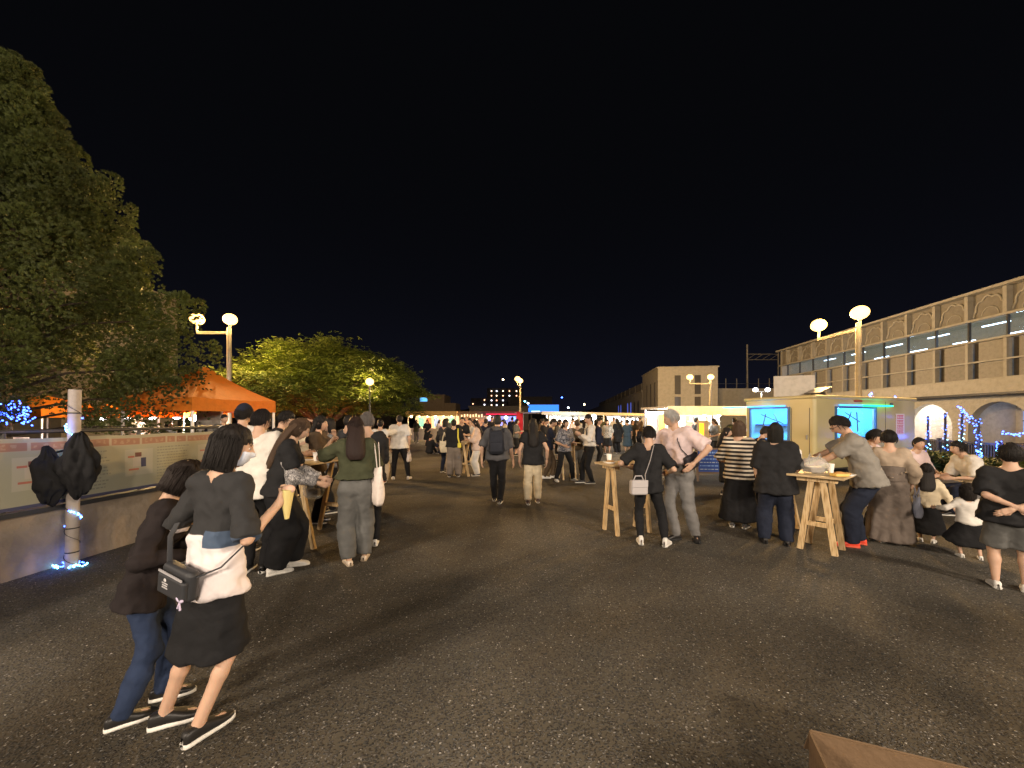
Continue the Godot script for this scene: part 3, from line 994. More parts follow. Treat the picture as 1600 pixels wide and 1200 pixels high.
# ---------------------------------------------------------------- materials
func materials() -> void:
	M.mottle = noise_tex(0.012, [Color(0.90, 0.90, 0.89), Color(0.97, 0.97, 0.97), Color(1, 1, 1)])
	M.mottle2 = noise_tex(0.010, [Color(0.45, 0.44, 0.42), Color(0.85, 0.85, 0.84), Color(1, 1, 1)], 512, 6, FastNoiseLite.TYPE_SIMPLEX_SMOOTH, 9)
	M.bump = bump_tex(0.03, 512, 6.0)
	M.weave = bump_tex(0.02, 512, 5.0, 5, 8)
	M.clothtone = noise_tex(0.01, [Color(0.86, 0.86, 0.86), Color(1, 1, 1)], 256, 4, FastNoiseLite.TYPE_SIMPLEX_SMOOTH, 4)
	# hair: lengthwise strands
	var im := Image.create(256, 64, false, Image.FORMAT_L8)
	var r2 := RandomNumberGenerator.new()
	r2.seed = 3
	for x in 256:
		var g := r2.randf()
		for y in 64: im.set_pixel(x, y, Color(1, 1, 1) * clampf(g + r2.randf() * 0.15, 0, 1))
	im.bump_map_to_normal_map(4.0)
	M.strand = ImageTexture.create_from_image(im)
	M.skin = mat(Color.WHITE, 0.55)
	M.skin.vertex_color_use_as_albedo = true
	M.skin.subsurf_scatter_enabled = true
	M.skin.subsurf_scatter_strength = 0.08
	M.black_plastic = mat(lin(0.012, 0.012, 0.012), 0.4)
	M.black_shoe = mat(lin(0.014, 0.013, 0.012), 0.45)
	M.white_sole = mottled(lin(0.62, 0.6, 0.55), 3.0, 0.6)
	M.white_shoe = mottled(lin(0.62, 0.60, 0.56), 4.0, 0.7)
	M.black_sole = mat(lin(0.015, 0.015, 0.015), 0.7)
	M.black_cloth = cloth(lin(0.014, 0.014, 0.015))
	M.black_jersey = cloth(lin(0.018, 0.018, 0.019))
	M.navy = cloth(lin(0.016, 0.019, 0.034))
	M.white_cloth = cloth(lin(0.60, 0.57, 0.52))
	M.cream_cloth = cloth(lin(0.55, 0.47, 0.33))
	M.beige_cloth = cloth(lin(0.36, 0.30, 0.22))
	M.grey_cloth = cloth(lin(0.11, 0.11, 0.105))
	M.mid_grey = cloth(lin(0.16, 0.155, 0.15))
	M.olive_cloth = cloth(lin(0.050, 0.054, 0.030))
	M.brown_cloth = cloth(lin(0.085, 0.060, 0.038))
	M.pink_cloth = cloth(lin(0.62, 0.50, 0.50))
	M.jeans = cloth(lin(0.022, 0.034, 0.070))
	M.dark_jeans = cloth(lin(0.016, 0.020, 0.034))
	M.taupe = cloth(lin(0.20, 0.165, 0.135))
	M.charcoal = cloth(lin(0.040, 0.040, 0.042))
	# timber of the standing tables: pale softwood with lengthwise grain
	M.pine = mat(lin(0.60, 0.46, 0.27), 0.65)
	M.pine.albedo_texture = noise_tex(0.02, [Color(0.62, 0.55, 0.42), Color(0.95, 0.92, 0.88), Color(1, 1, 1)], 256, 5, FastNoiseLite.TYPE_SIMPLEX_SMOOTH, 21)
	tri(M.pine, 1.0)
	M.pine.uv1_scale = Vector3(9, 0.9, 9)
	M.pine_top = mottled(lin(0.46, 0.34, 0.19), 1.4, 0.5)
	M.steel = mat(lin(0.30, 0.29, 0.27), 0.45, 0.3)
	M.dark_steel = mat(lin(0.045, 0.043, 0.04), 0.5, 0.3)
	M.cream_paint = mottled(lin(0.42, 0.36, 0.25), 0.8, 0.5)
	M.lamp_post = mottled(lin(0.17, 0.155, 0.12), 1.2, 0.55)
	M.concrete = mottled(lin(0.20, 0.16, 0.115), 0.7, 0.9, 0.2)
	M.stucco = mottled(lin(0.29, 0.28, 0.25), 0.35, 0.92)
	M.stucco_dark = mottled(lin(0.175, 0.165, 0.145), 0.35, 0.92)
	M.recess_shade = mottled(lin(0.07, 0.06, 0.048), 0.5, 0.9)  # dark brown that carries the shade of the facade's deep gaps
	M.bark = mottled(lin(0.075, 0.055, 0.038), 2.5, 0.95, 0.5)
	M.orange_tent = mottled(lin(0.50, 0.155, 0.010), 0.8, 0.75)
	M.orange_tent.backlight_enabled = true
	M.orange_tent.backlight = lin(0.35, 0.10, 0.01)
	M.glass = mat(Color(0.6, 0.7, 0.75, 0.12), 0.04)
	M.glass.transparency = BaseMaterial3D.TRANSPARENCY_ALPHA
	M.globe = glow(Color(1.0, 0.79, 0.45), 2.6)
	M.globe_white = glow(Color(0.92, 0.96, 1.0), 9.0)
	M.led_white = glow(Color(0.95, 0.97, 1.0), 14.0)
	M.led_blue = glow(Color(0.22, 0.36, 1.0), 9.0)
	M.led_cyan = glow(Color(0.45, 0.85, 1.0), 8.0)
	M.led_green = glow(Color(0.08, 0.95, 0.60), 3.0)
	M.warm_bulb = glow(Color(1.0, 0.85, 0.6), 10.0)
	M.white_plastic = mat(lin(0.7, 0.68, 0.64), 0.4)
	M.plastic_bag = mat(Color(0.80, 0.80, 0.78, 0.30), 0.3)
	M.plastic_bag.transparency = BaseMaterial3D.TRANSPARENCY_ALPHA
	M.brown_wood = mottled(lin(0.10, 0.06, 0.035), 2.0, 0.6)
	M.mask_blue = mat(lin(0.50, 0.55, 0.66), 0.9)
	M.mask_white = mat(lin(0.62, 0.58, 0.54), 0.9)
	M.canvas = mottled(lin(0.62, 0.55, 0.50), 2.0, 0.9)
	M.charcoal2 = cloth(lin(0.075, 0.074, 0.078))
	M.dark_bag = cloth(lin(0.026, 0.028, 0.036))
	M.grey_tee = cloth(lin(0.22, 0.205, 0.18))
	M.cardboard = mottled(lin(0.12, 0.075, 0.04), 1.5, 0.85)

# ---------------------------------------------------------------- lamps
func street_lamp(label: String, foot: Vector3, arm: Vector3, e: float, h := 5.0, tint := Color(1.0, 0.79, 0.49)) -> void:
	# a post with two squat ribbed globes: one over the post, one at the end of the arm
	var o := thing("street_lamp", label, "street lamp", foot, 0.0, "twin globe lamps round the plaza")
	var post := MB.new()
	post.tube([Vector3.ZERO, Vector3(0, 0.25, 0), Vector3(0, 0.3, 0), Vector3(0, h - 0.32, 0)], [0.16, 0.15, 0.095, 0.075], 14)
	part(o, "post", post, M.lamp_post)
	var a := MB.new()
	var side := arm.normalized().cross(Vector3.UP)
	a.box(Vector3(0, h - 0.52, 0) + arm / 2, Vector3(0.09, 0.10, arm.length()), Basis(side, Vector3.UP, side.cross(Vector3.UP)))
	part(o, "arm", a, M.lamp_post)
	for k in 2:
		var c := Vector3(0, h, 0) + (arm if k == 1 else -arm * 0.03)
		var neck := MB.new()
		neck.tube([c + Vector3(0, -0.5, 0), c + Vector3(0, -0.24, 0), c + Vector3(0, -0.17, 0)], [0.04, 0.045, 0.085], 12)
		part(o, "collar", neck, M.lamp_post)
		var g := MB.new()
		var ku := 32
		var first := 0
		for i in 13:
			var f := PI * i / 12.0 - PI / 2
			for j in ku + 1:
				var an := TAU * j / ku
				var rr := 0.242 * (0.965 + 0.035 * absf(cos(an * 8.0)))
				g.vert(Vector3(cos(f) * cos(an) * rr, sin(f) * 0.215, cos(f) * sin(an) * rr), Vector3.UP)
		g.grid(first, ku, 12)
		var gm := part(o, "lamp_globe", g.smooth(), M.globe)
		gm.position = c
		omni(c, tint, e, 0.2, o)

func build_lamps() -> void:
	var e := 46.0
	street_lamp("twin globe lamp rising behind the orange tent", Vector3(-10.9, 0, -14.8), Vector3(-1.22, 0, 0.02), e, 5.45)
	street_lamp("tall twin globe lamp behind the cream food caravan", Vector3(11.1, 0, -12.3), Vector3(0, 0, -1.6), e)
	street_lamp("far twin globe lamp behind the stall with blue lights", Vector3(0.72, 0, -34.0), Vector3(-0.25, 0, 1.6), e * 1.2)
	street_lamp("twin globe lamp in front of the beige tower", Vector3(16.0, 0, -31.0), Vector3(-1.65, 0, 0), e * 1.2)
	var ln := thing("globe_lantern", "lower globe lantern half hidden in the broad tree's leaves", "lantern", Vector3(-6.15, 0, -16.6))
	part(ln, "post", MB.new().tube([Vector3.ZERO, Vector3(0, 3.05, 0)], [0.05, 0.04], 12), M.dark_steel)
	part(ln, "lamp_globe", MB.new().ball(Vector3.ZERO, Vector3(0.17, 0.16, 0.17), 20, 14), M.globe).position = Vector3(0, 3.22, 0)
	omni(Vector3(0, 3.22, 0), Color(1.0, 0.81, 0.55), 7.0, 0.15, ln)
	street_lamp("twin globe lamp beside the banner wall behind the viewer", Vector3(-8.2, 0, 4.6), Vector3(-1.1, 0, 0.02), e * 0.9, 5.0, Color(1.0, 0.92, 0.83))
	street_lamp("added twin globe lamp behind the viewer, in mid plaza, softening shadows", Vector3(0.6, 0, 8.0), Vector3(1.5, 0, 0.02), e * 1.0, 5.0, Color(1.0, 0.92, 0.83))  # unseen lamp added so that overlapping light softens the foreground shadows
	street_lamp("twin globe lamp on the station side behind the viewer", Vector3(9.0, 0, 5.0), Vector3(0, 0, -1.6), e * 0.9, 5.0, Color(1.0, 0.92, 0.83))
	# small white floodlights on a thin mast behind the caravan
	var o := thing("floodlight_mast", "thin mast with two white floodlights behind the food caravan", "floodlight", Vector3(19.5, 0, -30.0))
	part(o, "mast", MB.new().tube([Vector3.ZERO, Vector3(0, 3.75, 0)], [0.06, 0.05], 10), M.steel)
	part(o, "crossbar", MB.new().box(Vector3(0, 3.75, 0), Vector3(1.1, 0.07, 0.07)), M.steel)
	for k in [-1, 1]:
		part(o, "lamp_head", MB.new().ball(Vector3(0, 0, 0), Vector3(0.17, 0.15, 0.17), 14, 10), M.globe_white).position = Vector3(k * 0.48, 3.9, 0)
		omni(Vector3(k * 0.48, 3.9, 0), Color(0.92, 0.96, 1), 6.0, 0.15, o)

# ---------------------------------------------------------------- ground
func build_ground() -> void:
	# asphalt with worn stone chips: computed chips over a mottled binder
	var size := 1024
	var im := Image.create(size, size, false, Image.FORMAT_RGB8)
	var hm := Image.create(size, size, false, Image.FORMAT_L8)
	im.fill(lin(0.108, 0.098, 0.080))
	hm.fill(Color(0.3, 0.3, 0.3))
	var r := RandomNumberGenerator.new()
	r.seed = 11
	for i in 40000:
		var x := r.randi() % size
		var y := r.randi() % size
		var w := 2 + r.randi() % 4
		var h := 2 + r.randi() % 4
		var g := r.randf()
		var b := 0.050 + 0.11 * g * g * g + (0.26 if r.randf() < 0.03 else 0.0)
		var tint := r.randf_range(-0.012, 0.012)
		im.fill_rect(Rect2i(x, y, w, h), lin(b + tint * 0.5, b * 0.97, b * 0.92 - tint * 0.5))
		hm.fill_rect(Rect2i(x, y, w, h), Color(1, 1, 1) * r.randf_range(0.35, 1.0))
	hm.bump_map_to_normal_map(3.0)
	var m := mat(Color.WHITE, 0.95)
	m.metallic_specular = 0.25
	m.albedo_texture = ImageTexture.create_from_image(im)
	m.normal_enabled = true
	m.normal_texture = ImageTexture.create_from_image(hm)
	m.normal_scale = 1.3
	m.uv1_scale = Vector3(1, 1, 1)
	m.detail_enabled = true
	m.detail_blend_mode = BaseMaterial3D.BLEND_MODE_MUL
	m.detail_albedo = noise_tex(0.008, [Color(0.55, 0.53, 0.50), Color(0.85, 0.83, 0.80), Color(1, 1, 1)], 512, 6, FastNoiseLite.TYPE_SIMPLEX_SMOOTH, 31)
	m.detail_uv_layer = BaseMaterial3D.DETAIL_UV_2
	var v := PackedVector3Array()
	var n := PackedVector3Array()
	var u1 := PackedVector2Array()
	var u2 := PackedVector2Array()
	for p in [Vector2(-350, -500), Vector2(350, -500), Vector2(350, 60), Vector2(-350, 60)]:
		v.append(Vector3(p.x, 0, p.y)); n.append(Vector3.UP)
		u1.append(p / 2.3); u2.append(p / 13.7)
	var a := []
	a.resize(Mesh.ARRAY_MAX)
	a[Mesh.ARRAY_VERTEX] = v; a[Mesh.ARRAY_NORMAL] = n; a[Mesh.ARRAY_TEX_UV] = u1; a[Mesh.ARRAY_TEX_UV2] = u2
	a[Mesh.ARRAY_INDEX] = PackedInt32Array([0, 1, 2, 0, 2, 3])
	var gm := ArrayMesh.new()
	gm.add_surface_from_arrays(Mesh.PRIMITIVE_TRIANGLES, a)
	structure("ground", gm, m)
	# loose stone chips on the nearer ground
	var mm := MultiMesh.new()
	mm.transform_format = MultiMesh.TRANSFORM_3D
	mm.use_colors = true
	var chip := MB.new()
	var pts := []
	for k in 6:
		pts.append(Vector3(cos(TAU * k / 6 + 0.3 * (k % 2)), 0.0, sin(TAU * k / 6)) * (0.8 + 0.25 * (k % 3)))
	for k in 6:
		chip.trig(pts[(k + 1) % 6], pts[k], Vector3(0.15, 0.62, -0.1))
	mm.mesh = chip.build()
	mm.instance_count = 24000
	for i in 24000:
		var d := 1.1 + 8.0 * pow(r.randf(), 1.5)
		var x := r.randf_range(-1.45, 1.45) * d
		var sc := 0.0018 + 0.0042 * pow(r.randf(), 3.0)
		mm.set_instance_transform(i, Transform3D(Basis(Vector3.UP, r.randf() * TAU).scaled(Vector3(sc, sc * r.randf_range(0.5, 1.0), sc)), Vector3(x, 0.0005, -d)))
		var b := 0.06 + 0.10 * r.randf() + (0.28 if r.randf() < 0.06 else 0.0)
		mm.set_instance_color(i, Color(b, b * 0.94, b * 0.86))
	var mi := MultiMeshInstance3D.new()
	mi.name = "stone_chips"
	mi.multimesh = mm
	var cm := mat(Color.WHITE, 0.5)
	cm.vertex_color_use_as_albedo = true
	mi.material_override = cm
	mi.set_meta("kind", "stuff")
	tag(mi, "loose pale stone chips scattered over the dark asphalt", "gravel")
	add_child(mi)

# ---------------------------------------------------------------- left: wall with banner, wrapped post, trees, tents
func print_banner() -> ImageTexture:
	# print on the long banner: red headline strip with pale blocks, picture panels, rows of small text
	var w := 2048
	var h := 256
	var im := Image.create(w, h, false, Image.FORMAT_RGB8)
	im.fill(lin(0.24, 0.23, 0.16))
	var r := RandomNumberGenerator.new()
	r.seed = 5
	im.fill_rect(Rect2i(0, 14, w, 34), lin(0.28, 0.23, 0.16))
	var x := 6
	while x < w:
		var ww := 30 + r.randi() % 110
		im.fill_rect(Rect2i(x, 16, ww, 30), lin(0.22, 0.115, 0.075))
		var q := x + 6
		while q < x + ww - 16:
			for k in 4: im.fill_rect(Rect2i(q + r.randi() % 6, 20 + r.randi() % 16, 3 + r.randi() % 8, 2 + r.randi() % 7), lin(0.26, 0.17, 0.11))
			q += 20
		x += ww + 8
	im.fill_rect(Rect2i(0, 244, w, 12), lin(0.05, 0.05, 0.09))
	x = 20
	while x < w - 160:
		# a pale picture panel with a few coloured shapes, then a column of text rows
		im.fill_rect(Rect2i(x, 70, 96, 120), lin(0.29, 0.27, 0.20))
		im.fill_rect(Rect2i(x + 34, 86, 22, 20), lin(0.10, 0.04, 0.03))
		im.fill_rect(Rect2i(x + 26, 106, 34, 44), lin(0.33, 0.29, 0.23))
		im.fill_rect(Rect2i(x + 54, 112, 18, 42), lin(0.04, 0.04, 0.07))
		im.fill_rect(Rect2i(x + 10, 100, 22, 8), lin(0.30, 0.10, 0.07))
		im.fill_rect(Rect2i(x + 12, 158, 34, 8), lin(0.30, 0.10, 0.07))
		for k in 12:
			var lx := x + 112
			while lx < x + 250 - (r.randi() % 40):
				var lw := 3 + r.randi() % 9
				im.fill_rect(Rect2i(lx, 66 + k * 14, lw, 5), lin(0.15, 0.155, 0.115))
				lx += lw + 3
		x += 285
	return ImageTexture.create_from_image(im)

func build_left() -> void:
	# low concrete wall from the left edge of the frame past the tent
	var A := Vector3(-5.25, 0, 0.5)
	var B := Vector3(-4.72, 0, -7.6)
	var dir := (B - A).normalized()
	var turn := atan2(-dir.x, -dir.z)
	var L := A.distance_to(B)
	var o := thing("banner_wall", "low concrete wall carrying a long printed banner and a black rail", "wall", A, turn)
	# local: -z runs along the wall, +x faces the plaza
	part(o, "wall", MB.new().box(Vector3(-0.125, 0.31, -L / 2), Vector3(0.25, 0.62, L)), M.concrete)
	part(o, "coping", MB.new().box(Vector3(-0.12, 0.645, -L / 2), Vector3(0.30, 0.05, L + 0.04)), M.dark_steel)
	var bm := mat(Color.WHITE, 0.6)
	bm.albedo_texture = print_banner()
	var bn := MB.new()
	var seg := 40
	for i in seg + 1:
		var t := float(i) / seg
		for k in 4:
			bn.vert(Vector3(0.02 + 0.006 * sin(t * 55.0) * sin(k * 1.6 + 0.5), 0.69 + 0.72 * k / 3.0 - (0.012 * absf(sin(t * PI * 9.0)) if k == 3 else 0.0), -0.05 - t * (L - 0.6)), Vector3.RIGHT, Vector2(t, 1.0 - k / 3.0))
	for i in seg:
		for k in 3:
			var q := i * 4 + k
			bn.ix.append_array(PackedInt32Array([q, q + 1, q + 4, q + 1, q + 5, q + 4]))
	part(o, "banner", bn.smooth(), bm)
	part(o, "rail", MB.new().tube([Vector3(-0.06, 1.47, 0), Vector3(-0.06, 1.47, -L)], [0.022, 0.022], 8), M.dark_steel)
	part(o, "rail", MB.new().tube([Vector3(-0.06, 1.38, 0), Vector3(-0.06, 1.38, -L)], [0.015, 0.015], 8), M.dark_steel)
	var k := 0.4
	while k < L:
		part(o, "rail_post", MB.new().tube([Vector3(-0.06, 0.66, -k), Vector3(-0.06, 1.47, -k)], [0.02, 0.02], 8), M.dark_steel)
		k += 1.3
	# post with lights and black bundles
	var foot := gp(112, 886)
	var p := thing("light_post", "pale plastic post wound with blue fairy lights beside the banner wall", "post", foot)
	part(p, "pole", MB.new().tube([Vector3.ZERO, Vector3(0.02, 1.0, 0), Vector3(0.035, 1.92, 0)], [0.054, 0.052, 0.050], 16), mottled(lin(0.30, 0.265, 0.235), 1.4, 0.55))
	for q in [0.42, 0.16, 1.66]:
		part(p, "tie", MB.new().tube([Vector3(0.02 * q, q, 0), Vector3(0.02 * q, q + 0.012, 0)], [0.056, 0.056], 14), M.black_plastic)
	var bl := MB.new()
	var cy := MB.new()
	var wire := []
	for i in 90:
		var t := i / 89.0
		var y := 0.02 + 1.75 * t
		var an := t * 40.0
		var w := Vector3(0.02 * y + cos(an) * 0.060, y, sin(an) * 0.060)
		wire.append(w)
		if (y > 1.42 and y < 1.62) or (y > 1.10 and y < 1.30) or (y > 0.42 and y < 0.62):
			(bl if i % 2 else cy).ball(w * Vector3(1.03, 1, 1.03), Vector3.ONE * 0.009, 6, 4)
			(cy if i % 3 else bl).ball(w + Vector3(cos(an * 3) * 0.012, 0.012, 0.012), Vector3.ONE * 0.008, 6, 4)
	for i in 46:
		var an := rng.randf() * TAU
		var rr := rng.randf_range(0.06, 0.17)
		(bl if i % 2 else cy).ball(Vector3(cos(an) * rr * (1.3 if cos(an) < 0 else 0.8), 0.012 + rng.randf() * 0.02, sin(an) * rr * 0.6), Vector3.ONE * 0.008, 6, 4)
	part(p, "light_wire", MB.new().tube(wire, wire.map(func(_w): return 0.003), 4), M.black_plastic)
	part(p, "light_bulbs", bl, M.led_blue).set_meta("kind", "stuff")
	part(p, "light_bulbs", cy, M.led_cyan).set_meta("kind", "stuff")
	omni(Vector3(-0.05, 0.10, 0.16), Color(0.25, 0.45, 1.0), 0.014, 0.08, p)
	omni(Vector3(-0.12, 0.14, -0.10), Color(0.25, 0.45, 1.0), 0.014, 0.08, p)
	omni(Vector3(0.03, 1.52, 0.14), Color(0.25, 0.45, 1.0), 0.03, 0.05, p)
	# black cloth bundles tied to the post
	var bs := [[Vector3(-0.15, 0.98, 0.10), 0.225, 0.20, "large black cloth bundle tied low on the lit post"], [Vector3(0.17, 1.09, 0.08), 0.165, 0.24, "smaller black cloth bundle hanging beside the large one on the lit post"]]
	for b in bs:
		var c := thing("cloth_bundle", b[3], "bundle", foot + b[0])
		var mb := MB.new()
		star(mb, Transform3D.IDENTITY, 48, 32, func(th, f):
			var d := Vector3(cos(f) * sin(th), sin(f), cos(f) * cos(th))
			var nn := noise3.get_noise_3d(d.x * 22.0 + b[1] * 900.0, d.y * 26.0, d.z * 22.0) * 0.22 + noise3.get_noise_3d(d.x * 70.0, d.y * 30.0 + b[1] * 300.0, d.z * 70.0) * 0.08
			nn += 0.10 * sin(th * 6.0 + f * 2.5) * cos(f) + 0.05 * sin(th * 11.0 - f * 4.0)
			var up := 1.0 + 0.45 * pow(maxf(d.y, 0.0), 3.0) + 0.35 * pow(maxf(-d.y, 0.0), 6.0)
			return Vector3(d.x * b[1], d.y * b[2] * up, d.z * 0.13) * (1.0 + nn))
		part(c, "cloth", mb.smooth(), M.black_cloth)
		part(c, "cord", MB.new().tube([Vector3(0, b[2] * 0.9, 0), Vector3(0.0, b[2] * 1.3, -0.06), Vector3(-b[0].x * 0.8, b[2] * 1.45, -0.10)], [0.03, 0.012, 0.01], 8), M.black_cloth)
	build_conifer()
	build_broad_tree()
	build_tents()

func tuft(kind: String) -> ArrayMesh:
	var m := MB.new()
	var r := RandomNumberGenerator.new()
	r.seed = 17
	if kind == "scale":
		# a spray of fine upswept shoots
		for k in 7:
			var d := Vector3(r.randf_range(-0.6, 0.6), 1.0, r.randf_range(-0.6, 0.6)).normalized()
			var s := d.cross(Vector3(r.randf() - 0.5, 0.2, r.randf() - 0.5)).normalized() * 0.13
			var a := Vector3(r.randf_range(-0.3, 0.3), 0, r.randf_range(-0.3, 0.3))
			m.trig(a - s, a + s, a + d * r.randf_range(0.7, 1.1))
			m.trig(a + d * 0.3 - s.rotated(d, 1.4) * 1.3, a + d * 0.35 + s.rotated(d, 1.4) * 1.3, a + d * 0.9)
	else:
		for k in 6:
			var a := TAU * k / 6 + r.randf() * 0.6
			var d := Vector3(cos(a), r.randf_range(-0.25, 0.35), sin(a)).normalized()
			var s := d.cross(Vector3(r.randf_range(-0.3, 0.3), 1, r.randf_range(-0.3, 0.3))).normalized() * 0.26
			var o := Vector3(r.randf_range(-0.4, 0.4), r.randf_range(-0.2, 0.2), r.randf_range(-0.4, 0.4))
			m.quad(o, o + d * 0.5 + s, o + d * 1.05, o + d * 0.5 - s)
	return m.build()

func leaf_mat(c: Color) -> StandardMaterial3D:
	var m := mat(c, 0.6)
	m.vertex_color_use_as_albedo = true
	m.backlight_enabled = true
	m.backlight = lin(0.30, 0.34, 0.10)
	return m

func crown(parent: Node3D, spots: Array, mesh: ArrayMesh, m: Material) -> void:
	# spots: [position, size, up vector, tone]
	var mm := MultiMesh.new()
	mm.transform_format = MultiMesh.TRANSFORM_3D
	mm.use_colors = true
	mm.mesh = mesh
	mm.instance_count = spots.size()
	for i in spots.size():
		var s: Array = spots[i]
		var y: Vector3 = s[2].normalized()
		var x := y.cross(Vector3(rng.randf() - 0.5, rng.randf() - 0.5, rng.randf() - 0.5)).normalized()
		mm.set_instance_transform(i, Transform3D(Basis(x, y, x.cross(y)).scaled(Vector3.ONE * s[1]), s[0]))
		mm.set_instance_color(i, s[3])
	var mi := MultiMeshInstance3D.new()
	mi.name = "crown"
	mi.set_meta("kind", "stuff")
	mi.multimesh = mm
	mi.material_override = m
	parent.add_child(mi, true)

func build_conifer() -> void:
	# a big old juniper behind the wall: plumes that swirl upwards
	var base := Vector3(-13.4, 0, -9.8)
	var o := thing("juniper_tree", "huge dense evergreen with plume-like foliage behind the banner wall", "tree", base)
	var tr := MB.new()
	tr.tube([Vector3.ZERO, Vector3(0.1, 2.5, 0), Vector3(-0.1, 5.5, 0.1), Vector3(0, 9.6, 0)], [0.42, 0.34, 0.22, 0.04], 12)
	part(o, "trunk", tr, M.bark)
	var spots := []
	var limbs := MB.new()
	var rr := RandomNumberGenerator.new()
	rr.seed = 23
	var n_pl := 235
	for i in n_pl:
		var y := 1.7 + 8.8 * pow((i + rr.randf()) / n_pl, 0.95)
		var t := (y - 1.5) / 9.0
		var an := i * 2.399 + rr.randf() * 0.5
		# outline: broad below, narrowing to a rounded top
		var env := 5.0 * pow(1.0 - t, 0.88) * (0.84 + 0.30 * rr.randf()) + 0.2
		env *= 0.72 + 0.28 * smoothstep(1.2, 4.0, y)
		var inner := rr.randf() < 0.22
		if inner: env *= rr.randf_range(0.35, 0.8)
		var c := Vector3(cos(an) * env, y, sin(an) * env * 0.72)
		var outw := Vector3(c.x, 0, c.z).normalized()
		var up := (outw * 0.75 + Vector3.UP * 0.9 + Vector3(rr.randf() - 0.5, 0, rr.randf() - 0.5) * 0.5).normalized()
		var sz := rr.randf_range(0.85, 1.5) * (1.1 - 0.45 * t)
		if not inner and i % 2 == 0:
			limbs.tube([Vector3(0, y * 0.75 - 0.2, 0), Vector3(c.x * 0.5, y - 0.35, c.z * 0.5), c - up * sz * 0.3], [0.05, 0.03, 0.01], 6)
		var tone := rr.randf_range(0.65, 1.3)
		for k in 480:
			# a plume: a flame-shaped cloud of sprays along "up"
			var l := rr.randf()
			var wr := sz * 0.62 * sin(PI * pow(l, 0.75) * 0.92 + 0.12) * sqrt(rr.randf())
			var a2 := rr.randf() * TAU
			var s1 := up.cross(Vector3(0.3, 0.1, 0.9)).normalized()
			var s2 := up.cross(s1)
			var p: Vector3 = c + up * (l - 0.45) * sz * 1.5 + (s1 * cos(a2) + s2 * sin(a2)) * wr
			var dir: Vector3 = (up + (s1 * cos(a2) + s2 * sin(a2)) * 0.8)
			var g := tone * rr.randf_range(0.75, 1.25)
			spots.append([p, rr.randf_range(0.05, 0.095), dir, Color(0.052 * g, 0.064 * g, 0.015 * g)])
	part(o, "limbs", limbs, M.bark)
	crown(o, spots, tuft("scale"), leaf_mat(Color.WHITE))

func build_broad_tree() -> void:
	var base := Vector3(-9.6, 0, -19.5)
	var o := thing("broad_tree", "broad low leafy tree lit from below behind the left tables", "tree", base)
	var rr := RandomNumberGenerator.new()
	rr.seed = 41
	var tk := MB.new()
	tk.tube([Vector3(0, 0, 0), Vector3(0.1, 0.6, 0), Vector3(0, 1.3, 0)], [0.36, 0.28, 0.26], 12)
	part(o, "trunk", tk, M.bark)
	var spots := []
	for i in 9:
		var an := TAU * i / 9 + rr.randf() * 0.3
		var reach := rr.randf_range(3.0, 4.4)
		var e := Vector3(cos(an) * reach, rr.randf_range(2.6, 4.2), sin(an) * reach * 0.8)
		var lb := MB.new()
		lb.tube([Vector3(0, 1.1, 0), e * Vector3(0.35, 0.62, 0.35) + Vector3(0, 0.2, 0), e * Vector3(0.7, 0.9, 0.7), e], [0.16, 0.12, 0.07, 0.02], 8)
		part(o, "limb", lb, M.bark)
	for i in 300:
		var u := sqrt(rr.randf())
		var an := rr.randf() * TAU
		var rad := 4.7 * u
		# flat-topped dome with two shallow swells
		var topy := 5.5 * (1.0 - 0.34 * pow(u, 4.0)) + 0.30 * sin(cos(an) * rad * 1.1 + 1.3) - 0.25
		var y := lerpf(1.75 + 0.15 * u, topy, pow(rr.randf(), 0.75))
		var c := Vector3(cos(an) * rad, y, sin(an) * rad * 0.85)
		var tone := rr.randf_range(0.7, 1.25)
		var spread := Vector3(rr.randf_range(0.55, 0.95), rr.randf_range(0.16, 0.3), rr.randf_range(0.55, 0.95))
		var tilt := Vector3(c.x, 0, c.z) * -0.05
		for k in 150:
			var d := Vector3(rr.randfn(), rr.randfn(), rr.randfn()) * 0.55
			var p := c + d * spread
			p.y += (p - c).dot(tilt)
			var g := tone * rr.randf_range(0.7, 1.3)
			spots.append([p, rr.randf_range(0.07, 0.13), Vector3(rr.randf_range(-0.5, 0.5), 1, rr.randf_range(-0.5, 0.5)), Color(0.080 * g, 0.108 * g, 0.018 * g)])
	crown(o, spots, tuft("leaf"), leaf_mat(Color.WHITE))
	# ground lamp that lights the trunk orange
	for k in 2:
		var q: Vector3 = base + [Vector3(1.2, 0, 1.6), Vector3(-1.6, 0, 1.2)][k]
		var l := thing("ground_lamp", "small orange spotlight on the ground under the broad tree", "lamp", q, 0.0, "orange ground lamps under the tree")
		part(l, "housing", MB.new().tube([Vector3.ZERO, Vector3(0, 0.2, 0)], [0.10, 0.12], 12), M.dark_steel)
		part(l, "lamp_lens", MB.new().ball(Vector3(0, 0, 0), Vector3(0.09, 0.04, 0.09), 12, 6), glow(Color(1, 0.5, 0.12), 6.0)).position.y = 0.25
		omni(Vector3(0, 0.25, 0), Color(1.0, 0.45, 0.10), 2.2, 0.08, l)

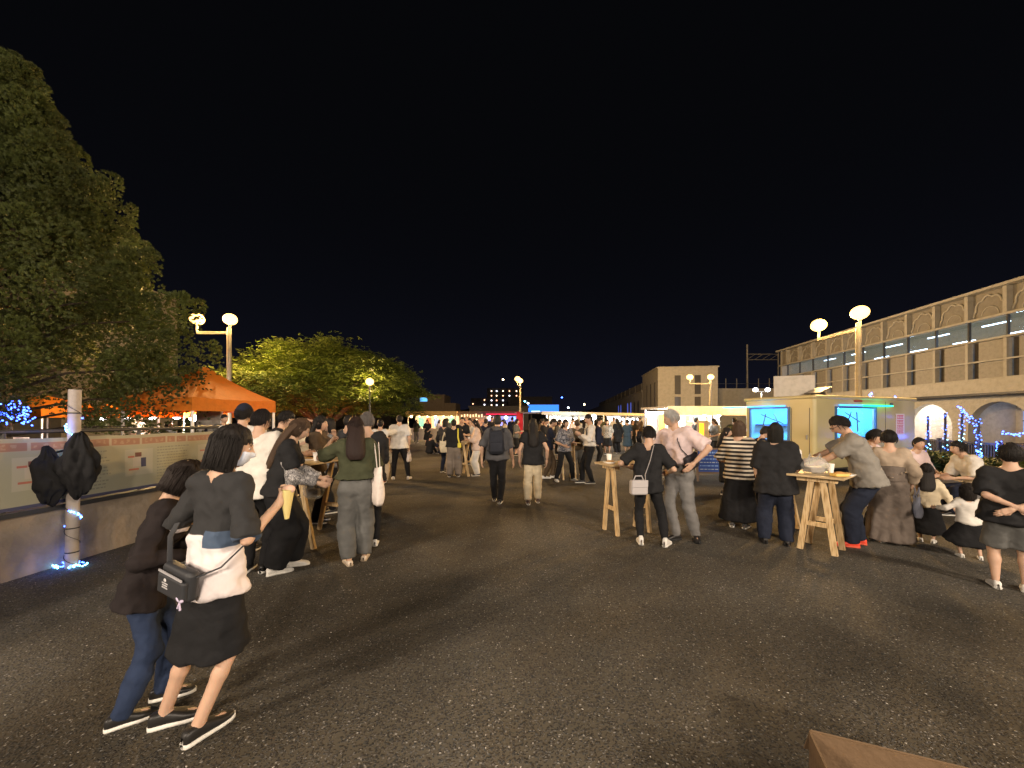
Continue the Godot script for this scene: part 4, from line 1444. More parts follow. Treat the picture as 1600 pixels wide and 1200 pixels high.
func tent(label: String, c: Vector3, w: float, d: float, eave: float, peak: float, turn: float, wall := true) -> Node3D:
	var o := thing("market_tent", label, "tent", c, turn, "")
	var hw := w / 2
	var hd := d / 2
	var names := [[Vector3(-hw, eave, hd), Vector3(hw, eave, hd)], [Vector3(hw, eave, hd), Vector3(hw, eave, -hd)], [Vector3(hw, eave, -hd), Vector3(-hw, eave, -hd)], [Vector3(-hw, eave, -hd), Vector3(-hw, eave, hd)]]
	var top := Vector3(0, peak, 0)
	for q in names:
		var m := MB.new()
		# sagging panel
		var n := 10
		for i in n + 1:
			for j in n + 1:
				var t := float(i) / n
				var u := float(j) / n
				var e: Vector3 = q[0].lerp(q[1], u)
				var p := e.lerp(top, t)
				p.y -= 0.10 * sin(PI * t) * (1.0 - 0.4 * absf(u - 0.5)) + 0.03 * sin(PI * u) * (1.0 - t)
				m.vert(p, Vector3.UP, Vector2(u, t))
		for i in n:
			for j in n:
				var s := i * (n + 1) + j
				m.ix.append_array(PackedInt32Array([s, s + n + 1, s + 1, s + 1, s + n + 1, s + n + 2]))
		part(o, "roof_panel", m.smooth(), M.orange_tent)
		var vl := MB.new()
		for j in n + 1:
			var u := float(j) / n
			var e: Vector3 = q[0].lerp(q[1], u)
			var ox: Vector3 = Vector3(e.x / hw, 0, e.z / hd) * 0.006 * sin(u * 19.0)
			vl.vert(e - Vector3(0, 0.03 * sin(PI * u), 0), Vector3.UP, Vector2(u, 0))
			vl.vert(e + ox - Vector3(0, 0.36, 0), Vector3.UP, Vector2(u, 1))
		for j in n:
			vl.ix.append_array(PackedInt32Array([j * 2, j * 2 + 2, j * 2 + 1, j * 2 + 1, j * 2 + 2, j * 2 + 3]))
		part(o, "valance", vl.smooth(), M.orange_tent)
	for sx in [-1, 1]:
		for sz in [-1, 1]:
			part(o, "tent_leg", MB.new().box(Vector3(sx * (hw - 0.04), eave / 2, sz * (hd - 0.04)), Vector3(0.05, eave, 0.05)), M.white_plastic)
	return o

func build_tents() -> void:
	tent("orange pitched market tent standing nearest the left tables", Vector3(-9.3, 0, -11.6), 2.6, 2.6, 2.18, 3.22, deg_to_rad(-14))
	var sc := thing("side_screen", "grey cloth screen hung at the side of the orange tent", "screen", Vector3(-9.0, 0, -11.4), deg_to_rad(-14))
	part(sc, "cloth", MB.new().box(Vector3(0, 0.95, 0), Vector3(0.95, 1.9, 0.03)), cloth(lin(0.34, 0.32, 0.28)))
	part(sc, "frame", MB.new().box(Vector3(0.49, 0.98, 0), Vector3(0.05, 1.96, 0.05)), M.white_plastic)
	tent("long orange tent with white lamps behind the big evergreen", Vector3(-13.2, 0, -14.8), 4.6, 3.0, 2.02, 2.55, deg_to_rad(-8))
	tent("orange tent farthest along behind the big evergreen", Vector3(-18.5, 0, -15.2), 4.6, 3.0, 2.02, 2.55, deg_to_rad(-8))
	# counters and bright lamps under the tents
	var spots := [at(200, 652, 13.6), at(238, 651, 13.6), at(276, 650, 13.6), at(302, 653, 13.4), at(316, 652, 13.2), at(160, 653, 14.0)]
	for i in spots.size():
		var l := thing("clamp_lamp", "bright white clamp lamp glowing under the orange tents", "lamp", spots[i], 0.0, "white lamps under the orange tents")
		part(l, "lamp_bulb", MB.new().ball(Vector3.ZERO, Vector3(0.12, 0.12, 0.12), 12, 8), M.led_white)
		part(l, "stem", MB.new().tube([Vector3(0, 0.08, 0), Vector3(0, 0.55, 0)], [0.012, 0.012], 6), M.steel)
		if i % 2 == 0: omni(Vector3.ZERO, Color(1.0, 0.93, 0.86), 6.0, 0.08, l)
	for i in 3:
		var c := thing("stall_counter", ["white cloth counter under the orange tent near the lamp post", "white cloth counter under the long orange tent", "white cloth counter under the farthest orange tent"][i], "counter", [Vector3(-11.6, 0, -13.9), Vector3(-13.9, 0, -13.4), Vector3(-18.6, 0, -13.8)][i], deg_to_rad(-8))
		part(c, "counter_top", MB.new().box(Vector3(0, 0.92, 0), Vector3(1.9, 0.05, 0.7)), M.white_plastic)
		part(c, "counter_cloth", MB.new().box(Vector3(0, 0.45, 0), Vector3(1.86, 0.89, 0.66)), M.white_cloth)
	# blue fairy-light net in the hedge far left
	for q in [[8, 648, 10, 0.5], [22, 640, 9, 0.5], [42, 650, 8, 0.25]]:
		var l := thing("fairy_lights", "cluster of blue fairy lights hanging under the big evergreen", "fairy lights", at(q[0], q[1], 8.2), 0.0, "blue fairy light clusters under the evergreen")
		var b := MB.new()
		var wire := []
		for k in 26:
			var an := k * 2.4
			var w := Vector3(cos(an) * q[3] * 0.45 * sqrt(k / 26.0), sin(an) * 0.22 * sqrt(k / 26.0), rng.randf_range(-0.1, 0.1))
			wire.append(w)
			b.ball(w, Vector3.ONE * 0.016, 6, 4)
		part(l, "light_bulbs", b, M.led_blue).set_meta("kind", "stuff")
		part(l, "light_wire", MB.new().tube(wire, wire.map(func(_w): return 0.003), 4), M.black_plastic)
# ---------------------------------------------------------------- the station building along the right
func build_station() -> void:
	var o := thing("station_building", "long two-storey station building with arcade and scalloped parapet", "building", Vector3(27.58, 0, -14.0), -0.103)
	var L := 30.2
	var first := 8.04 - 2.06 * 3
	var cols := []
	var u := first
	while u < L:
		if u >= 0.0: cols.append(u)
		u += 2.06
	# shell of the upper storey: floor, roof, back wall, end wall
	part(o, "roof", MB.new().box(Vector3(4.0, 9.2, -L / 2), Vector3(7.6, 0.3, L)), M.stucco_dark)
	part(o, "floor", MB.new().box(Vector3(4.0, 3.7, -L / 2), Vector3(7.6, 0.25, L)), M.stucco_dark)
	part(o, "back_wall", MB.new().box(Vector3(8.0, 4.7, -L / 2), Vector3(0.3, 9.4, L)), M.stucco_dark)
	for e in [0.12, L - 0.12]:
		part(o, "end_wall", MB.new().box(Vector3(3.95, 4.7, -e), Vector3(7.7, 9.3, 0.24)), M.stucco)
	part(o, "cornice", MB.new().box(Vector3(-0.10, 9.36, -L / 2), Vector3(0.55, 0.16, L + 0.2)), M.stucco)
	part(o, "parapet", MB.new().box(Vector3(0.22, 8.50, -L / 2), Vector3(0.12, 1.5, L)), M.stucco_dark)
	part(o, "string_course", MB.new().box(Vector3(0.06, 7.68, -L / 2), Vector3(0.42, 0.13, L)), M.stucco)
	part(o, "sill", MB.new().box(Vector3(0.04, 6.36, -L / 2), Vector3(0.44, 0.12, L)), M.stucco)
	part(o, "ledge", MB.new().box(Vector3(-0.02, 3.98, -L / 2), Vector3(0.5, 0.14, L)), M.stucco)
	part(o, "rail", MB.new().box(Vector3(-0.14, 5.08, -L / 2), Vector3(0.07, 0.09, L)), M.stucco)
	part(o, "eave", MB.new().box(Vector3(-0.35, 3.46, -L / 2), Vector3(1.3, 0.86, L + 0.1)), M.stucco)
	part(o, "gutter", MB.new().box(Vector3(-1.04, 3.06, -L / 2), Vector3(0.10, 0.12, L)), M.dark_steel)
	var louvre := mottled(lin(0.22, 0.21, 0.185), 0.6, 0.8)
	var louvre2 := mottled(lin(0.195, 0.185, 0.165), 0.6, 0.8)
	for i in cols.size():
		var c: float = cols[i]
		part(o, "pilaster", MB.new().box(Vector3(0.0, 8.5, -c), Vector3(0.34, 1.52, 0.20)), M.stucco)
		part(o, "mullion", MB.new().box(Vector3(0.02, 7.02, -c), Vector3(0.14, 1.18, 0.07)), M.dark_steel)
		part(o, "pier", MB.new().box(Vector3(0.0, 5.17, -c), Vector3(0.30, 2.24, 0.16)), M.stucco)
		if i + 1 >= cols.size(): continue
		var mid: float = (c + cols[i + 1]) / 2
		var pane := part(o, "pane", MB.new().box(Vector3(0.08, 7.02, -mid), Vector3(0.012, 1.18, 1.97)), M.glass)
		pane.name = "pane"
		part(o, "infill_panel", MB.new().box(Vector3(0.16, 5.17, -mid + 0.18), Vector3(0.10, 2.24, 1.55)), louvre if i % 2 else louvre2)
		part(o, "recess_shade_panel", MB.new().box(Vector3(0.30, 5.17, -mid - 0.80), Vector3(0.05, 2.24, 0.40)), M.recess_shade)  # shade of the deep gap beside the infill, painted as a dark panel
		# scalloped shell arch in the parapet
		var path := []
		for k in 41:
			var a := PI * k / 40.0
			var r := 0.80 + 0.10 * absf(sin(a * 4.5))
			path.append(Vector3(0.12, 7.86 + sin(a) * r * 1.35, -mid + cos(a) * r))
		part(o, "shell_arch", MB.new().tube(path, path.map(func(_p): return 0.055), 8), M.stucco)
		var path2 := []
		for k in 17:
			var a := PI * k / 16.0
			path2.append(Vector3(0.14, 7.86 + sin(a) * 0.5, -mid + cos(a) * 0.45))
		part(o, "shell_arch", MB.new().tube(path2, path2.map(func(_p): return 0.03), 6), M.stucco)
	# fluorescent tubes inside the glazed band
	for k in 7:
		var z := 3.0 + k * 3.6
		for j in 2:
			var l := part(o, "ceiling_light", MB.new().box(Vector3(0, 0, 0), Vector3(0.10, 0.05, 1.5)), glow(Color(0.75, 0.88, 1.0), 5.0))
			l.position = Vector3(1.6 + j * 3.0, 7.55 - j * 0.2, -z - j * 1.4)
		if k % 2 == 0: omni(Vector3(3.0, 7.2, -z), Color(0.70, 0.84, 1.0), 4.0, 0.3, o)
	# ground floor: arcade wall with round arches
	var hgt := 3.04
	var rad := 1.62
	var spring := 1.02
	var cen := []
	for k in range(-2, 6): cen.append(8.54 + 4.2 * k)
	var wall := MB.new()
	var th := 0.45
	for xx in [0.0, th]:
		var flip: bool = xx > 0.0
		var at_u := 0.0
		for c in cen:
			var lo: float = c - rad
			if lo > at_u: strip_quad(wall, xx, at_u, lo, 0.0, hgt, flip)
			at_u = maxf(at_u, lo)
			var n := 16
			for k in n:
				var a0 := PI * k / n
				var a1 := PI * (k + 1) / n
				var u0: float = c - cos(a0) * rad
				var u1: float = c - cos(a1) * rad
				if u1 <= 0.0: continue
				u0 = maxf(u0, 0.0)
				var p0 := Vector3(xx, spring + sin(a0) * rad, -u0)
				var p1 := Vector3(xx, spring + sin(a1) * rad, -u1)
				wall.quad(p1, p0, Vector3(xx, hgt, -u0), Vector3(xx, hgt, -u1), not flip)
			at_u = c + rad
		strip_quad(wall, xx, at_u, L, 0.0, hgt, flip)
	for c in cen:
		if c - rad < 0.0: continue
		var n := 16
		for k in n:
			var a0 := PI * k / n
			var a1 := PI * (k + 1) / n
			var q := [Vector3(0, spring + sin(a0) * rad, -(c - cos(a0) * rad)), Vector3(0, spring + sin(a1) * rad, -(c - cos(a1) * rad))]
			wall.quad(q[0], q[1], q[1] + Vector3(th, 0, 0), q[0] + Vector3(th, 0, 0))
		for s in [-1, 1]:
			wall.quad(Vector3(0, 0, -c + s * rad), Vector3(th, 0, -c + s * rad), Vector3(th, spring, -c + s * rad), Vector3(0, spring, -c + s * rad), s < 0)
	part(o, "arcade_wall", wall, M.stucco)
	part(o, "inner_wall", MB.new().box(Vector3(3.2, 1.5, -L / 2), Vector3(0.2, 3.0, L)), mottled(lin(0.55, 0.52, 0.47), 0.4))
	part(o, "arcade_floor", MB.new().box(Vector3(1.8, 0.05, -L / 2), Vector3(2.7, 0.1, L)), M.concrete)
	# each arch is a bay of its own with a cross wall; one is brightly lit
	for k in range(1, cen.size()):
		part(o, "cross_wall", MB.new().box(Vector3(1.8, 1.5, -(cen[k] - 2.1)), Vector3(2.6, 3.0, 0.15)), mottled(lin(0.5, 0.47, 0.42), 0.4))
	var pm := mat(Color.WHITE, 0.6)
	pm.albedo_texture = print_poster()
	for k in [2, 3]:
		var c: float = cen[k]
		for j in 2:
			var l := part(o, "ceiling_light", MB.new().ball(Vector3.ZERO, Vector3(0.16, 0.05, 0.16), 14, 8), M.led_white)
			l.position = Vector3(1.0 + j * 0.9, 2.7, -c + 0.6 - j * 1.2)
			if k == 3: omni(Vector3(1.0 + j * 0.9, 2.6, -c + 0.6 - j * 1.2), Color(1.0, 0.95, 0.90), 4.5, 0.15, o)
		for j in 4:
			part(o, "poster", MB.new().box(Vector3(3.07, 1.35, -c + 1.2 - j * 0.8), Vector3(0.02, 0.9, 0.6)), pm)
	# lit blue glazed doors in the arch nearest the viewer's end
	for j in 3:
		var w := part(o, "lit_window", MB.new().box(Vector3(3.05, 1.45, -cen[2] + 1.0 - j * 1.05), Vector3(0.03, 1.3, 0.98)), glow(Color(0.42, 0.58, 0.95), 0.55))
		part(w, "frame", MB.new().box(Vector3(3.02, 1.5, -cen[2] + 1.0 - j * 1.05), Vector3(0.05, 0.05, 0.98)), M.dark_steel)

func strip_quad(m: MB, x: float, u0: float, u1: float, y0: float, y1: float, flip: bool) -> void:
	if u1 - u0 < 0.01: return
	m.quad(Vector3(x, y0, -u1), Vector3(x, y0, -u0), Vector3(x, y1, -u0), Vector3(x, y1, -u1), not flip)

func print_poster() -> ImageTexture:
	var im := Image.create(64, 96, false, Image.FORMAT_RGB8)
	im.fill(lin(0.62, 0.56, 0.54))
	var r := RandomNumberGenerator.new()
	r.seed = 77
	for k in 4:
		var y := 6 + k * 22
		im.fill_rect(Rect2i(8, y, 48, 3), lin(0.50, 0.05, 0.08))
		im.fill_rect(Rect2i(8, y + 14, 48, 3), lin(0.50, 0.05, 0.08))
		for q in 4: im.fill_rect(Rect2i(10 + q * 13, y, 3, 17), lin(0.50, 0.05, 0.08))
		im.fill_rect(Rect2i(14, y + 7, 36, 2), lin(0.50, 0.05, 0.08))
	return ImageTexture.create_from_image(im)

# ---------------------------------------------------------------- far buildings
func build_far() -> void:
	# beige stair tower with slit windows, its long lower wing running away, and a wall to its right
	var o := thing("stair_tower", "beige blocky stair tower with tall slit windows", "building", Vector3(17.1, 0, -45.0), -0.137)
	var W := 6.6
	var Dp := 9.0
	var h := 7.6
	part(o, "wall", MB.new().box(Vector3(W / 2, h / 2, -Dp / 2), Vector3(W, h, Dp)), M.stucco)
	part(o, "cornice", MB.new().box(Vector3(W / 2, h + 0.06, -Dp / 2), Vector3(W + 0.24, 0.14, Dp + 0.24)), M.stucco)
	for k in 3:
		part(o, "slit_window", MB.new().box(Vector3(-0.01, 3.6, -1.4 - k * 2.3), Vector3(0.08, 4.9, 0.32)), M.dark_steel)
	for k in 2:
		var x := 2.2 + k * 2.2
		part(o, "window", MB.new().box(Vector3(x, 5.6, 0.02), Vector3(0.65, 2.2, 0.08)), M.dark_steel)
		part(o, "window", MB.new().box(Vector3(x, 3.2, 0.02), Vector3(0.65, 2.0, 0.08)), mat(lin(0.06, 0.055, 0.05), 0.25))
		part(o, "spandrel", MB.new().box(Vector3(x, 4.3, 0.03), Vector3(0.65, 0.3, 0.05)), M.stucco)
	var wg := thing("station_wing", "long low beige wing with arched windows and fence along its roof", "building", Vector3(17.1 + 1.23, 0, -54.0), -0.137)
	var Lw := 110.0
	part(wg, "wall", MB.new().box(Vector3(3.0, 2.75, -Lw / 2), Vector3(6.0, 5.5, Lw)), M.stucco)
	part(wg, "roof_edge", MB.new().box(Vector3(2.98, 5.56, -Lw / 2), Vector3(6.2, 0.14, Lw)), M.stucco)
	for k in 14:
		part(wg, "fence_post", MB.new().box(Vector3(0.1, 6.2, -1.0 - k * 5.0), Vector3(0.1, 1.2, 0.1)), M.stucco_dark)
	part(wg, "fence_mesh", MB.new().box(Vector3(0.12, 6.2, -35.0), Vector3(0.03, 1.1, 70.0)), M.stucco_dark)
	for k in 6:
		var w := part(wg, "window", arch_panel(1.0, 2.2), glow(Color(0.35, 0.42, 0.85), 0.35) if k > 1 else M.dark_steel)
		w.position = Vector3(-0.03, 2.2, -3.0 - k * 3.2 - (5.0 if k > 3 else 0.0))
		w.rotation.y = -PI / 2
	var yw := thing("yard_wall", "plain beige wall with mesh fence between tower and station", "wall", Vector3(23.6, 0, -47.5))
	part(yw, "wall", MB.new().box(Vector3(5.6, 2.7, 0), Vector3(11.2, 5.4, 0.4)), M.stucco)
	part(yw, "fence_mesh", MB.new().box(Vector3(5.6, 6.0, -0.1), Vector3(11.2, 0.05, 0.05)), M.dark_steel)
	for k in 9:
		part(yw, "fence_post", MB.new().box(Vector3(0.2 + k * 1.35, 6.0, -0.1), Vector3(0.07, 1.3, 0.07)), M.stucco_dark)
	# railway mast with lattice arm
	for k in 2:
		var ms := thing("railway_mast", ["slim railway mast with lattice arm above the yard wall", "second railway mast close to the station's end"][k], "mast", [Vector3(34.0, 0, -55.5), Vector3(38.5, 0, -55.5)][k])
		part(ms, "post", MB.new().tube([Vector3.ZERO, Vector3(0, 12.4 - k * 1.2, 0)], [0.16, 0.12], 8), M.steel)
		if k == 0:
			part(ms, "arm", MB.new().bar(Vector3(0, 11.0, 0), Vector3(4.4, 11.0, 0), 0.1, 0.1), M.steel)
			part(ms, "arm", MB.new().bar(Vector3(0, 10.2, 0), Vector3(4.4, 10.2, 0), 0.1, 0.1), M.steel)
			for q in 4:
				part(ms, "lattice_bar", MB.new().bar(Vector3(q * 1.1, 10.25, 0), Vector3(q * 1.1 + 1.1, 10.95, 0), 0.06, 0.06), M.steel)
	# grey flat-roofed building
	var g := thing("flat_roofed_building", "grey stepped flat-roofed building beyond the left stall", "building", Vector3(-19.3, 0, -80.0))
	var gm := mottled(lin(0.20, 0.17, 0.14), 0.1, 0.9)
	part(g, "wall", MB.new().box(Vector3(2.6, 3.3, -4), Vector3(5.2, 6.6, 8)), gm)
	part(g, "wall", MB.new().box(Vector3(5.6, 2.5, -4), Vector3(3.8, 5.0, 7.5)), gm)
	part(g, "roof_edge", MB.new().box(Vector3(2.6, 6.65, -4), Vector3(5.5, 0.15, 8.3)), gm)
	part(g, "lit_window", MB.new().box(Vector3(0.9, 5.7, 0.02), Vector3(1.5, 0.8, 0.06)), glow(Color(0.4, 0.75, 1.0), 0.8))
	# apartment block with rows of corridor lights
	var ap := thing("apartment_block", "distant apartment block with rows of small corridor lights", "building", Vector3(-10.4, 0, -160.0))
	var am := mottled(lin(0.06, 0.06, 0.068), 0.05, 0.95)
	part(ap, "wall", MB.new().box(Vector3(7.5, 7.3, -5), Vector3(15.0, 14.6, 9)), am)
	part(ap, "wall", MB.new().box(Vector3(-3.5, 5.2, -5), Vector3(6.6, 10.4, 9)), am)
	for f in 7:
		part(ap, "balcony", MB.new().box(Vector3(7.5, 0.9 + f * 1.95, 0.1), Vector3(15.0, 0.5, 0.9)), am)
	var dots := [[721, 658, 1], [740, 641, 1]]
	var bulb_mats := [glow(Color(1.0, 0.86, 0.72), 3.0), glow(Color(1.0, 0.72, 0.55), 2.4), glow(Color(0.95, 0.95, 1.0), 2.8)]
	for col in [[768, 611, 5], [776, 611, 4], [786, 611, 5], [796, 611, 3], [807, 611, 3], [757, 625, 4], [739, 631, 3], [748, 641, 1]]:
		for k in col[2]:
			var p := at(col[0], col[1] + k * 7.3, 159.2)
			var l := part(ap, "corridor_light", MB.new().ball(Vector3.ZERO, Vector3(0.27, 0.27, 0.1), 8, 6), bulb_mats[(k + col[0]) % 3])
			l.position = p - ap.position
	# blue lit sign board
	var sg := thing("lit_billboard", "wide glowing blue billboard above the stalls", "billboard", at(849, 645, 70.0) * Vector3(1, 0, 1))
	part(sg, "sign_face", MB.new().box(Vector3(0, 3.45, 0), Vector3(5.6, 1.55, 0.12)), glow(Color(0.16, 0.48, 0.95), 0.9))
	part(sg, "frame", MB.new().box(Vector3(0, 3.45, -0.12), Vector3(5.8, 1.75, 0.1)), M.dark_steel)
	for q in [-2.2, 2.2]: part(sg, "leg", MB.new().box(Vector3(q, 1.3, -0.1), Vector3(0.18, 2.6, 0.18)), M.dark_steel)
	part(sg, "sign_lettering", MB.new().box(Vector3(-1.4, 2.95, 0.07), Vector3(1.6, 0.35, 0.03)), glow(Color(0.7, 0.85, 1.0), 1.4))
	for q in [[820, 627, 90, "cyan"], [825, 630, 90, "white"], [848, 626, 120, "white"], [878, 621, 140, "blue"], [913, 632, 100, "warm"], [888, 637, 90, "white"], [786, 593, 200, "warm"]]:
		var ll := thing("distant_light", "tiny %s light of the town far behind the stalls" % q[3], "light", at(q[0], q[1], q[2]), 0.0, "town lights far behind")
		part(ll, "lamp_bulb", MB.new().ball(Vector3.ZERO, Vector3(0.24, 0.2, 0.2) * (q[2] / 100.0), 8, 6), {"cyan": M.led_cyan, "white": M.globe_white, "blue": M.led_blue, "warm": M.warm_bulb}[q[3]])
		part(ll, "lamp_mast", MB.new().tube([Vector3(0, -0.15, 0), Vector3(0, -ll.position.y, 0)], [0.06, 0.08], 6), M.dark_steel)
	# dark blocks and hills along the horizon
	var rr := RandomNumberGenerator.new()
	rr.seed = 9
	var dk := [[-62, 70, 9, 7.5, 10], [-45, 85, 12, 6.5, 9], [-33, 95, 9, 8.0, 9], [5, 110, 12, 7.6, 9], [-2, 62, 9, 3.4, 7]]
	for q in dk:
		var b := thing("town_block", "dark unlit town building on the horizon", "building", Vector3(q[0], 0, -q[1]), 0.0, "dark town buildings on the horizon")
		part(b, "wall", MB.new().box(Vector3(0, q[3] / 2.0, 0), Vector3(q[2], q[3], q[4])), am)
		part(b, "roof", MB.new().box(Vector3(0, q[3] + 0.1, 0), Vector3(q[2] + 0.3, 0.2, q[4] + 0.3)), am)
		for k in 3: part(b, "window", MB.new().box(Vector3(-q[2] * 0.3 + k * q[2] * 0.3, q[3] * 0.66, q[4] / 2.0 + 0.01), Vector3(1.0, 1.1, 0.06)), M.dark_steel)
	# building whose lit upper windows glint through the big evergreen
	var hb := thing("lit_house", "house with a few warm lit windows behind the big evergreen", "building", Vector3(-34.0, 0, -27.0))
	part(hb, "wall", MB.new().box(Vector3(0, 5.5, 0), Vector3(14, 11, 8)), M.stucco_dark)
	part(hb, "roof", MB.new().box(Vector3(0, 11.1, 0), Vector3(14.4, 0.25, 8.4)), M.stucco_dark)
	for q in [[-2.4, 8.6], [3.0, 7.6], [-3.2, 7.2], [-1.0, 3.6], [2.4, 3.4]]:
		part(hb, "lit_window", MB.new().box(Vector3(q[0], q[1], 4.02), Vector3(1.3, 1.3, 0.06)), glow(Color(1.0, 0.78, 0.42), 1.6))
	var hill := MB.new()
	var n := 60
	for i in n + 1:
		var t := float(i) / n
		var x := lerpf(-420, 420, t)
		var y := 11.0 + 9.0 * noise3.get_noise_2d(x * 0.14, 3.0) + 4.0 * noise3.get_noise_2d(x * 0.6, 30.0)
		hill.vert(Vector3(x, -1, -380), Vector3(0, 0.3, 1)); hill.vert(Vector3(x, y, -440), Vector3(0, 0.5, 1))
	for i in n: hill.ix.append_array(PackedInt32Array([i * 2, i * 2 + 1, i * 2 + 2, i * 2 + 1, i * 2 + 3, i * 2 + 2]))
	structure("hills", hill.smooth(), mat(lin(0.03, 0.04, 0.03), 1.0))

func arch_panel(w: float, h: float) -> ArrayMesh:
	var m := MB.new()
	var p := [Vector3(-w / 2, 0, 0), Vector3(w / 2, 0, 0)]
	for k in 9:
		var a := PI * k / 8.0
		p.append(Vector3(cos(a) * w / 2, h - w / 2 + sin(a) * w / 2, 0))
	for k in range(1, p.size() - 1):
		m.trig(p[0], p[k], p[k + 1])
		m.trig(p[0] - Vector3(0, 0, 0.05), p[k + 1] - Vector3(0, 0, 0.05), p[k] - Vector3(0, 0, 0.05))
	return m.build()

# ---------------------------------------------------------------- stalls
func bulb(o: Node3D, p: Vector3, r: float, m: Material, e := 0.0, c := Color.WHITE) -> void:
	part(o, "lamp_bulb", MB.new().ball(Vector3.ZERO, Vector3.ONE * r, 10, 8), m).position = p
	if e > 0.0: omni(p, c, e, r, o)

func stall(label: String, c: Vector3, w: float, d: float, h: float, roof: Material, back: Material, turn := 0.0) -> Node3D:
	# local: +z is the open front
	var o := thing("market_stall", label, "market stall", c, turn)
	for sx in [-1, 1]:
		for sz in [-1, 1]:
			part(o, "post", MB.new().box(Vector3(sx * (w / 2 - 0.05), h / 2, sz * (d / 2 - 0.05)), Vector3(0.07, h, 0.07)), M.steel)
	part(o, "roof", MB.new().box(Vector3(0, h + 0.05, 0), Vector3(w + 0.2, 0.08, d + 0.2)), roof)
	part(o, "fascia", MB.new().box(Vector3(0, h - 0.12, d / 2 + 0.11), Vector3(w + 0.2, 0.30, 0.03)), roof)
	part(o, "back_panel", MB.new().box(Vector3(0, h * 0.5 + 0.1, -d / 2 + 0.02), Vector3(w - 0.16, h - 0.35, 0.04)), back)
	part(o, "counter", MB.new().box(Vector3(0, 0.88, d / 2 - 0.35), Vector3(w - 0.2, 0.05, 0.6)), M.white_plastic)
	part(o, "counter_front", MB.new().box(Vector3(0, 0.43, d / 2 - 0.10), Vector3(w - 0.24, 0.84, 0.03)), back)
	return o

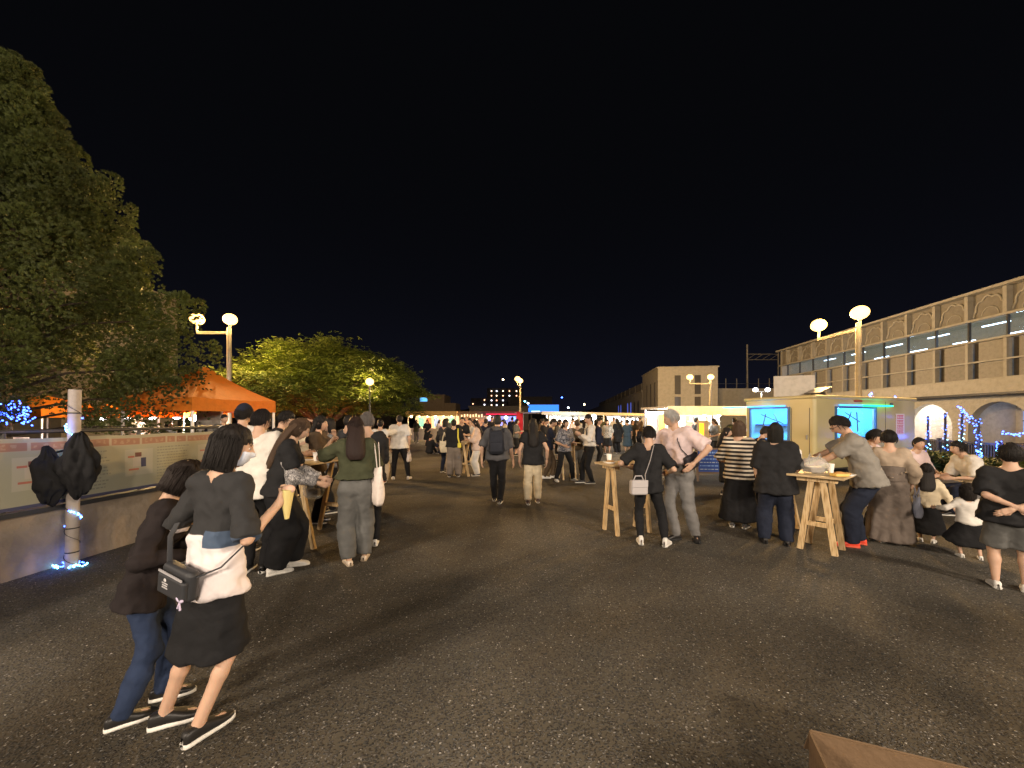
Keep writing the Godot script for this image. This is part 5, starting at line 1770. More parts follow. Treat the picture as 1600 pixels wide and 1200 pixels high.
func build_stalls() -> void:
	var yellow := mottled(lin(0.60, 0.42, 0.16), 0.5, 0.7)
	var white := mottled(lin(0.62, 0.60, 0.56), 0.6, 0.7)
	var brown := mottled(lin(0.20, 0.13, 0.08), 0.5, 0.8)
	# row in the middle distance
	var a := stall("warm yellow-roofed stall beside the broad tree", Vector3(-6.15, 0, -30.5), 3.7, 2.4, 2.12, yellow, mottled(lin(0.5, 0.46, 0.40), 0.6))
	for k in 6: bulb(a, Vector3(-1.6 + k * 0.62, 1.82, 0.95), 0.10 if k % 3 == 0 else 0.06, M.warm_bulb, 6.0 if k in [1, 4] else 0.0, Color(1.0, 0.85, 0.62))
	for k in 5:
		part(a, "hanging_banner", MB.new().box(Vector3(-1.3 + k * 0.62, 1.35, -1.05), Vector3(0.42, 0.7, 0.02)), mat([lin(0.1, 0.35, 0.42), lin(0.5, 0.12, 0.08), lin(0.12, 0.2, 0.5), lin(0.55, 0.5, 0.4), lin(0.1, 0.4, 0.35)][k], 0.8))
	var b := stall("brown stall with a pale lettered fascia beside the yellow-roofed stall", Vector3(-2.95, 0, -30.8), 2.3, 2.4, 2.12, brown, brown)
	part(b, "sign_board", MB.new().box(Vector3(0, 1.80, 1.36), Vector3(2.2, 0.42, 0.03)), mottled(lin(0.45, 0.30, 0.16), 0.5))
	for k in 9: part(b, "sign_letter", MB.new().box(Vector3(-0.9 + k * 0.22, 1.84 + 0.03 * (k % 3), 1.385), Vector3(0.10, 0.18 + 0.05 * (k % 2), 0.02)), glow(Color(1.0, 0.85, 0.65), 0.9))
	bulb(b, Vector3(0.2, 1.62, 1.0), 0.06, M.warm_bulb, 5.0, Color(1.0, 0.8, 0.55))
	var c := stall("stall flooded with blue and violet light under the far lamp", Vector3(-0.75, 0, -30.2), 2.6, 2.4, 2.1, mottled(lin(0.16, 0.05, 0.07), 0.5), mottled(lin(0.25, 0.3, 0.6), 0.6))
	for k in 4: bulb(c, Vector3(-0.95 + k * 0.62, 1.72 - 0.05 * (k % 2), 0.9), 0.11, [M.led_white, M.led_blue, M.led_white, M.led_blue][k], 4.0 if k % 2 == 1 else 0.0, Color(0.35, 0.45, 1.0))
	part(c, "neon_tube", MB.new().tube([Vector3(-1.2, 1.98, 1.36), Vector3(1.2, 1.98, 1.36)], [0.025, 0.025], 8), glow(Color(1.0, 0.15, 0.35), 0.8))
	var fl := thing("banner_flag", "tall red vertical banner flag at the blue-lit stall", "flag", at(812, 690, 27.4))
	fl.position.y = 0.0
	part(fl, "pole", MB.new().tube([Vector3(0.25, 0, 0), Vector3(0.25, 2.15, 0)], [0.015, 0.015], 8), M.steel)
	var fm := MB.new()
	for i in 13:
		for j in 4: fm.vert(Vector3(-0.24 + j * 0.16, 0.55 + i * 0.13, 0.03 * sin(i * 0.9 + j)), Vector3.BACK)
	for i in 12:
		for j in 3:
			var q := i * 4 + j
			fm.ix.append_array(PackedInt32Array([q, q + 4, q + 1, q + 1, q + 4, q + 5]))
	part(fl, "cloth", fm.smooth(), mat(lin(0.62, 0.03, 0.05), 0.8))
	# long pale canopy with posts and stalls beneath
	var p0 := Vector3(1.9, 2.12, -26.0)
	var p1 := Vector3(15.6, 1.98, -39.0)
	var cn := thing("canopy", "long pale flat canopy on posts in front of the beige wing", "canopy", p0 * Vector3(1, 0, 1), atan2(-(p1.z - p0.z), p1.x - p0.x))
	var CL := Vector3(p1.x - p0.x, 0, p1.z - p0.z).length()
	part(cn, "roof", MB.new().box(Vector3(CL / 2, 2.06, -1.2), Vector3(CL, 0.07, 2.6)), M.cream_paint)
	part(cn, "fascia", MB.new().box(Vector3(CL / 2, 2.03, 0.13), Vector3(CL, 0.22, 0.05)), M.cream_paint)
	for k in 6:
		part(cn, "post", MB.new().box(Vector3(0.9 + k * 3.4, 1.0, 0.0), Vector3(0.10, 2.0, 0.10) if k < 4 else Vector3(0.4, 2.0, 0.4)), M.cream_paint)
	var s1 := stall("white-lit food stall under the left end of the pale canopy", Vector3(4.7, 0, -31.0), 3.4, 2.0, 1.95, white, white, 0.5)
	for k in 5: bulb(s1, Vector3(-1.4 + k * 0.68, 1.7, 0.7), 0.13, M.led_white, 8.0 if k in [1, 3] else 0.0, Color(1, 0.95, 0.88))
	var s2 := stall("white-lit stall under the right end of the pale canopy", Vector3(11.2, 0, -37.5), 3.4, 2.0, 1.95, white, white, 0.5)
	for k in 4: bulb(s2, Vector3(-1.2 + k * 0.68, 1.6, 0.7), 0.13, M.led_white, 8.0 if k == 2 else 0.0, Color(0.95, 0.95, 1.0))
	var lt := thing("flood_lamp", "round white flood lamp on a stand under the canopy", "lamp", at(928, 690, 27.0) * Vector3(1, 0, 1))
	part(lt, "stand", MB.new().tube([Vector3.ZERO, Vector3(0, 1.6, 0)], [0.03, 0.02], 8), M.steel)
	part(lt, "lamp_bulb", MB.new().ball(Vector3.ZERO, Vector3(0.19, 0.19, 0.12), 14, 10), M.globe_white).position = Vector3(0, 1.75, 0)
	omni(Vector3(0, 1.75, 0), Color(0.95, 1.0, 1.0), 6.0, 0.15, lt)
	# the brightest stall, white walls hung with prints and goods
	var w := stall("dazzling white-lit stall hung with prints, left of the caravan", Vector3(7.75, 0, -16.2), 3.55, 2.2, 2.02, white, white, 0.10)
	for k in 7:
		bulb(w, Vector3(-1.65 + k * 0.5, 1.86 - 0.06 * (k % 2), 0.85 - 0.3 * (k % 3)), 0.10, M.led_white, 3.2 if k in [0, 2, 4, 6] else 0.0, Color(1.0, 0.97, 0.92))
	var prints := [lin(0.62, 0.5, 0.3), lin(0.65, 0.2, 0.04), lin(0.2, 0.45, 0.5), lin(0.5, 0.5, 0.5), lin(0.6, 0.1, 0.06), lin(0.35, 0.4, 0.42), lin(0.66, 0.64, 0.6), lin(0.4, 0.38, 0.36)]
	for k in 8:
		part(w, "hanging_print", MB.new().box(Vector3(-1.55 + k * 0.42, 1.38 + 0.08 * (k % 2), -0.95 + 0.25 * (k % 3)), Vector3(0.30, 0.62 + 0.1 * (k % 3), 0.02)), mat(prints[k], 0.7))
	for k in 4:
		part(w, "shelf", MB.new().box(Vector3(0.8, 0.98 + k * 0.26, -0.75), Vector3(1.5, 0.025, 0.3)), M.white_plastic)
	part(w, "pole", MB.new().tube([Vector3(-0.02, 0, 1.15), Vector3(-0.02, 2.1, 1.15)], [0.05, 0.05], 10), M.steel)
	for k in 10:
		var jar := thing("goods_box", "small printed box on the shelves of the dazzling stall", "box", world_of(w, Vector3(0.2 + (k % 5) * 0.28, 0.995 + (k / 5) * 0.52, -0.72)), 0.1, "boxes on the shelves of the dazzling stall")
		part(jar, "carton", MB.new().rbox(Vector3(0, 0.09, 0), Vector3(0.14, 0.18 - 0.03 * (k % 2), 0.12), 0.008), mat(prints[(k * 3) % 8], 0.6))
		part(jar, "lid", MB.new().box(Vector3(0, 0.186, 0), Vector3(0.13, 0.012, 0.11)), M.white_plastic)
	var gold := thing("menu_stand", "upright golden menu board standing before the dazzling stall", "sign", at(1098, 690, 14.0) * Vector3(1, 0, 1))
	part(gold, "board", MB.new().rbox(Vector3(0, 1.05, 0), Vector3(0.42, 1.0, 0.05), 0.02), mottled(lin(0.38, 0.33, 0.24), 1.0))
	part(gold, "lit_sign", MB.new().box(Vector3(-0.06, 1.1, 0.035), Vector3(0.16, 0.7, 0.02)), glow(Color(1.0, 0.68, 0.15), 1.2))
	part(gold, "leg", MB.new().box(Vector3(-0.15, 0.28, 0), Vector3(0.04, 0.56, 0.04)), M.dark_steel)
	part(gold, "leg", MB.new().box(Vector3(0.15, 0.28, 0), Vector3(0.04, 0.56, 0.04)), M.dark_steel)
	# chalkboard on legs
	var cb := thing("chalkboard", "blue chalkboard sign in a wooden frame before the dazzling stall", "sign", gp(1112, 752), deg_to_rad(-6))
	var tilt := Basis(Vector3.RIGHT, -0.12)
	var cm := mat(Color.WHITE, 0.8)
	cm.albedo_texture = print_chalk()
	part(cb, "board", MB.new().box(Vector3(0, 0.52, -0.02), Vector3(0.66, 0.58, 0.02), tilt), cm)
	for s in [-1, 1]:
		part(cb, "leg", MB.new().bar(Vector3(s * 0.36, 0, 0.06), Vector3(s * 0.35, 0.84, -0.06), 0.045, 0.03), M.brown_wood)
		part(cb, "leg", MB.new().bar(Vector3(s * 0.36, 0, -0.34), Vector3(s * 0.35, 0.82, -0.09), 0.045, 0.03), M.brown_wood)
	part(cb, "frame_rail", MB.new().box(Vector3(0, 0.83, -0.06), Vector3(0.70, 0.05, 0.03), tilt), M.brown_wood)
	part(cb, "frame_rail", MB.new().box(Vector3(0, 0.22, 0.02), Vector3(0.70, 0.05, 0.03), tilt), M.brown_wood)
	var ba := thing("crowd_barrier", "white metal crowd barrier behind the left tables", "barrier", at(527, 690, 9.5) * Vector3(1, 0, 1), 0.1)
	part(ba, "frame", MB.new().tube([Vector3(-0.7, 0.0, 0), Vector3(-0.7, 1.1, 0), Vector3(0.7, 1.1, 0), Vector3(0.7, 0.0, 0)], [0.025, 0.025, 0.025, 0.025], 8), M.white_plastic)
	for k in 9: part(ba, "bar", MB.new().tube([Vector3(-0.56 + k * 0.14, 0.2, 0), Vector3(-0.56 + k * 0.14, 1.1, 0)], [0.012, 0.012], 6), M.white_plastic)
	part(ba, "rail", MB.new().tube([Vector3(-0.7, 0.2, 0), Vector3(0.7, 0.2, 0)], [0.015, 0.015], 6), M.white_plastic)

func print_chalk() -> ImageTexture:
	var im := Image.create(128, 112, false, Image.FORMAT_RGB8)
	im.fill(lin(0.02, 0.05, 0.20))
	var r := RandomNumberGenerator.new()
	r.seed = 8
	for k in 6:
		var x := 8
		while x < 112:
			var w := 4 + r.randi() % 14
			im.fill_rect(Rect2i(x, 10 + k * 17, w, 4 if k else 8), lin(0.22, 0.34, 0.6) if k % 2 == 0 else lin(0.3, 0.32, 0.34))
			x += w + 4
	return ImageTexture.create_from_image(im)

# ---------------------------------------------------------------- caravan
func build_caravan() -> void:
	var o := thing("food_caravan", "cream food caravan with glowing blue serving windows", "caravan", Vector3(7.9, 0, -10.0), 0.3565)
	var paint := mottled(lin(0.50, 0.43, 0.22), 0.4, 0.32)
	paint.clearcoat_enabled = true
	paint.clearcoat = 0.4
	paint.clearcoat_roughness = 0.2
	paint.normal_enabled = false
	paint.albedo_texture = noise_tex(0.006, [Color(0.90, 0.90, 0.89), Color(1, 1, 1)], 256, 3, FastNoiseLite.TYPE_SIMPLEX_SMOOTH, 61)
	var X0 := 0.0; var X1 := 4.6; var Z0 := 0.0; var Z1 := -2.0; var Y0 := 0.30; var Y1 := 2.16
	# walls round two window openings: side (z = 0) and end (x = 0)
	var sw := [0.80, 2.55, 1.09, 1.92]     # x from, x to, y from, y to
	var ew := [0.667, 1.81, 1.00, 1.92]    # distance from the corner, y
	var r := 0.10
	var side := MB.new()
	side.box(Vector3((X0 + r + sw[0]) / 2, (Y0 + Y1) / 2, -0.03), Vector3(sw[0] - r, Y1 - Y0, 0.06))
	side.box(Vector3((sw[1] + X1 - r) / 2, (Y0 + Y1) / 2, -0.03), Vector3(X1 - r - sw[1], Y1 - Y0, 0.06))
	side.box(Vector3((sw[0] + sw[1]) / 2, (Y0 + sw[2]) / 2, -0.03), Vector3(sw[1] - sw[0], sw[2] - Y0, 0.06))
	side.box(Vector3((sw[0] + sw[1]) / 2, (Y1 + sw[3]) / 2, -0.03), Vector3(sw[1] - sw[0], Y1 - sw[3], 0.06))
	part(o, "side_wall", side, paint)
	var end := MB.new()
	end.box(Vector3(0.03, (Y0 + Y1) / 2, -(r + ew[0]) / 2), Vector3(0.06, Y1 - Y0, ew[0] - r))
	end.box(Vector3(0.03, (Y0 + Y1) / 2, (-ew[1] + Z1 + r) / 2), Vector3(0.06, Y1 - Y0, -Z1 - r - ew[1]))
	end.box(Vector3(0.03, (Y0 + ew[2]) / 2, -(ew[0] + ew[1]) / 2), Vector3(0.06, ew[2] - Y0, ew[1] - ew[0]))
	end.box(Vector3(0.03, (Y1 + ew[3]) / 2, -(ew[0] + ew[1]) / 2), Vector3(0.06, Y1 - ew[3], ew[1] - ew[0]))
	part(o, "end_wall", end, paint)
	for q in [[r, -r, PI / 2], [r, Z1 + r, PI], [X1 - r, -r, 0.0]]:
		var cm := MB.new()
		for k in 9:
			var a: float = q[2] + PI / 2 * k / 8.0
			var d := Vector3(cos(a), 0, sin(a))
			for y in [Y0, Y1]: cm.vert(Vector3(q[0], y, q[1]) + d * r, d)
		for k in 8: cm.ix.append_array(PackedInt32Array([k * 2, k * 2 + 2, k * 2 + 1, k * 2 + 1, k * 2 + 2, k * 2 + 3]))
		part(o, "rounded_corner", cm, paint)
	part(o, "back_wall", MB.new().box(Vector3(2.3, (Y0 + Y1) / 2, Z1 + 0.03), Vector3(X1 - 0.2, Y1 - Y0, 0.06)), paint)
	part(o, "end_wall", MB.new().box(Vector3(X1 - 0.03, (Y0 + Y1) / 2, -1.0), Vector3(0.06, Y1 - Y0, 1.8)), paint)
	part(o, "roof", MB.new().rbox(Vector3(2.3, Y1 + 0.03, -1.0), Vector3(X1 + 0.06, 0.10, 2.06), 0.045), paint)
	part(o, "floor", MB.new().box(Vector3(2.3, Y0 - 0.03, -1.0), Vector3(X1 - 0.1, 0.06, 1.9)), M.dark_steel)
	part(o, "trim", MB.new().box(Vector3(2.3, 0.74, 0.008), Vector3(X1 - 0.3, 0.035, 0.012)), M.steel)
	# interior seen through the windows: blue-white walls, shelf, lamps
	var blue := mat(lin(0.22, 0.55, 0.80), 0.6)
	part(o, "inner_lining", MB.new().box(Vector3(2.3, 1.25, Z1 + 0.10), Vector3(X1 - 0.3, 1.7, 0.04)), blue)
	part(o, "inner_lining", MB.new().box(Vector3(3.2, 1.25, -1.0), Vector3(0.04, 1.7, 1.8)), blue)
	part(o, "inner_ceiling", MB.new().box(Vector3(2.3, 2.04, -1.0), Vector3(X1 - 0.3, 0.04, 1.8)), mat(lin(0.35, 0.55, 0.7), 0.6))
	part(o, "inner_shelf", MB.new().box(Vector3(1.7, 1.42, -1.74), Vector3(2.8, 0.05, 0.3)), mat(lin(0.02, 0.12, 0.4), 0.6))
	for k in 3:
		part(o, "ceiling_light", MB.new().box(Vector3.ZERO, Vector3(0.42, 0.03, 0.1)), glow(Color(0.35, 0.72, 1.0), 6.0)).position = Vector3(0.5 + k * 1.0, 2.0, -0.9)
		omni(Vector3(0.5 + k * 1.0, 1.93, -0.9), Color(0.42, 0.76, 1.0), 1.5, 0.1, o)
	# glazing, frames, props
	for q in 2:
		var fr := MB.new()
		var w: Array = sw if q == 0 else ew
		var B := Basis.IDENTITY if q == 0 else Basis(Vector3.UP, -PI / 2)
		var cx: float = (w[0] + w[1]) / 2
		var cy: float = (w[2] + w[3]) / 2
		var c := Vector3(cx, cy, 0.015) if q == 0 else Vector3(-0.015, cy, -cx)
		for s in [-1, 1]:
			fr.box(c + B * Vector3(s * (w[1] - w[0]) / 2, 0, 0), Vector3(0.05, w[3] - w[2] + 0.05, 0.05), B)
			fr.box(c + B * Vector3(0, s * (w[3] - w[2]) / 2, 0), Vector3(w[1] - w[0] - 0.05, 0.05, 0.05), B)
		var f := part(o, "window_frame", fr, mat(lin(0.06, 0.14, 0.3), 0.4))
		part(f, "pane", MB.new().box(c - B * Vector3(0, 0, 0.03), Vector3(w[1] - w[0] - 0.06, w[3] - w[2] - 0.06, 0.008), B), M.glass)
		for s in [-1, 1]:
			part(o, "window_stay", MB.new().bar(c + B * Vector3(s * 0.3, -0.25, -0.12), c + B * Vector3(s * 0.12, 0.30, -0.05), 0.02, 0.02), M.dark_steel)
		part(o, "window_stay", MB.new().bar(c + B * Vector3(-0.3, 0.28, -0.1), c + B * Vector3(0.35, 0.02, -0.1), 0.02, 0.02), M.dark_steel)
	part(o, "serving_shelf", MB.new().box(Vector3(1.68, 1.04, 0.13), Vector3(1.85, 0.04, 0.26)), M.steel)
	# neon tubes over the windows
	part(o, "neon_tube", MB.new().tube([Vector3(0.9, 1.98, 0.05), Vector3(1.9, 1.98, 0.05)], [0.016, 0.016], 8), glow(Color(0.2, 0.55, 1.0), 3.0))
	part(o, "neon_tube", MB.new().tube([Vector3(1.92, 1.98, 0.05), Vector3(3.3, 1.98, 0.05)], [0.018, 0.018], 8), M.led_green)
	part(o, "neon_tube", MB.new().tube([Vector3(-0.05, 1.97, -0.75), Vector3(-0.05, 1.97, -1.9)], [0.016, 0.016], 8), glow(Color(0.2, 0.55, 1.0), 3.0))
	part(o, "neon_tube", MB.new().tube([Vector3(-0.05, 1.97, -1.95), Vector3(-0.45, 1.96, -2.4)], [0.018, 0.018], 8), M.led_green)
	omni(Vector3(2.6, 1.97, 0.14), Color(0.15, 1.0, 0.65), 0.02, 0.1, o)
	omni(Vector3(-0.16, 1.95, -1.3), Color(0.2, 0.7, 1.0), 0.05, 0.1, o)
	part(o, "marker_lamp", MB.new().rbox(Vector3(1.75, 2.10, 0.02), Vector3(0.34, 0.05, 0.03), 0.01), mat(lin(0.30, 0.02, 0.015), 0.35))
	part(o, "marker_lamp", MB.new().rbox(Vector3(3.3, 2.04, 0.02), Vector3(0.12, 0.05, 0.03), 0.01), mat(lin(0.05, 0.07, 0.12), 0.35))
	for x in [1.6, 2.35]:
		for z in [-0.16, -1.84]:
			var wl := part(o, "wheel", MB.new().tube([Vector3(x, 0.29, z - 0.09), Vector3(x, 0.29, z - 0.07), Vector3(x, 0.29, z + 0.07), Vector3(x, 0.29, z + 0.09)], [0.25, 0.29, 0.29, 0.25], 24), M.black_sole)
			part(wl, "rim", MB.new().tube([Vector3(x, 0.29, z + 0.085), Vector3(x, 0.29, z + 0.10)], [0.16, 0.13], 18), M.steel)
	for x in [0.35, 4.2]:
		part(o, "jack_leg", MB.new().box(Vector3(x, 0.14, -0.3), Vector3(0.06, 0.28, 0.06)), M.dark_steel)
	# door seams and handle on the end wall, notice beside the side window
	part(o, "door_seam", MB.new().box(Vector3(-0.002, 1.15, -0.14), Vector3(0.006, 1.5, 0.012)), M.dark_steel)
	part(o, "door_seam", MB.new().box(Vector3(-0.002, 1.15, -0.60), Vector3(0.006, 1.5, 0.012)), M.dark_steel)
	part(o, "door_handle", MB.new().rbox(Vector3(-0.02, 1.12, -0.20), Vector3(0.03, 0.12, 0.03), 0.01), M.steel)
	part(o, "panel_seam", MB.new().box(Vector3(3.05, 1.25, 0.002), Vector3(0.010, 1.7, 0.006)), M.dark_steel)
	var nm := mat(Color.WHITE, 0.6)
	nm.albedo_texture = print_poster()
	part(o, "notice", MB.new().box(Vector3(3.75, 1.45, 0.012), Vector3(0.42, 0.62, 0.01)), nm)
	# on its roof
	var bd := thing("white_board", "blank white board standing on the caravan roof", "board", world_of(o, Vector3(0.55, 2.24, -0.9)), -0.30)
	part(bd, "panel", MB.new().box(Vector3(0, 0.31, 0), Vector3(1.0, 0.60, 0.03)), mottled(lin(0.52, 0.47, 0.40), 0.8))
	part(bd, "foot", MB.new().box(Vector3(-0.4, 0.01, -0.1), Vector3(0.04, 0.02, 0.3)), M.steel)
	part(bd, "foot", MB.new().box(Vector3(0.4, 0.01, -0.1), Vector3(0.04, 0.02, 0.3)), M.steel)
	var ht := thing("roof_hatch", "tilted grey roof hatch beside the white board on the caravan", "hatch", world_of(o, Vector3(0.80, 2.24, -0.42)), 0.3)
	part(ht, "lid", MB.new().box(Vector3(0, 0.16, 0), Vector3(0.5, 0.03, 0.42), Basis(Vector3.BACK, 0.35)), mat(lin(0.10, 0.095, 0.09), 0.3))
	part(ht, "hinge", MB.new().box(Vector3(0, 0.05, 0), Vector3(0.06, 0.10, 0.36)), M.dark_steel)

# ---------------------------------------------------------------- right edge: fence, hedge, lit posts, bench
func build_right() -> void:
	var A := Vector3(13.0, 0, -12.6)
	var B := Vector3(11.3, 0, -6.5)
	var L := A.distance_to(B)
	var dir := (B - A).normalized()
	var o := thing("iron_fence", "dark iron picket fence behind the low hedge", "fence", A, atan2(dir.x, dir.z))
	# local +z runs along the fence
	part(o, "rail", MB.new().box(Vector3(0, 0.97, L / 2), Vector3(0.06, 0.05, L)), M.dark_steel)
	part(o, "rail", MB.new().box(Vector3(0, 0.15, L / 2), Vector3(0.05, 0.04, L)), M.dark_steel)
	var pk := MB.new()
	var z := 0.05
	while z < L:
		pk.box(Vector3(0, 0.55, z), Vector3(0.02, 0.78, 0.035))
		z += 0.08
	var pp := part(o, "pickets", pk, M.dark_steel)
	pp.set_meta("kind", "stuff")
	for k in 6: part(o, "fence_post", MB.new().box(Vector3(0, 0.52, k * L / 5.0), Vector3(0.08, 1.04, 0.08)), M.dark_steel)
	# hedge in a timber-edged bed
	var h := thing("hedge", "low clipped hedge in a bed in front of the iron fence", "hedge", Vector3(10.8, 0, -8.6), atan2(dir.x, dir.z))
	var spots := []
	for i in 5200:
		var p := Vector3(rng.randf_range(-0.42, 0.42), rng.randf_range(0.15, 0.72), rng.randf_range(-2.6, 2.6))
		p.y += 0.05 * sin(p.z * 4.0)
		var g := rng.randf_range(0.5, 1.2)
		spots.append([p, rng.randf_range(0.05, 0.09), Vector3(rng.randf() - 0.5, 1, rng.randf() - 0.5), Color(0.055 * g, 0.07 * g, 0.02 * g)])
	crown(h, spots, tuft("leaf"), leaf_mat(Color.WHITE))
	for k in 6:
		part(h, "stem", MB.new().tube([Vector3(0, 0.1, -2.3 + k * 0.92), Vector3(0.02, 0.5, -2.3 + k * 0.92)], [0.03, 0.015], 6), M.bark)
	part(h, "bed_kerb", MB.new().box(Vector3(-0.5, 0.09, 0), Vector3(0.12, 0.18, 5.4)), M.concrete)
	part(h, "bed_kerb", MB.new().box(Vector3(0.5, 0.09, 0), Vector3(0.12, 0.18, 5.4)), M.concrete)
	part(h, "soil", MB.new().box(Vector3(0, 0.07, 0), Vector3(0.88, 0.14, 5.4)), M.bark)
	# posts wound with fairy lights
	var sp := [[1404, 12.3, 633, 700], [1424, 11.9, 640, 722], [1450, 11.4, 650, 715], [1477, 10.9, 645, 718], [1503, 10.4, 640, 706], [1529, 10.0, 655, 722], [1562, 9.5, 690, 712]]
	var words := ["closest to the caravan", "next beside the caravan's end", "in front of the brightly lit arch", "just past the brightly lit arch", "between the two arches", "before the dark arch pier", "shortest of them, before the blue-lit doors"]
	for i in sp.size():
		var q: Array = sp[i]
		var top: float = HC - (q[2] - HZ) * q[1] / F
		var l := thing("light_pole", "slim pole wound with blue and white fairy lights, " + words[i], "light pole", Vector3((q[0] - 800.0) * q[1] / F, 0, -q[1]), 0.0)
		part(l, "pole", MB.new().tube([Vector3.ZERO, Vector3(0, top, 0)], [0.03, 0.025], 8), M.dark_steel)
		var b1 := MB.new()
		var b2 := MB.new()
		var bot: float = HC - (q[3] - HZ) * q[1] / F
		var wire := []
		var n := 34
		for k in n:
			var t := float(k) / (n - 1)
			var an := k * 1.9
			var w := Vector3(cos(an) * 0.05, lerpf(bot, top, t), sin(an) * 0.05)
			wire.append(w)
			if rng.randf() < 0.85: (b2 if t < 0.45 and rng.randf() < 0.75 else b1).ball(w, Vector3.ONE * 0.0125, 6, 4)
		part(l, "light_wire", MB.new().tube(wire, wire.map(func(_w): return 0.004), 4), M.black_plastic)
		part(l, "light_bulbs", b1, M.led_blue).set_meta("kind", "stuff")
		part(l, "light_bulbs", b2, M.led_cyan).set_meta("kind", "stuff")
		if i in [2, 5]: omni(Vector3(-0.1, (bot + top) / 2, 0.12), Color(0.3, 0.42, 1.0), 0.10, 0.1, l)
	var strings := [[[1362, 614], [1358, 620], [1366, 622], 12.5], [[1397, 618], [1405, 630], [1414, 638], 11.5], [[1497, 636], [1504, 642], [1520, 655], 10.4], [[1500, 640], [1525, 660], [1530, 700], 10.2], [[1525, 705], [1535, 708], [1532, 718], 9.9], [[1457, 650], [1470, 648], [1478, 652], 11.0], [[1565, 676], [1585, 682], [1600, 678], 9.2]]
	for i in strings.size():
		var q: Array = strings[i]
		var l := thing("fairy_lights", "short swag of bright blue fairy lights strung between the lit poles", "fairy lights", at(q[1][0], q[1][1], q[3]), 0.0, "blue light swags between the poles")
		var b := MB.new()
		var wire := []
		for k in 16:
			var t := k / 15.0
			var a := at(q[0][0], q[0][1], q[3]); var m := at(q[1][0], q[1][1], q[3]); var e := at(q[2][0], q[2][1], q[3])
			var p := a.lerp(m, t).lerp(m.lerp(e, t), t) - l.position + Vector3(rng.randf_range(-1, 1), rng.randf_range(-1, 1), rng.randf_range(-1, 1)) * 0.03
			wire.append(p)
			b.ball(p, Vector3.ONE * 0.016, 6, 4)
		part(l, "light_wire", MB.new().tube(wire, wire.map(func(_w): return 0.004), 4), M.black_plastic)
		part(l, "light_bulbs", b, M.led_blue).set_meta("kind", "stuff")
	# bench for the seated people
	var bn := thing("bench", "timber bench under the seated people by the hedge", "bench", Vector3(8.0, 0, -6.7), deg_to_rad(-62))
	for k in 4: part(bn, "slat", MB.new().box(Vector3(0, 0.40, -0.18 + k * 0.12), Vector3(2.2, 0.035, 0.10)), M.pine_top)
	for s in [-1, 1]:
		part(bn, "leg", MB.new().box(Vector3(s * 0.9, 0.19, 0), Vector3(0.07, 0.38, 0.42)), M.dark_steel)
	# open cardboard box at the viewer's feet
	var bx := thing("cardboard_box", "open brown cardboard box standing on the asphalt near the viewer", "box", Vector3(1.20, 0, -1.55), deg_to_rad(-21.3))
	# local: the far rim runs along x at z = 0
	var hh := 0.34
	part(bx, "far_side", MB.new().box(Vector3(0.29, hh / 2, 0), Vector3(0.58, hh, 0.008)), M.cardboard)
	part(bx, "near_side", MB.new().box(Vector3(0.29, hh / 2, 0.40), Vector3(0.58, hh, 0.008)), M.cardboard)
	part(bx, "end_side", MB.new().box(Vector3(0.002, hh / 2, 0.2), Vector3(0.008, hh - 0.002, 0.388)), M.cardboard)
	part(bx, "end_side", MB.new().box(Vector3(0.578, hh / 2, 0.2), Vector3(0.008, hh - 0.002, 0.388)), M.cardboard)
	part(bx, "bottom", MB.new().box(Vector3(0.29, 0.008, 0.2), Vector3(0.56, 0.008, 0.38)), M.cardboard)
	part(bx, "flap", MB.new().box(Vector3(0.29, hh - 0.065, -0.045), Vector3(0.57, 0.15, 0.007), Basis(Vector3.RIGHT, 0.52)), M.cardboard)
	var bag := thing("bin_liner", "black bin liner lying in the open cardboard box", "bag", world_of(bx, Vector3(0.36, 0.015, 0.18)))
	var lm := MB.new()
	star(lm, Transform3D.IDENTITY, 32, 20, func(th, f):
		var d := Vector3(cos(f) * sin(th), sin(f), cos(f) * cos(th))
		return Vector3(d.x * 0.14, 0.10 + d.y * 0.10, d.z * 0.12) * (1.0 + 0.2 * noise3.get_noise_3d(d.x * 40, d.y * 40, d.z * 40)))
	part(bag, "film", lm.smooth(), M.black_plastic)
	part(bag, "knot", MB.new().ball(Vector3(0, 0.21, 0), Vector3(0.02, 0.03, 0.02), 8, 6), M.black_plastic)

# ---------------------------------------------------------------- standing tables
func trestle_table(label: String, c: Vector3, turn: float, h: float, w: float, d: float, open := 0.30) -> Node3D:
	var o := thing("standing_table", label, "table", c, turn)
	part(o, "tabletop", MB.new().box(Vector3(0, h - 0.012, 0), Vector3(w, 0.024, d)), M.pine_top)
	for sx in [-1, 1]:
		var x: float = sx * (w / 2 - 0.13)
		for sz in [-1, 1]:
			part(o, "leg", MB.new().bar(Vector3(x, 0.0, sz * open), Vector3(x, h - 0.03, sz * 0.05), 0.036, 0.06, Vector3.RIGHT), M.pine)
		part(o, "crossbar", MB.new().box(Vector3(x, h * 0.36, 0), Vector3(0.026, 0.05, open * 1.36)), M.pine)
		part(o, "top_rail", MB.new().box(Vector3(x, h - 0.055, 0), Vector3(0.08, 0.05, d * 0.7)), M.pine)
	return o

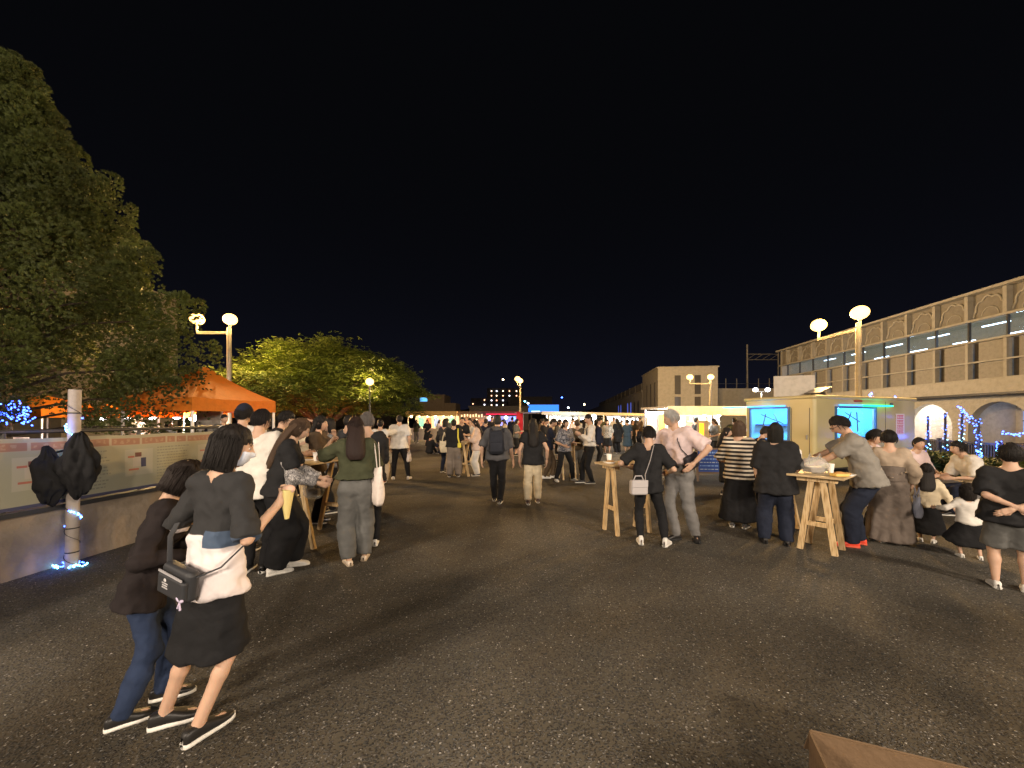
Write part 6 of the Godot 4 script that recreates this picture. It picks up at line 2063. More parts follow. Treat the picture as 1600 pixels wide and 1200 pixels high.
func build_tables() -> void:
	var a := trestle_table("pale timber standing table between the women at the left", Vector3(-2.62, 0, -5.15), deg_to_rad(72), 1.06, 0.95, 0.62)
	var b := trestle_table("pale timber standing table before the woman with the small bag", gp(990, 838) + Vector3(-0.02, 0, -0.25), deg_to_rad(18), 0.98, 0.78, 0.45, 0.17)
	var c := trestle_table("pale timber standing table where the man in the grey T-shirt leans", gp(1283, 858), deg_to_rad(38), 0.93, 0.60, 0.55, 0.17)
	var d := trestle_table("pale timber standing table in front of the woman in black", gp(1215, 832) + Vector3(0.1, 0, -0.35), deg_to_rad(15), 0.95, 0.8, 0.55, 0.25)
	var e := trestle_table("far timber standing table between black top and pale blouse", gp(728, 742), deg_to_rad(70), 0.98, 0.8, 0.5, 0.22)
	var f := trestle_table("far timber standing table behind the woman in the printed T-shirt", gp(886, 748), deg_to_rad(10), 0.98, 0.6, 0.5, 0.2)
	# things on the tables
	cup("small clear cup on the left standing table", Vector3(-2.55, 1.06, -5.0))
	cup("second clear cup on the left standing table, farther back", Vector3(-2.62, 1.06, -5.25))
	plate("paper plate on the right standing table beside the white cup", b.position + Vector3(-0.25, 0.98, 0.05))
	cup("white cup on the paper plate's table", b.position + Vector3(-0.22, 0.98, -0.12))
	plate("paper plate on the table before the woman in black", d.position + Vector3(-0.1, 0.95, 0.05))
	sack("clear plastic carrier bag of food on the grey man's table", c.position + Vector3(-0.06, 0.93, -0.03), Vector3(0.16, 0.11, 0.12), true)
	sack("white plastic carrier bag slumped behind the clear one", d.position + Vector3(0.34, 0.95, 0.05), Vector3(0.10, 0.13, 0.10), false)
	sack("clear plastic bag hanging at the side of the left table", Vector3(-2.44, 0.62, -4.72), Vector3(0.13, 0.17, 0.08), true)
	cup("white cup near the clear carrier bag on the grey man's table", c.position + Vector3(0.20, 0.93, -0.10))
	plate("paper plate under the grey man's hands", c.position + Vector3(0.16, 0.93, 0.16))
	cup("white cup beside the paper plate before the woman in black", d.position + Vector3(0.12, 0.95, 0.12))
	cup("white cup on the far table of the pale-bloused woman", e.position + Vector3(0.1, 0.98, 0.05))
	cup("white cup on the far table behind the printed T-shirt", f.position + Vector3(-0.1, 0.98, 0.05))
	plate("paper plate on the left standing table beside the cups", Vector3(-2.70, 1.06, -5.08))
	var yf := thing("snack_tray", "yellow snack tray in the grey man's hands", "tray", c.position + Vector3(0.02, 0.93, 0.24))
	part(yf, "tray", MB.new().rbox(Vector3(0, 0.02, 0), Vector3(0.16, 0.035, 0.11), 0.012), mat(lin(0.6, 0.42, 0.12), 0.6))
	part(yf, "snack", MB.new().ball(Vector3(0, 0.04, 0), Vector3(0.06, 0.02, 0.04), 12, 8), mat(lin(0.4, 0.2, 0.06), 0.8))

func cup(label: String, p: Vector3) -> void:
	var o := thing("drink_cup", label, "cup", p)
	part(o, "cup", MB.new().tube([Vector3.ZERO, Vector3(0, 0.11, 0)], [0.028, 0.040], 16, 1.0, Vector3.ZERO, false), M.white_plastic)
	part(o, "drink", MB.new().tube([Vector3(0, 0.004, 0), Vector3(0, 0.09, 0)], [0.026, 0.036], 14), mat(lin(0.4, 0.25, 0.08), 0.2))

func plate(label: String, p: Vector3) -> void:
	var o := thing("paper_plate", label, "plate", p)
	part(o, "plate", MB.new().tube([Vector3(0, 0.001, 0), Vector3(0, 0.018, 0)], [0.07, 0.105], 24, 1.0, Vector3.ZERO, true), M.white_plastic)
	part(o, "food", MB.new().ball(Vector3(0, 0.022, 0), Vector3(0.06, 0.018, 0.05), 12, 8), mat(lin(0.42, 0.24, 0.08), 0.8))

func sack(label: String, p: Vector3, s: Vector3, clear: bool) -> void:
	var o := thing("carrier_bag", label, "bag", p)
	var m := MB.new()
	var sd := p.x * 40.0
	star(m, Transform3D.IDENTITY, 40, 26, func(th, f):
		var d := Vector3(cos(f) * sin(th), sin(f), cos(f) * cos(th))
		var k := 1.0 + 0.16 * noise3.get_noise_3d(d.x * 24.0 + sd, d.y * 24.0, d.z * 24.0) + 0.08 * noise3.get_noise_3d(d.x * 80.0, d.y * 40.0 + sd, d.z * 80.0)
		var q := d * s * k
		q.y = maxf(q.y, -s.y * 0.86) + s.y * 0.86
		return q)
	part(o, "film", m.smooth(), M.plastic_bag if clear else M.white_plastic)
	if clear: part(o, "food_pack", MB.new().rbox(Vector3(0, s.y * 0.45, 0), Vector3(s.x * 1.1, s.y * 0.6, s.z * 1.0), 0.015), mat(lin(0.22, 0.19, 0.16), 0.6))
	for q in [-1, 1]:
		part(o, "handle", MB.new().tube([Vector3(q * s.x * 0.5, s.y * 1.5, 0), Vector3(q * s.x * 0.4, s.y * 1.5 + 0.08, 0.01), Vector3(q * s.x * 0.15, s.y * 1.55, 0)], [0.012, 0.01, 0.012], 8, 0.4), M.plastic_bag if clear else M.white_plastic)
# ---------------------------------------------------------------- the people of the photograph
func stripes(a: Color, b: Color, share := 0.5) -> StandardMaterial3D:
	var im := Image.create(4, 32, false, Image.FORMAT_RGB8)
	for y in 32:
		for x in 4: im.set_pixel(x, y, a if y < 32 * share else b)
	var m := mat(Color.WHITE, 0.92)
	m.albedo_texture = ImageTexture.create_from_image(im)
	m.uv1_scale = Vector3(1, 1.0 / 0.058, 1)
	return m

func colour_block(rows: Callable) -> StandardMaterial3D:
	# print of a garment laid out over x (-0.5..0.5) and y (0..1.7)
	var im := Image.create(256, 512, false, Image.FORMAT_RGB8)
	for y in 512:
		for x in 256:
			im.set_pixel(x, y, rows.call(x / 256.0 - 0.5, y / 512.0 * 1.7))
	var m := mat(Color.WHITE, 0.92)
	m.albedo_texture = ImageTexture.create_from_image(im)
	m.uv1_scale = Vector3(1, 1.0 / 1.7, 1)
	m.uv1_offset = Vector3(0.5, 0, 0)
	return m

func zebra(a: Color, b: Color, sd: int, freq := 0.035) -> StandardMaterial3D:
	var m := mat(Color.WHITE, 0.85)
	m.albedo_texture = noise_tex(freq, [a, a, b, a, b, b, a], 256, 2, FastNoiseLite.TYPE_SIMPLEX_SMOOTH, sd)
	return tri(m, 2.6)

func build_people() -> void:
	var blk: StandardMaterial3D = M.black_jersey
	# ---------------- foreground pair
	var p1_print := colour_block(func(x, y):
		if absf(x) > 0.185:
			if y > 1.045: return lin(0.020, 0.020, 0.021)
			if y > 0.965: return lin(0.05, 0.075, 0.12)
			return lin(0.56, 0.51, 0.51)
		return lin(0.020, 0.020, 0.021) if y > 1.02 else lin(0.56, 0.51, 0.51))
	var p1 := person("woman in black and white colour-block T-shirt with hip bag and mask", {"near": true, "pos": Vector3(-1.70, 0, -1.965), "yaw": 165.0, "H": 1.57, "lean": 4.0, "side": -1.5, "hy": -34.0, "hp": 14.0,
		"fl": [0.12, 0.01, -46.0], "fr": [-0.135, -0.01, -8.0], "hip": Vector3(-0.17, -0.01, 0.05), "w": 0.74,
		"top": {"m": p1_print, "sleeve": 1.0, "cuff": 1.6, "loose": 0.020, "hem": -0.05}, "bot": {"type": "skirt", "m": M.black_cloth, "hem": 0.25, "r": 0.165, "folds": 0.04, "nf": 7.0, "flat": 0.95, "loose": 0.020},
		"hair": "bob", "bob": 0.13, "hair_c": Color(0.010, 0.008, 0.007), "mask": M.mask_blue, "shoe_m": M.black_shoe, "sole_m": M.white_sole,
		"hr": Vector3(-0.46, 1.24, 0.20), "er": Vector3(-0.7, -0.9, -0.2), "hl": Vector3(0.06, 1.20, 0.30), "el": Vector3(0.7, -0.9, -0.5), "cr": 0.9, "cl": 0.9, "pr": Vector3(0.6, 0.3, -0.3), "pl": Vector3(-0.6, 0.3, -0.3)})
	hip_bag(p1)
	var ch := thing("paper_wrapper", "yellow paper snack wrapper in the foreground woman's hand", "wrapper", world_of(p1, Vector3(-0.43, 1.14, 0.24)))
	part(ch, "paper", MB.new().tube([Vector3(0, -0.08, 0), Vector3(0, 0.0, 0), Vector3(0.01, 0.08, 0.0)], [0.016, 0.034, 0.042], 12, 0.6), mat(lin(0.50, 0.42, 0.17), 0.7))
	part(ch, "filling", MB.new().ball(Vector3(0.01, 0.08, 0), Vector3(0.036, 0.025, 0.022), 12, 8), mat(lin(0.5, 0.32, 0.24), 0.7))
	person("child in dark hoodie, jeans and white mask stooping beside the foreground woman", {"near": true, "pos": gp(226, 1112), "yaw": 122.0, "H": 1.38, "w": 0.78, "lean": 16.0, "side": 4.0, "hy": 4.0, "hp": 26.0,
		"fl": [0.08, 0.06, -6.0], "fr": [-0.07, -0.08, 8.0], "top": {"m": cloth(lin(0.019, 0.015, 0.015)), "sleeve": 1.9, "loose": 0.022, "hem": -0.09, "name": "hoodie"}, "bot": {"m": M.jeans, "loose": 0.016, "wide": 1.1},
		"hair": "bob", "bob": 0.10, "hair_c": Color(0.014, 0.009, 0.007), "fringe": 0.2, "mask": M.mask_white, "shoe_m": M.black_shoe, "hl": Vector3(0.22, 1.0, 0.34), "hr": Vector3(-0.14, 1.05, 0.26), "er": Vector3(-0.5, -0.7, -0.8), "cr": 0.7})
	# ---------------- left group round the table
	var pw := person("long-haired woman in black bending to the left table, patterned wrap on her arms", {"px": 436, "py": 892, "yaw": 112.0, "H": 1.63, "lean": 15.0, "hy": 10.0, "hp": 30.0, "w": 1.05,
		"fl": [0.09, 0.10, 0.0], "fr": [-0.10, -0.03, 20.0], "top": {"m": blk, "sleeve": 0.72, "loose": 0.022, "hem": -0.02}, "bot": {"m": M.black_cloth, "loose": 0.03, "wide": 1.75, "len": 0.93},
		"hair": "long", "hair_len": 0.42, "hair_c": Color(0.050, 0.030, 0.018), "fringe": 0.5, "shoe_m": M.white_shoe, "hl": Vector3(0.12, 0.98, 0.42), "hr": Vector3(-0.12, 0.96, 0.40), "cr": 0.8, "cl": 0.8})
	shawl(pw)
	var pt := person("woman in olive T-shirt and grey trousers with a white tote bag", {"px": 556, "py": 879, "yaw": 202.0, "H": 1.62, "lean": 2.0, "hy": 6.0, "hp": 10.0,
		"fl": [0.07, -0.04, 14.0], "fr": [-0.09, 0.07, -10.0], "top": {"m": M.olive_cloth, "sleeve": 0.9, "loose": 0.024, "hem": 0.065}, "bot": {"m": M.grey_cloth, "loose": 0.024, "wide": 1.35, "len": 0.97},
		"hair": "long", "hair_len": 0.30, "hair_c": Color(0.018, 0.010, 0.008), "shoe": "flat", "shoe_m": mat(lin(0.50, 0.42, 0.33), 0.6), "sole_m": mat(lin(0.35, 0.28, 0.2), 0.7), "hl": Vector3(0.30, 1.38, 0.34), "el": Vector3(0.9, -0.8, -0.2), "cl": 0.8, "hr": Vector3(-0.12, 1.12, 0.30)})
	tote("large plain white canvas tote bag on the olive-shirted woman's shoulder", world_of(pt, Vector3(-0.215, 1.335, -0.03)), Vector2(0.28, 0.43), deg_to_rad(-50), M.canvas, 0.27, 0.13)
	person("person with grey hair in black behind the olive-shirted woman", {"px": 574, "py": 853, "yaw": 205.0, "H": 1.68, "hp": 8.0, "fem": false, "top": {"m": blk, "sleeve": 1.9, "loose": 0.02}, "bot": {"m": M.black_cloth, "loose": 0.016}, "hair": "short", "hair_c": Color(0.10, 0.09, 0.085), "shoe_m": M.white_shoe, "hl": Vector3(0.1, 1.1, 0.35), "hr": Vector3(-0.1, 1.1, 0.35)})
	person("man in dark cap and white shirt behind the foreground woman", {"px": 377, "py": 864, "yaw": 188.0, "H": 1.77, "fem": false, "hy": -8.0, "hp": 6.0, "top": {"m": M.white_cloth, "sleeve": 0.9, "loose": 0.03}, "bot": {"m": M.dark_jeans}, "hair": "cap", "cap_m": M.navy, "shoe_m": M.black_shoe, "hl": Vector3(0.12, 1.1, 0.34), "hr": Vector3(-0.12, 1.1, 0.34)})
	person("bareheaded dark-haired man in loose white T-shirt behind the foreground woman", {"px": 400, "py": 893, "yaw": 184.0, "H": 1.70, "fem": false, "hy": -14.0, "hp": 12.0, "lean": 6.0, "top": {"m": M.white_cloth, "sleeve": 0.9, "loose": 0.036, "hem": -0.06}, "bot": {"m": M.black_cloth}, "hair": "short", "hair_c": Color(0.012, 0.010, 0.010), "hl": Vector3(0.14, 1.1, 0.34), "hr": Vector3(-0.14, 1.1, 0.34)})
	person("man in glasses and black T-shirt looking down across the left table", {"px": 431, "py": 836, "yaw": 108.0, "H": 1.72, "fem": false, "hp": 26.0, "lean": 8.0, "glasses": true, "top": {"m": blk, "sleeve": 0.8, "loose": 0.03}, "bot": {"m": M.dark_jeans}, "hair": "short", "hl": Vector3(0.14, 1.1, 0.36), "hr": Vector3(-0.14, 1.1, 0.36)})
	person("woman in brown jacket eating with her hand to her mouth at the left table", {"px": 494, "py": 816, "yaw": 104.0, "H": 1.64, "hp": 6.0, "top": {"m": M.brown_cloth, "sleeve": 1.85, "loose": 0.03, "name": "jacket"}, "bot": {"m": M.black_cloth}, "hair": "long", "hair_len": 0.24, "hl": Vector3(0.06, 1.40, 0.26), "cl": 0.9, "el": Vector3(0.6, -0.9, 0.2), "hr": Vector3(-0.10, 1.15, 0.34)})
	person("person in white blouse lifting an arm over the head beyond the left table", {"px": 477, "py": 775, "yaw": 30.0, "H": 1.62, "top": {"m": M.cream_cloth, "sleeve": 1.4}, "bot": {"m": M.black_cloth}, "hair": "bun", "hl": Vector3(0.05, 1.66, 0.10), "el": Vector3(1, 0.4, 0.2), "hr": Vector3(-0.1, 1.15, 0.3)})
	person("person in grey cardigan beside the brown-jacketed woman", {"px": 520, "py": 800, "yaw": -60.0, "H": 1.60, "top": {"m": M.mid_grey, "sleeve": 1.8}, "bot": {"m": M.black_cloth}, "hair": "bob", "hl": Vector3(0.08, 1.2, 0.3), "hr": Vector3(-0.08, 1.2, 0.3)})
	person("dark-clothed person behind the olive-shirted woman's raised hand", {"px": 541, "py": 790, "yaw": 150.0, "H": 1.66, "fem": false, "top": {"m": M.charcoal, "sleeve": 1.9}, "bot": {"m": M.black_cloth}, "hair": "short"})
	person("woman in white top and wide beige trousers with hands at her hair", {"px": 594, "py": 755, "yaw": 192.0, "H": 1.58, "top": {"m": M.white_cloth, "sleeve": 1.0, "loose": 0.03, "hem": 0.05}, "bot": {"m": M.beige_cloth, "wide": 1.8, "loose": 0.03}, "hair": "bun", "hl": Vector3(0.16, 1.40, 0.10), "hr": Vector3(-0.14, 1.40, 0.10), "el": Vector3(1, -0.4, 0), "er": Vector3(-1, -0.4, 0), "shoe_m": mat(lin(0.3, 0.1, 0.06), 0.6)})
	var pm := person("man in white T-shirt and black trousers standing with feet apart holding bags", {"px": 624, "py": 749, "yaw": 190.0, "H": 1.70, "fem": false, "hy": 18.0, "top": {"m": M.white_cloth, "sleeve": 0.75, "loose": 0.034}, "bot": {"m": M.black_cloth}, "fl": [0.16, 0.02, 10.0], "fr": [-0.24, 0.0, -14.0], "hair": "short", "shoe_m": M.white_shoe, "sole_m": M.white_sole, "cl": 0.9, "cr": 0.9})
	tote("small white paper bag in the right hand of the man in white", world_of(pm, pm.get_meta("joints").arms[1][2] + Vector3(0, -0.06, 0.02)), Vector2(0.17, 0.22), deg_to_rad(70), M.canvas, 0.10, 0.08)
	tote("cream bag in the left hand of the man in white", world_of(pm, pm.get_meta("joints").arms[0][2] + Vector3(0, -0.06, 0.02)), Vector2(0.17, 0.24), deg_to_rad(70), M.cream_cloth, 0.10, 0.08)
	# two people sitting on the ground
	person("person in black sitting on the ground before the yellow-roofed stall, knees up", {"pos": at(671, 690, 17.6) * Vector3(1, 0, 1), "yaw": 160.0, "H": 1.62, "sit": 0.03, "lean": 10.0, "fl": [0.12, 0.42, 0.0], "fr": [-0.12, 0.42, 0.0], "top": {"m": blk, "sleeve": 0.9}, "bot": {"m": M.black_cloth}, "hair": "short", "hl": Vector3(0.14, 0.45, 0.35), "hr": Vector3(-0.14, 0.45, 0.35)})
	person("second person sitting on the ground beside the first, leaning close", {"pos": at(691, 690, 17.4) * Vector3(1, 0, 1), "yaw": 200.0, "H": 1.55, "sit": 0.03, "lean": 12.0, "fl": [0.12, 0.42, 0.0], "fr": [-0.12, 0.42, 0.0], "top": {"m": M.navy, "sleeve": 0.9}, "bot": {"m": M.black_cloth}, "hair": "bob", "hl": Vector3(0.14, 0.45, 0.35), "hr": Vector3(-0.14, 0.45, 0.35)})
	# ---------------- centre left group
	var pn := person("woman in black top and wide beige trousers seen from behind, yellow strap", {"px": 709, "py": 745, "yaw": 186.0, "H": 1.58, "w": 1.1, "top": {"m": blk, "sleeve": 0.9, "loose": 0.03, "hem": 0.01}, "bot": {"m": M.taupe, "wide": 1.6, "loose": 0.02}, "fl": [0.12, 0.0, 8.0], "fr": [-0.12, 0.0, -8.0], "hair": "bun", "hl": Vector3(0.1, 1.1, 0.3), "hr": Vector3(-0.1, 1.1, 0.3)})
	tote("cream tote bag hanging at the side of the woman in wide beige trousers", world_of(pn, Vector3(0.26, 1.24, 0.0)), Vector2(0.26, 0.32), deg_to_rad(10), M.cream_cloth, 0.24, 0.10)
	strap_thing("yellow shoulder strap of a small bag on the woman in black top", pn, -0.12, lin(0.6, 0.5, 0.06), Vector3(-0.16, 0.88, -0.16))
	person("person in jeans half hidden behind the cream tote bag", {"px": 694, "py": 738, "yaw": 150.0, "H": 1.6, "top": {"m": M.charcoal, "sleeve": 1.5}, "bot": {"m": M.dark_jeans}, "hair": "bob"})
	person("man in black behind the far timber table", {"px": 722, "py": 728, "yaw": 10.0, "H": 1.66, "fem": false, "top": {"m": blk, "sleeve": 0.8}, "bot": {"m": M.black_cloth}, "hair": "short", "hl": Vector3(0.1, 1.1, 0.3), "hr": Vector3(-0.1, 1.2, 0.3)})
	person("person in white T-shirt behind the far timber table", {"px": 735, "py": 726, "yaw": -20.0, "H": 1.62, "top": {"m": M.white_cloth, "sleeve": 0.8}, "bot": {"m": M.dark_jeans}, "hair": "short", "hl": Vector3(0.1, 1.1, 0.3), "hr": Vector3(-0.1, 1.2, 0.3)})
	person("woman in pale blouse and white trousers facing the far timber table", {"px": 746, "py": 743, "yaw": -82.0, "H": 1.58, "top": {"m": cloth(lin(0.58, 0.44, 0.36)), "sleeve": 1.5, "loose": 0.04, "hem": -0.06}, "bot": {"m": M.white_cloth, "wide": 1.6, "loose": 0.02}, "hair": "long", "hair_len": 0.22, "hp": 14.0, "hl": Vector3(0.08, 1.1, 0.36), "hr": Vector3(-0.08, 1.14, 0.36)})
	person("person in navy shirt before the blue-lit stall", {"px": 759, "py": 722, "yaw": 170.0, "H": 1.6, "top": {"m": M.navy, "sleeve": 0.9}, "bot": {"m": M.black_cloth}, "hair": "short"})
	# ---------------- walkers in the middle
	var pr := person("man in grey hooded T-shirt with dark backpack walking away", {"px": 777, "py": 786, "yaw": 178.0, "H": 1.67, "fem": false, "lean": 3.0, "top": {"m": M.charcoal2, "sleeve": 1.0, "loose": 0.028, "hem": -0.02}, "bot": {"m": M.black_cloth, "loose": 0.014}, "fl": [0.07, 0.20, 4.0], "fr": [-0.06, -0.16, -4.0, 0.03], "hair": "short", "hair_c": Color(0.02, 0.018, 0.016), "hl": Vector3(0.30, 0.84, -0.02), "hr": Vector3(-0.30, 0.82, 0.08)})
	hood(pr, M.charcoal2)
	backpack("dark backpack of the man walking away in grey", pr, M.dark_bag)
	person("long-haired woman in black top and cream trousers walking away", {"px": 833, "py": 788, "yaw": 181.0, "H": 1.60, "lean": 3.0, "top": {"m": blk, "sleeve": 0.5, "loose": 0.03, "hem": -0.045}, "bot": {"m": M.cream_cloth, "wide": 1.25, "loose": 0.014, "len": 0.94}, "fl": [0.10, -0.14, 0.0, 0.03], "fr": [-0.10, 0.16, 0.0], "hair": "long", "hair_len": 0.36, "shoe_m": mat(lin(0.05, 0.03, 0.025), 0.6), "hl": Vector3(0.27, 0.86, 0.05), "hr": Vector3(-0.27, 0.86, 0.0)})
	# ---------------- centre right group
	person("person in navy shirt and brown trousers lifting a phone in both hands", {"px": 857, "py": 747, "yaw": 80.0, "H": 1.62, "fem": false, "lean": 9.0, "hp": 20.0, "top": {"m": M.navy, "sleeve": 0.8, "hem": -0.03}, "bot": {"m": M.brown_cloth}, "fl": [0.08, 0.1, 0.0], "fr": [-0.1, -0.1, 10.0], "hair": "short", "shoe_m": M.white_shoe, "hl": Vector3(0.06, 1.32, 0.32), "hr": Vector3(-0.08, 1.30, 0.30), "el": Vector3(0.5, -1, 0), "er": Vector3(-0.5, -1, 0), "cl": 0.9, "cr": 0.9})
	person("long-haired woman in navy T-shirt with pale print, striding apart in black trousers", {"px": 882, "py": 751, "yaw": 30.0, "H": 1.58, "top": {"m": zebra(lin(0.018, 0.02, 0.03), lin(0.22, 0.22, 0.24), 5, 0.012), "sleeve": 0.9, "loose": 0.03}, "bot": {"m": M.black_cloth, "wide": 1.1}, "fl": [0.20, 0.1, 10.0], "fr": [-0.24, -0.04, -20.0], "hair": "long", "hair_len": 0.3, "shoe_m": M.white_shoe, "hl": Vector3(0.16, 1.05, 0.28), "hr": Vector3(-0.2, 1.0, 0.24)})
	person("person in olive-brown T-shirt and grey trousers with back turned", {"px": 902, "py": 746, "yaw": 176.0, "H": 1.58, "w": 1.08, "top": {"m": cloth(lin(0.11, 0.088, 0.058)), "sleeve": 0.8, "loose": 0.03}, "bot": {"m": M.grey_cloth, "wide": 1.2}, "hair": "short", "hair_c": Color(0.05, 0.035, 0.025), "fr": [-0.1, -0.16, 0.0, 0.08]})
	var pq := person("man in white shirt and black trousers with a dark backpack", {"px": 921, "py": 755, "yaw": -86.0, "H": 1.71, "fem": false, "lean": -2.0, "hp": 14.0, "top": {"m": M.white_cloth, "sleeve": 1.85, "loose": 0.026, "hem": 0.03}, "bot": {"m": M.black_cloth, "loose": 0.014}, "hair": "short", "fl": [0.08, -0.05, 0.0], "fr": [-0.08, 0.16, 0.0], "hl": Vector3(0.12, 1.22, 0.26), "hr": Vector3(-0.12, 1.20, 0.26), "el": Vector3(0.6, -1, -0.4), "er": Vector3(-0.6, -1, -0.4)})
	backpack("dark backpack of the man in the white shirt", pq, M.navy)
	person("man in black standing beyond the dark backpack", {"px": 934, "py": 725, "yaw": 60.0, "H": 1.62, "fem": false, "top": {"m": blk, "sleeve": 1.8}, "bot": {"m": M.black_cloth}, "hair": "short"})
	person("woman in floral top and black skirt near the pale canopy", {"px": 949, "py": 710, "yaw": -20.0, "H": 1.56, "top": {"m": zebra(lin(0.02, 0.02, 0.02), lin(0.55, 0.5, 0.42), 12), "sleeve": 1.0, "loose": 0.03}, "bot": {"type": "skirt", "m": M.black_cloth, "hem": 0.25}, "hair": "bob"})
	person("person all in black near the pale canopy", {"px": 965, "py": 708, "yaw": 200.0, "H": 1.62, "top": {"m": blk, "sleeve": 1.9, "loose": 0.03, "hem": -0.2}, "bot": {"m": M.black_cloth, "wide": 1.5}, "hair": "long"})
	person("person in blue-grey dress near the pale canopy", {"px": 980, "py": 707, "yaw": 150.0, "H": 1.58, "top": {"m": cloth(lin(0.05, 0.08, 0.11)), "sleeve": 0.9}, "bot": {"type": "skirt", "m": cloth(lin(0.05, 0.08, 0.11)), "hem": 0.2}, "hair": "short"})
	# ---------------- right group
	var pb := person("short-haired woman in black T-shirt and leggings leaning at the right table", {"px": 1019, "py": 851, "yaw": 166.0, "H": 1.53, "side": -3.0, "hip": Vector3(0.06, -0.02, 0), "hp": 22.0, "top": {"m": blk, "sleeve": 0.85, "loose": 0.024, "hem": -0.06, "cuff": 1.3}, "bot": {"m": M.black_cloth, "loose": 0.006, "len": 0.93}, "fl": [0.14, 0.0, 4.0], "fr": [-0.16, -0.02, -24.0], "hair": "short", "shoe": "high", "shoe_m": M.white_shoe, "sole_m": M.white_sole, "hl": Vector3(0.30, 1.07, 0.22), "el": Vector3(0.9, -0.3, -0.6), "hr": Vector3(-0.24, 1.0, 0.20), "cl": 0.6, "cr": 0.6, "slim": 0.92})
	sling_bag(pb)
	var pp := person("grey-haired man in pale pink shirt standing cross-legged, hand on hip", {"px": 1073, "py": 845, "yaw": -58.0, "H": 1.73, "fem": false, "w": 1.06, "lean": 2.0, "side": -5.0, "hip": Vector3(-0.12, 0, 0), "hy": -36.0, "hp": 24.0, "top": {"m": M.pink_cloth, "sleeve": 0.9, "loose": 0.028, "hem": 0.075, "cuff": 2.0, "belt": M.black_plastic}, "bot": {"m": M.mid_grey, "loose": 0.012, "wide": 1.05}, "fl": [0.04, -0.14, 40.0, 0.0], "fr": [-0.10, 0.08, -20.0], "kl": Vector3(0.3, 0, 1), "hair": "short", "hair_c": Color(0.30, 0.29, 0.275), "fringe": 0.62, "shoe_m": M.black_shoe, "sole_m": M.black_sole, "hl": Vector3(0.16, 1.02, 0.10), "el": Vector3(1.0, -0.2, -0.3), "hr": Vector3(-0.34, 1.02, 0.30), "er": Vector3(-0.5, -0.8, -0.2), "cl": 0.3, "pl": Vector3(-1, 0, -0.6)})
	shoulder_bag(pp)
	person("brown-bobbed woman in striped T-shirt and long black skirt", {"px": 1154, "py": 824, "yaw": 142.0, "H": 1.56, "hy": -10.0, "top": {"m": stripes(lin(0.022, 0.020, 0.020), lin(0.52, 0.46, 0.37), 0.52), "sleeve": 1.0, "loose": 0.024, "hem": -0.06, "cuff": 1.3}, "bot": {"type": "skirt", "m": M.black_cloth, "hem": 0.075, "r": 0.27, "folds": 0.07}, "hair": "bob", "bob": 0.115, "hair_c": Color(0.075, 0.048, 0.032), "shoe_m": M.grey_cloth, "hl": Vector3(0.14, 1.0, 0.24), "hr": Vector3(-0.13, 0.98, 0.22), "el": Vector3(0.9, -0.4, -0.6), "er": Vector3(-0.9, -0.4, -0.6)})
	person("woman with black bob in loose black shirt and dark jeans at the timber table", {"px": 1212, "py": 850, "yaw": 150.0, "H": 1.54, "w": 1.14, "top": {"m": blk, "sleeve": 0.98, "loose": 0.034, "hem": -0.09, "cuff": 1.2}, "bot": {"m": M.dark_jeans, "loose": 0.02, "wide": 1.2}, "fl": [0.12, 0.0, 8.0], "fr": [-0.12, 0.0, -8.0], "hair": "bob", "bob": 0.15, "hair_c": Color(0.012, 0.011, 0.009), "shoe_m": M.black_shoe, "sole_m": M.black_sole, "hl": Vector3(0.20, 0.82, 0.10), "hr": Vector3(-0.16, 1.02, 0.32)})
	person("long-haired woman in navy by the chalkboard", {"px": 1131, "py": 772, "yaw": 60.0, "H": 1.42, "hp": 10.0, "top": {"m": M.navy, "sleeve": 0.9}, "bot": {"type": "skirt", "m": M.black_cloth, "hem": 0.2}, "hair": "long", "hl": Vector3(0.1, 1.0, 0.32), "hr": Vector3(-0.1, 1.0, 0.32)})
	person("stooping person in navy shirt behind the striped woman", {"px": 1176, "py": 790, "yaw": 70.0, "H": 1.5, "lean": 20.0, "hp": 20.0, "fem": false, "top": {"m": M.navy, "sleeve": 0.9}, "bot": {"m": M.dark_jeans}, "hair": "short", "hl": Vector3(0.1, 1.0, 0.4), "hr": Vector3(-0.1, 1.0, 0.4)})
	person("man in glasses and grey T-shirt bending over the right standing table", {"px": 1339, "py": 853, "yaw": -122.0, "H": 1.70, "fem": false, "w": 1.1, "lean": 22.0, "hip": Vector3(0, -0.01, -0.10), "hp": 34.0, "hy": 6.0, "glasses": true, "top": {"m": M.grey_tee, "sleeve": 0.85, "loose": 0.030, "hem": -0.05, "cuff": 1.4}, "bot": {"m": M.dark_jeans, "loose": 0.02, "wide": 1.15}, "fl": [0.10, 0.06, 6.0], "fr": [-0.10, -0.04, -6.0], "hair": "short", "shoe_m": mat(lin(0.62, 0.06, 0.03), 0.5), "sole_m": mat(lin(0.5, 0.08, 0.04), 0.6), "hl": Vector3(0.06, 0.97, 0.48), "hr": Vector3(-0.26, 1.02, 0.50), "cl": 0.7, "cr": 0.7, "el": Vector3(0.5, -0.8, -0.3), "er": Vector3(-0.6, -0.5, -0.4)})
	person("person in pale shirt half hidden behind the bending man", {"px": 1358, "py": 828, "yaw": 30.0, "H": 1.45, "top": {"m": M.pink_cloth, "sleeve": 1.6, "loose": 0.03}, "bot": {"m": M.black_cloth}, "hair": "short", "hp": 20.0})
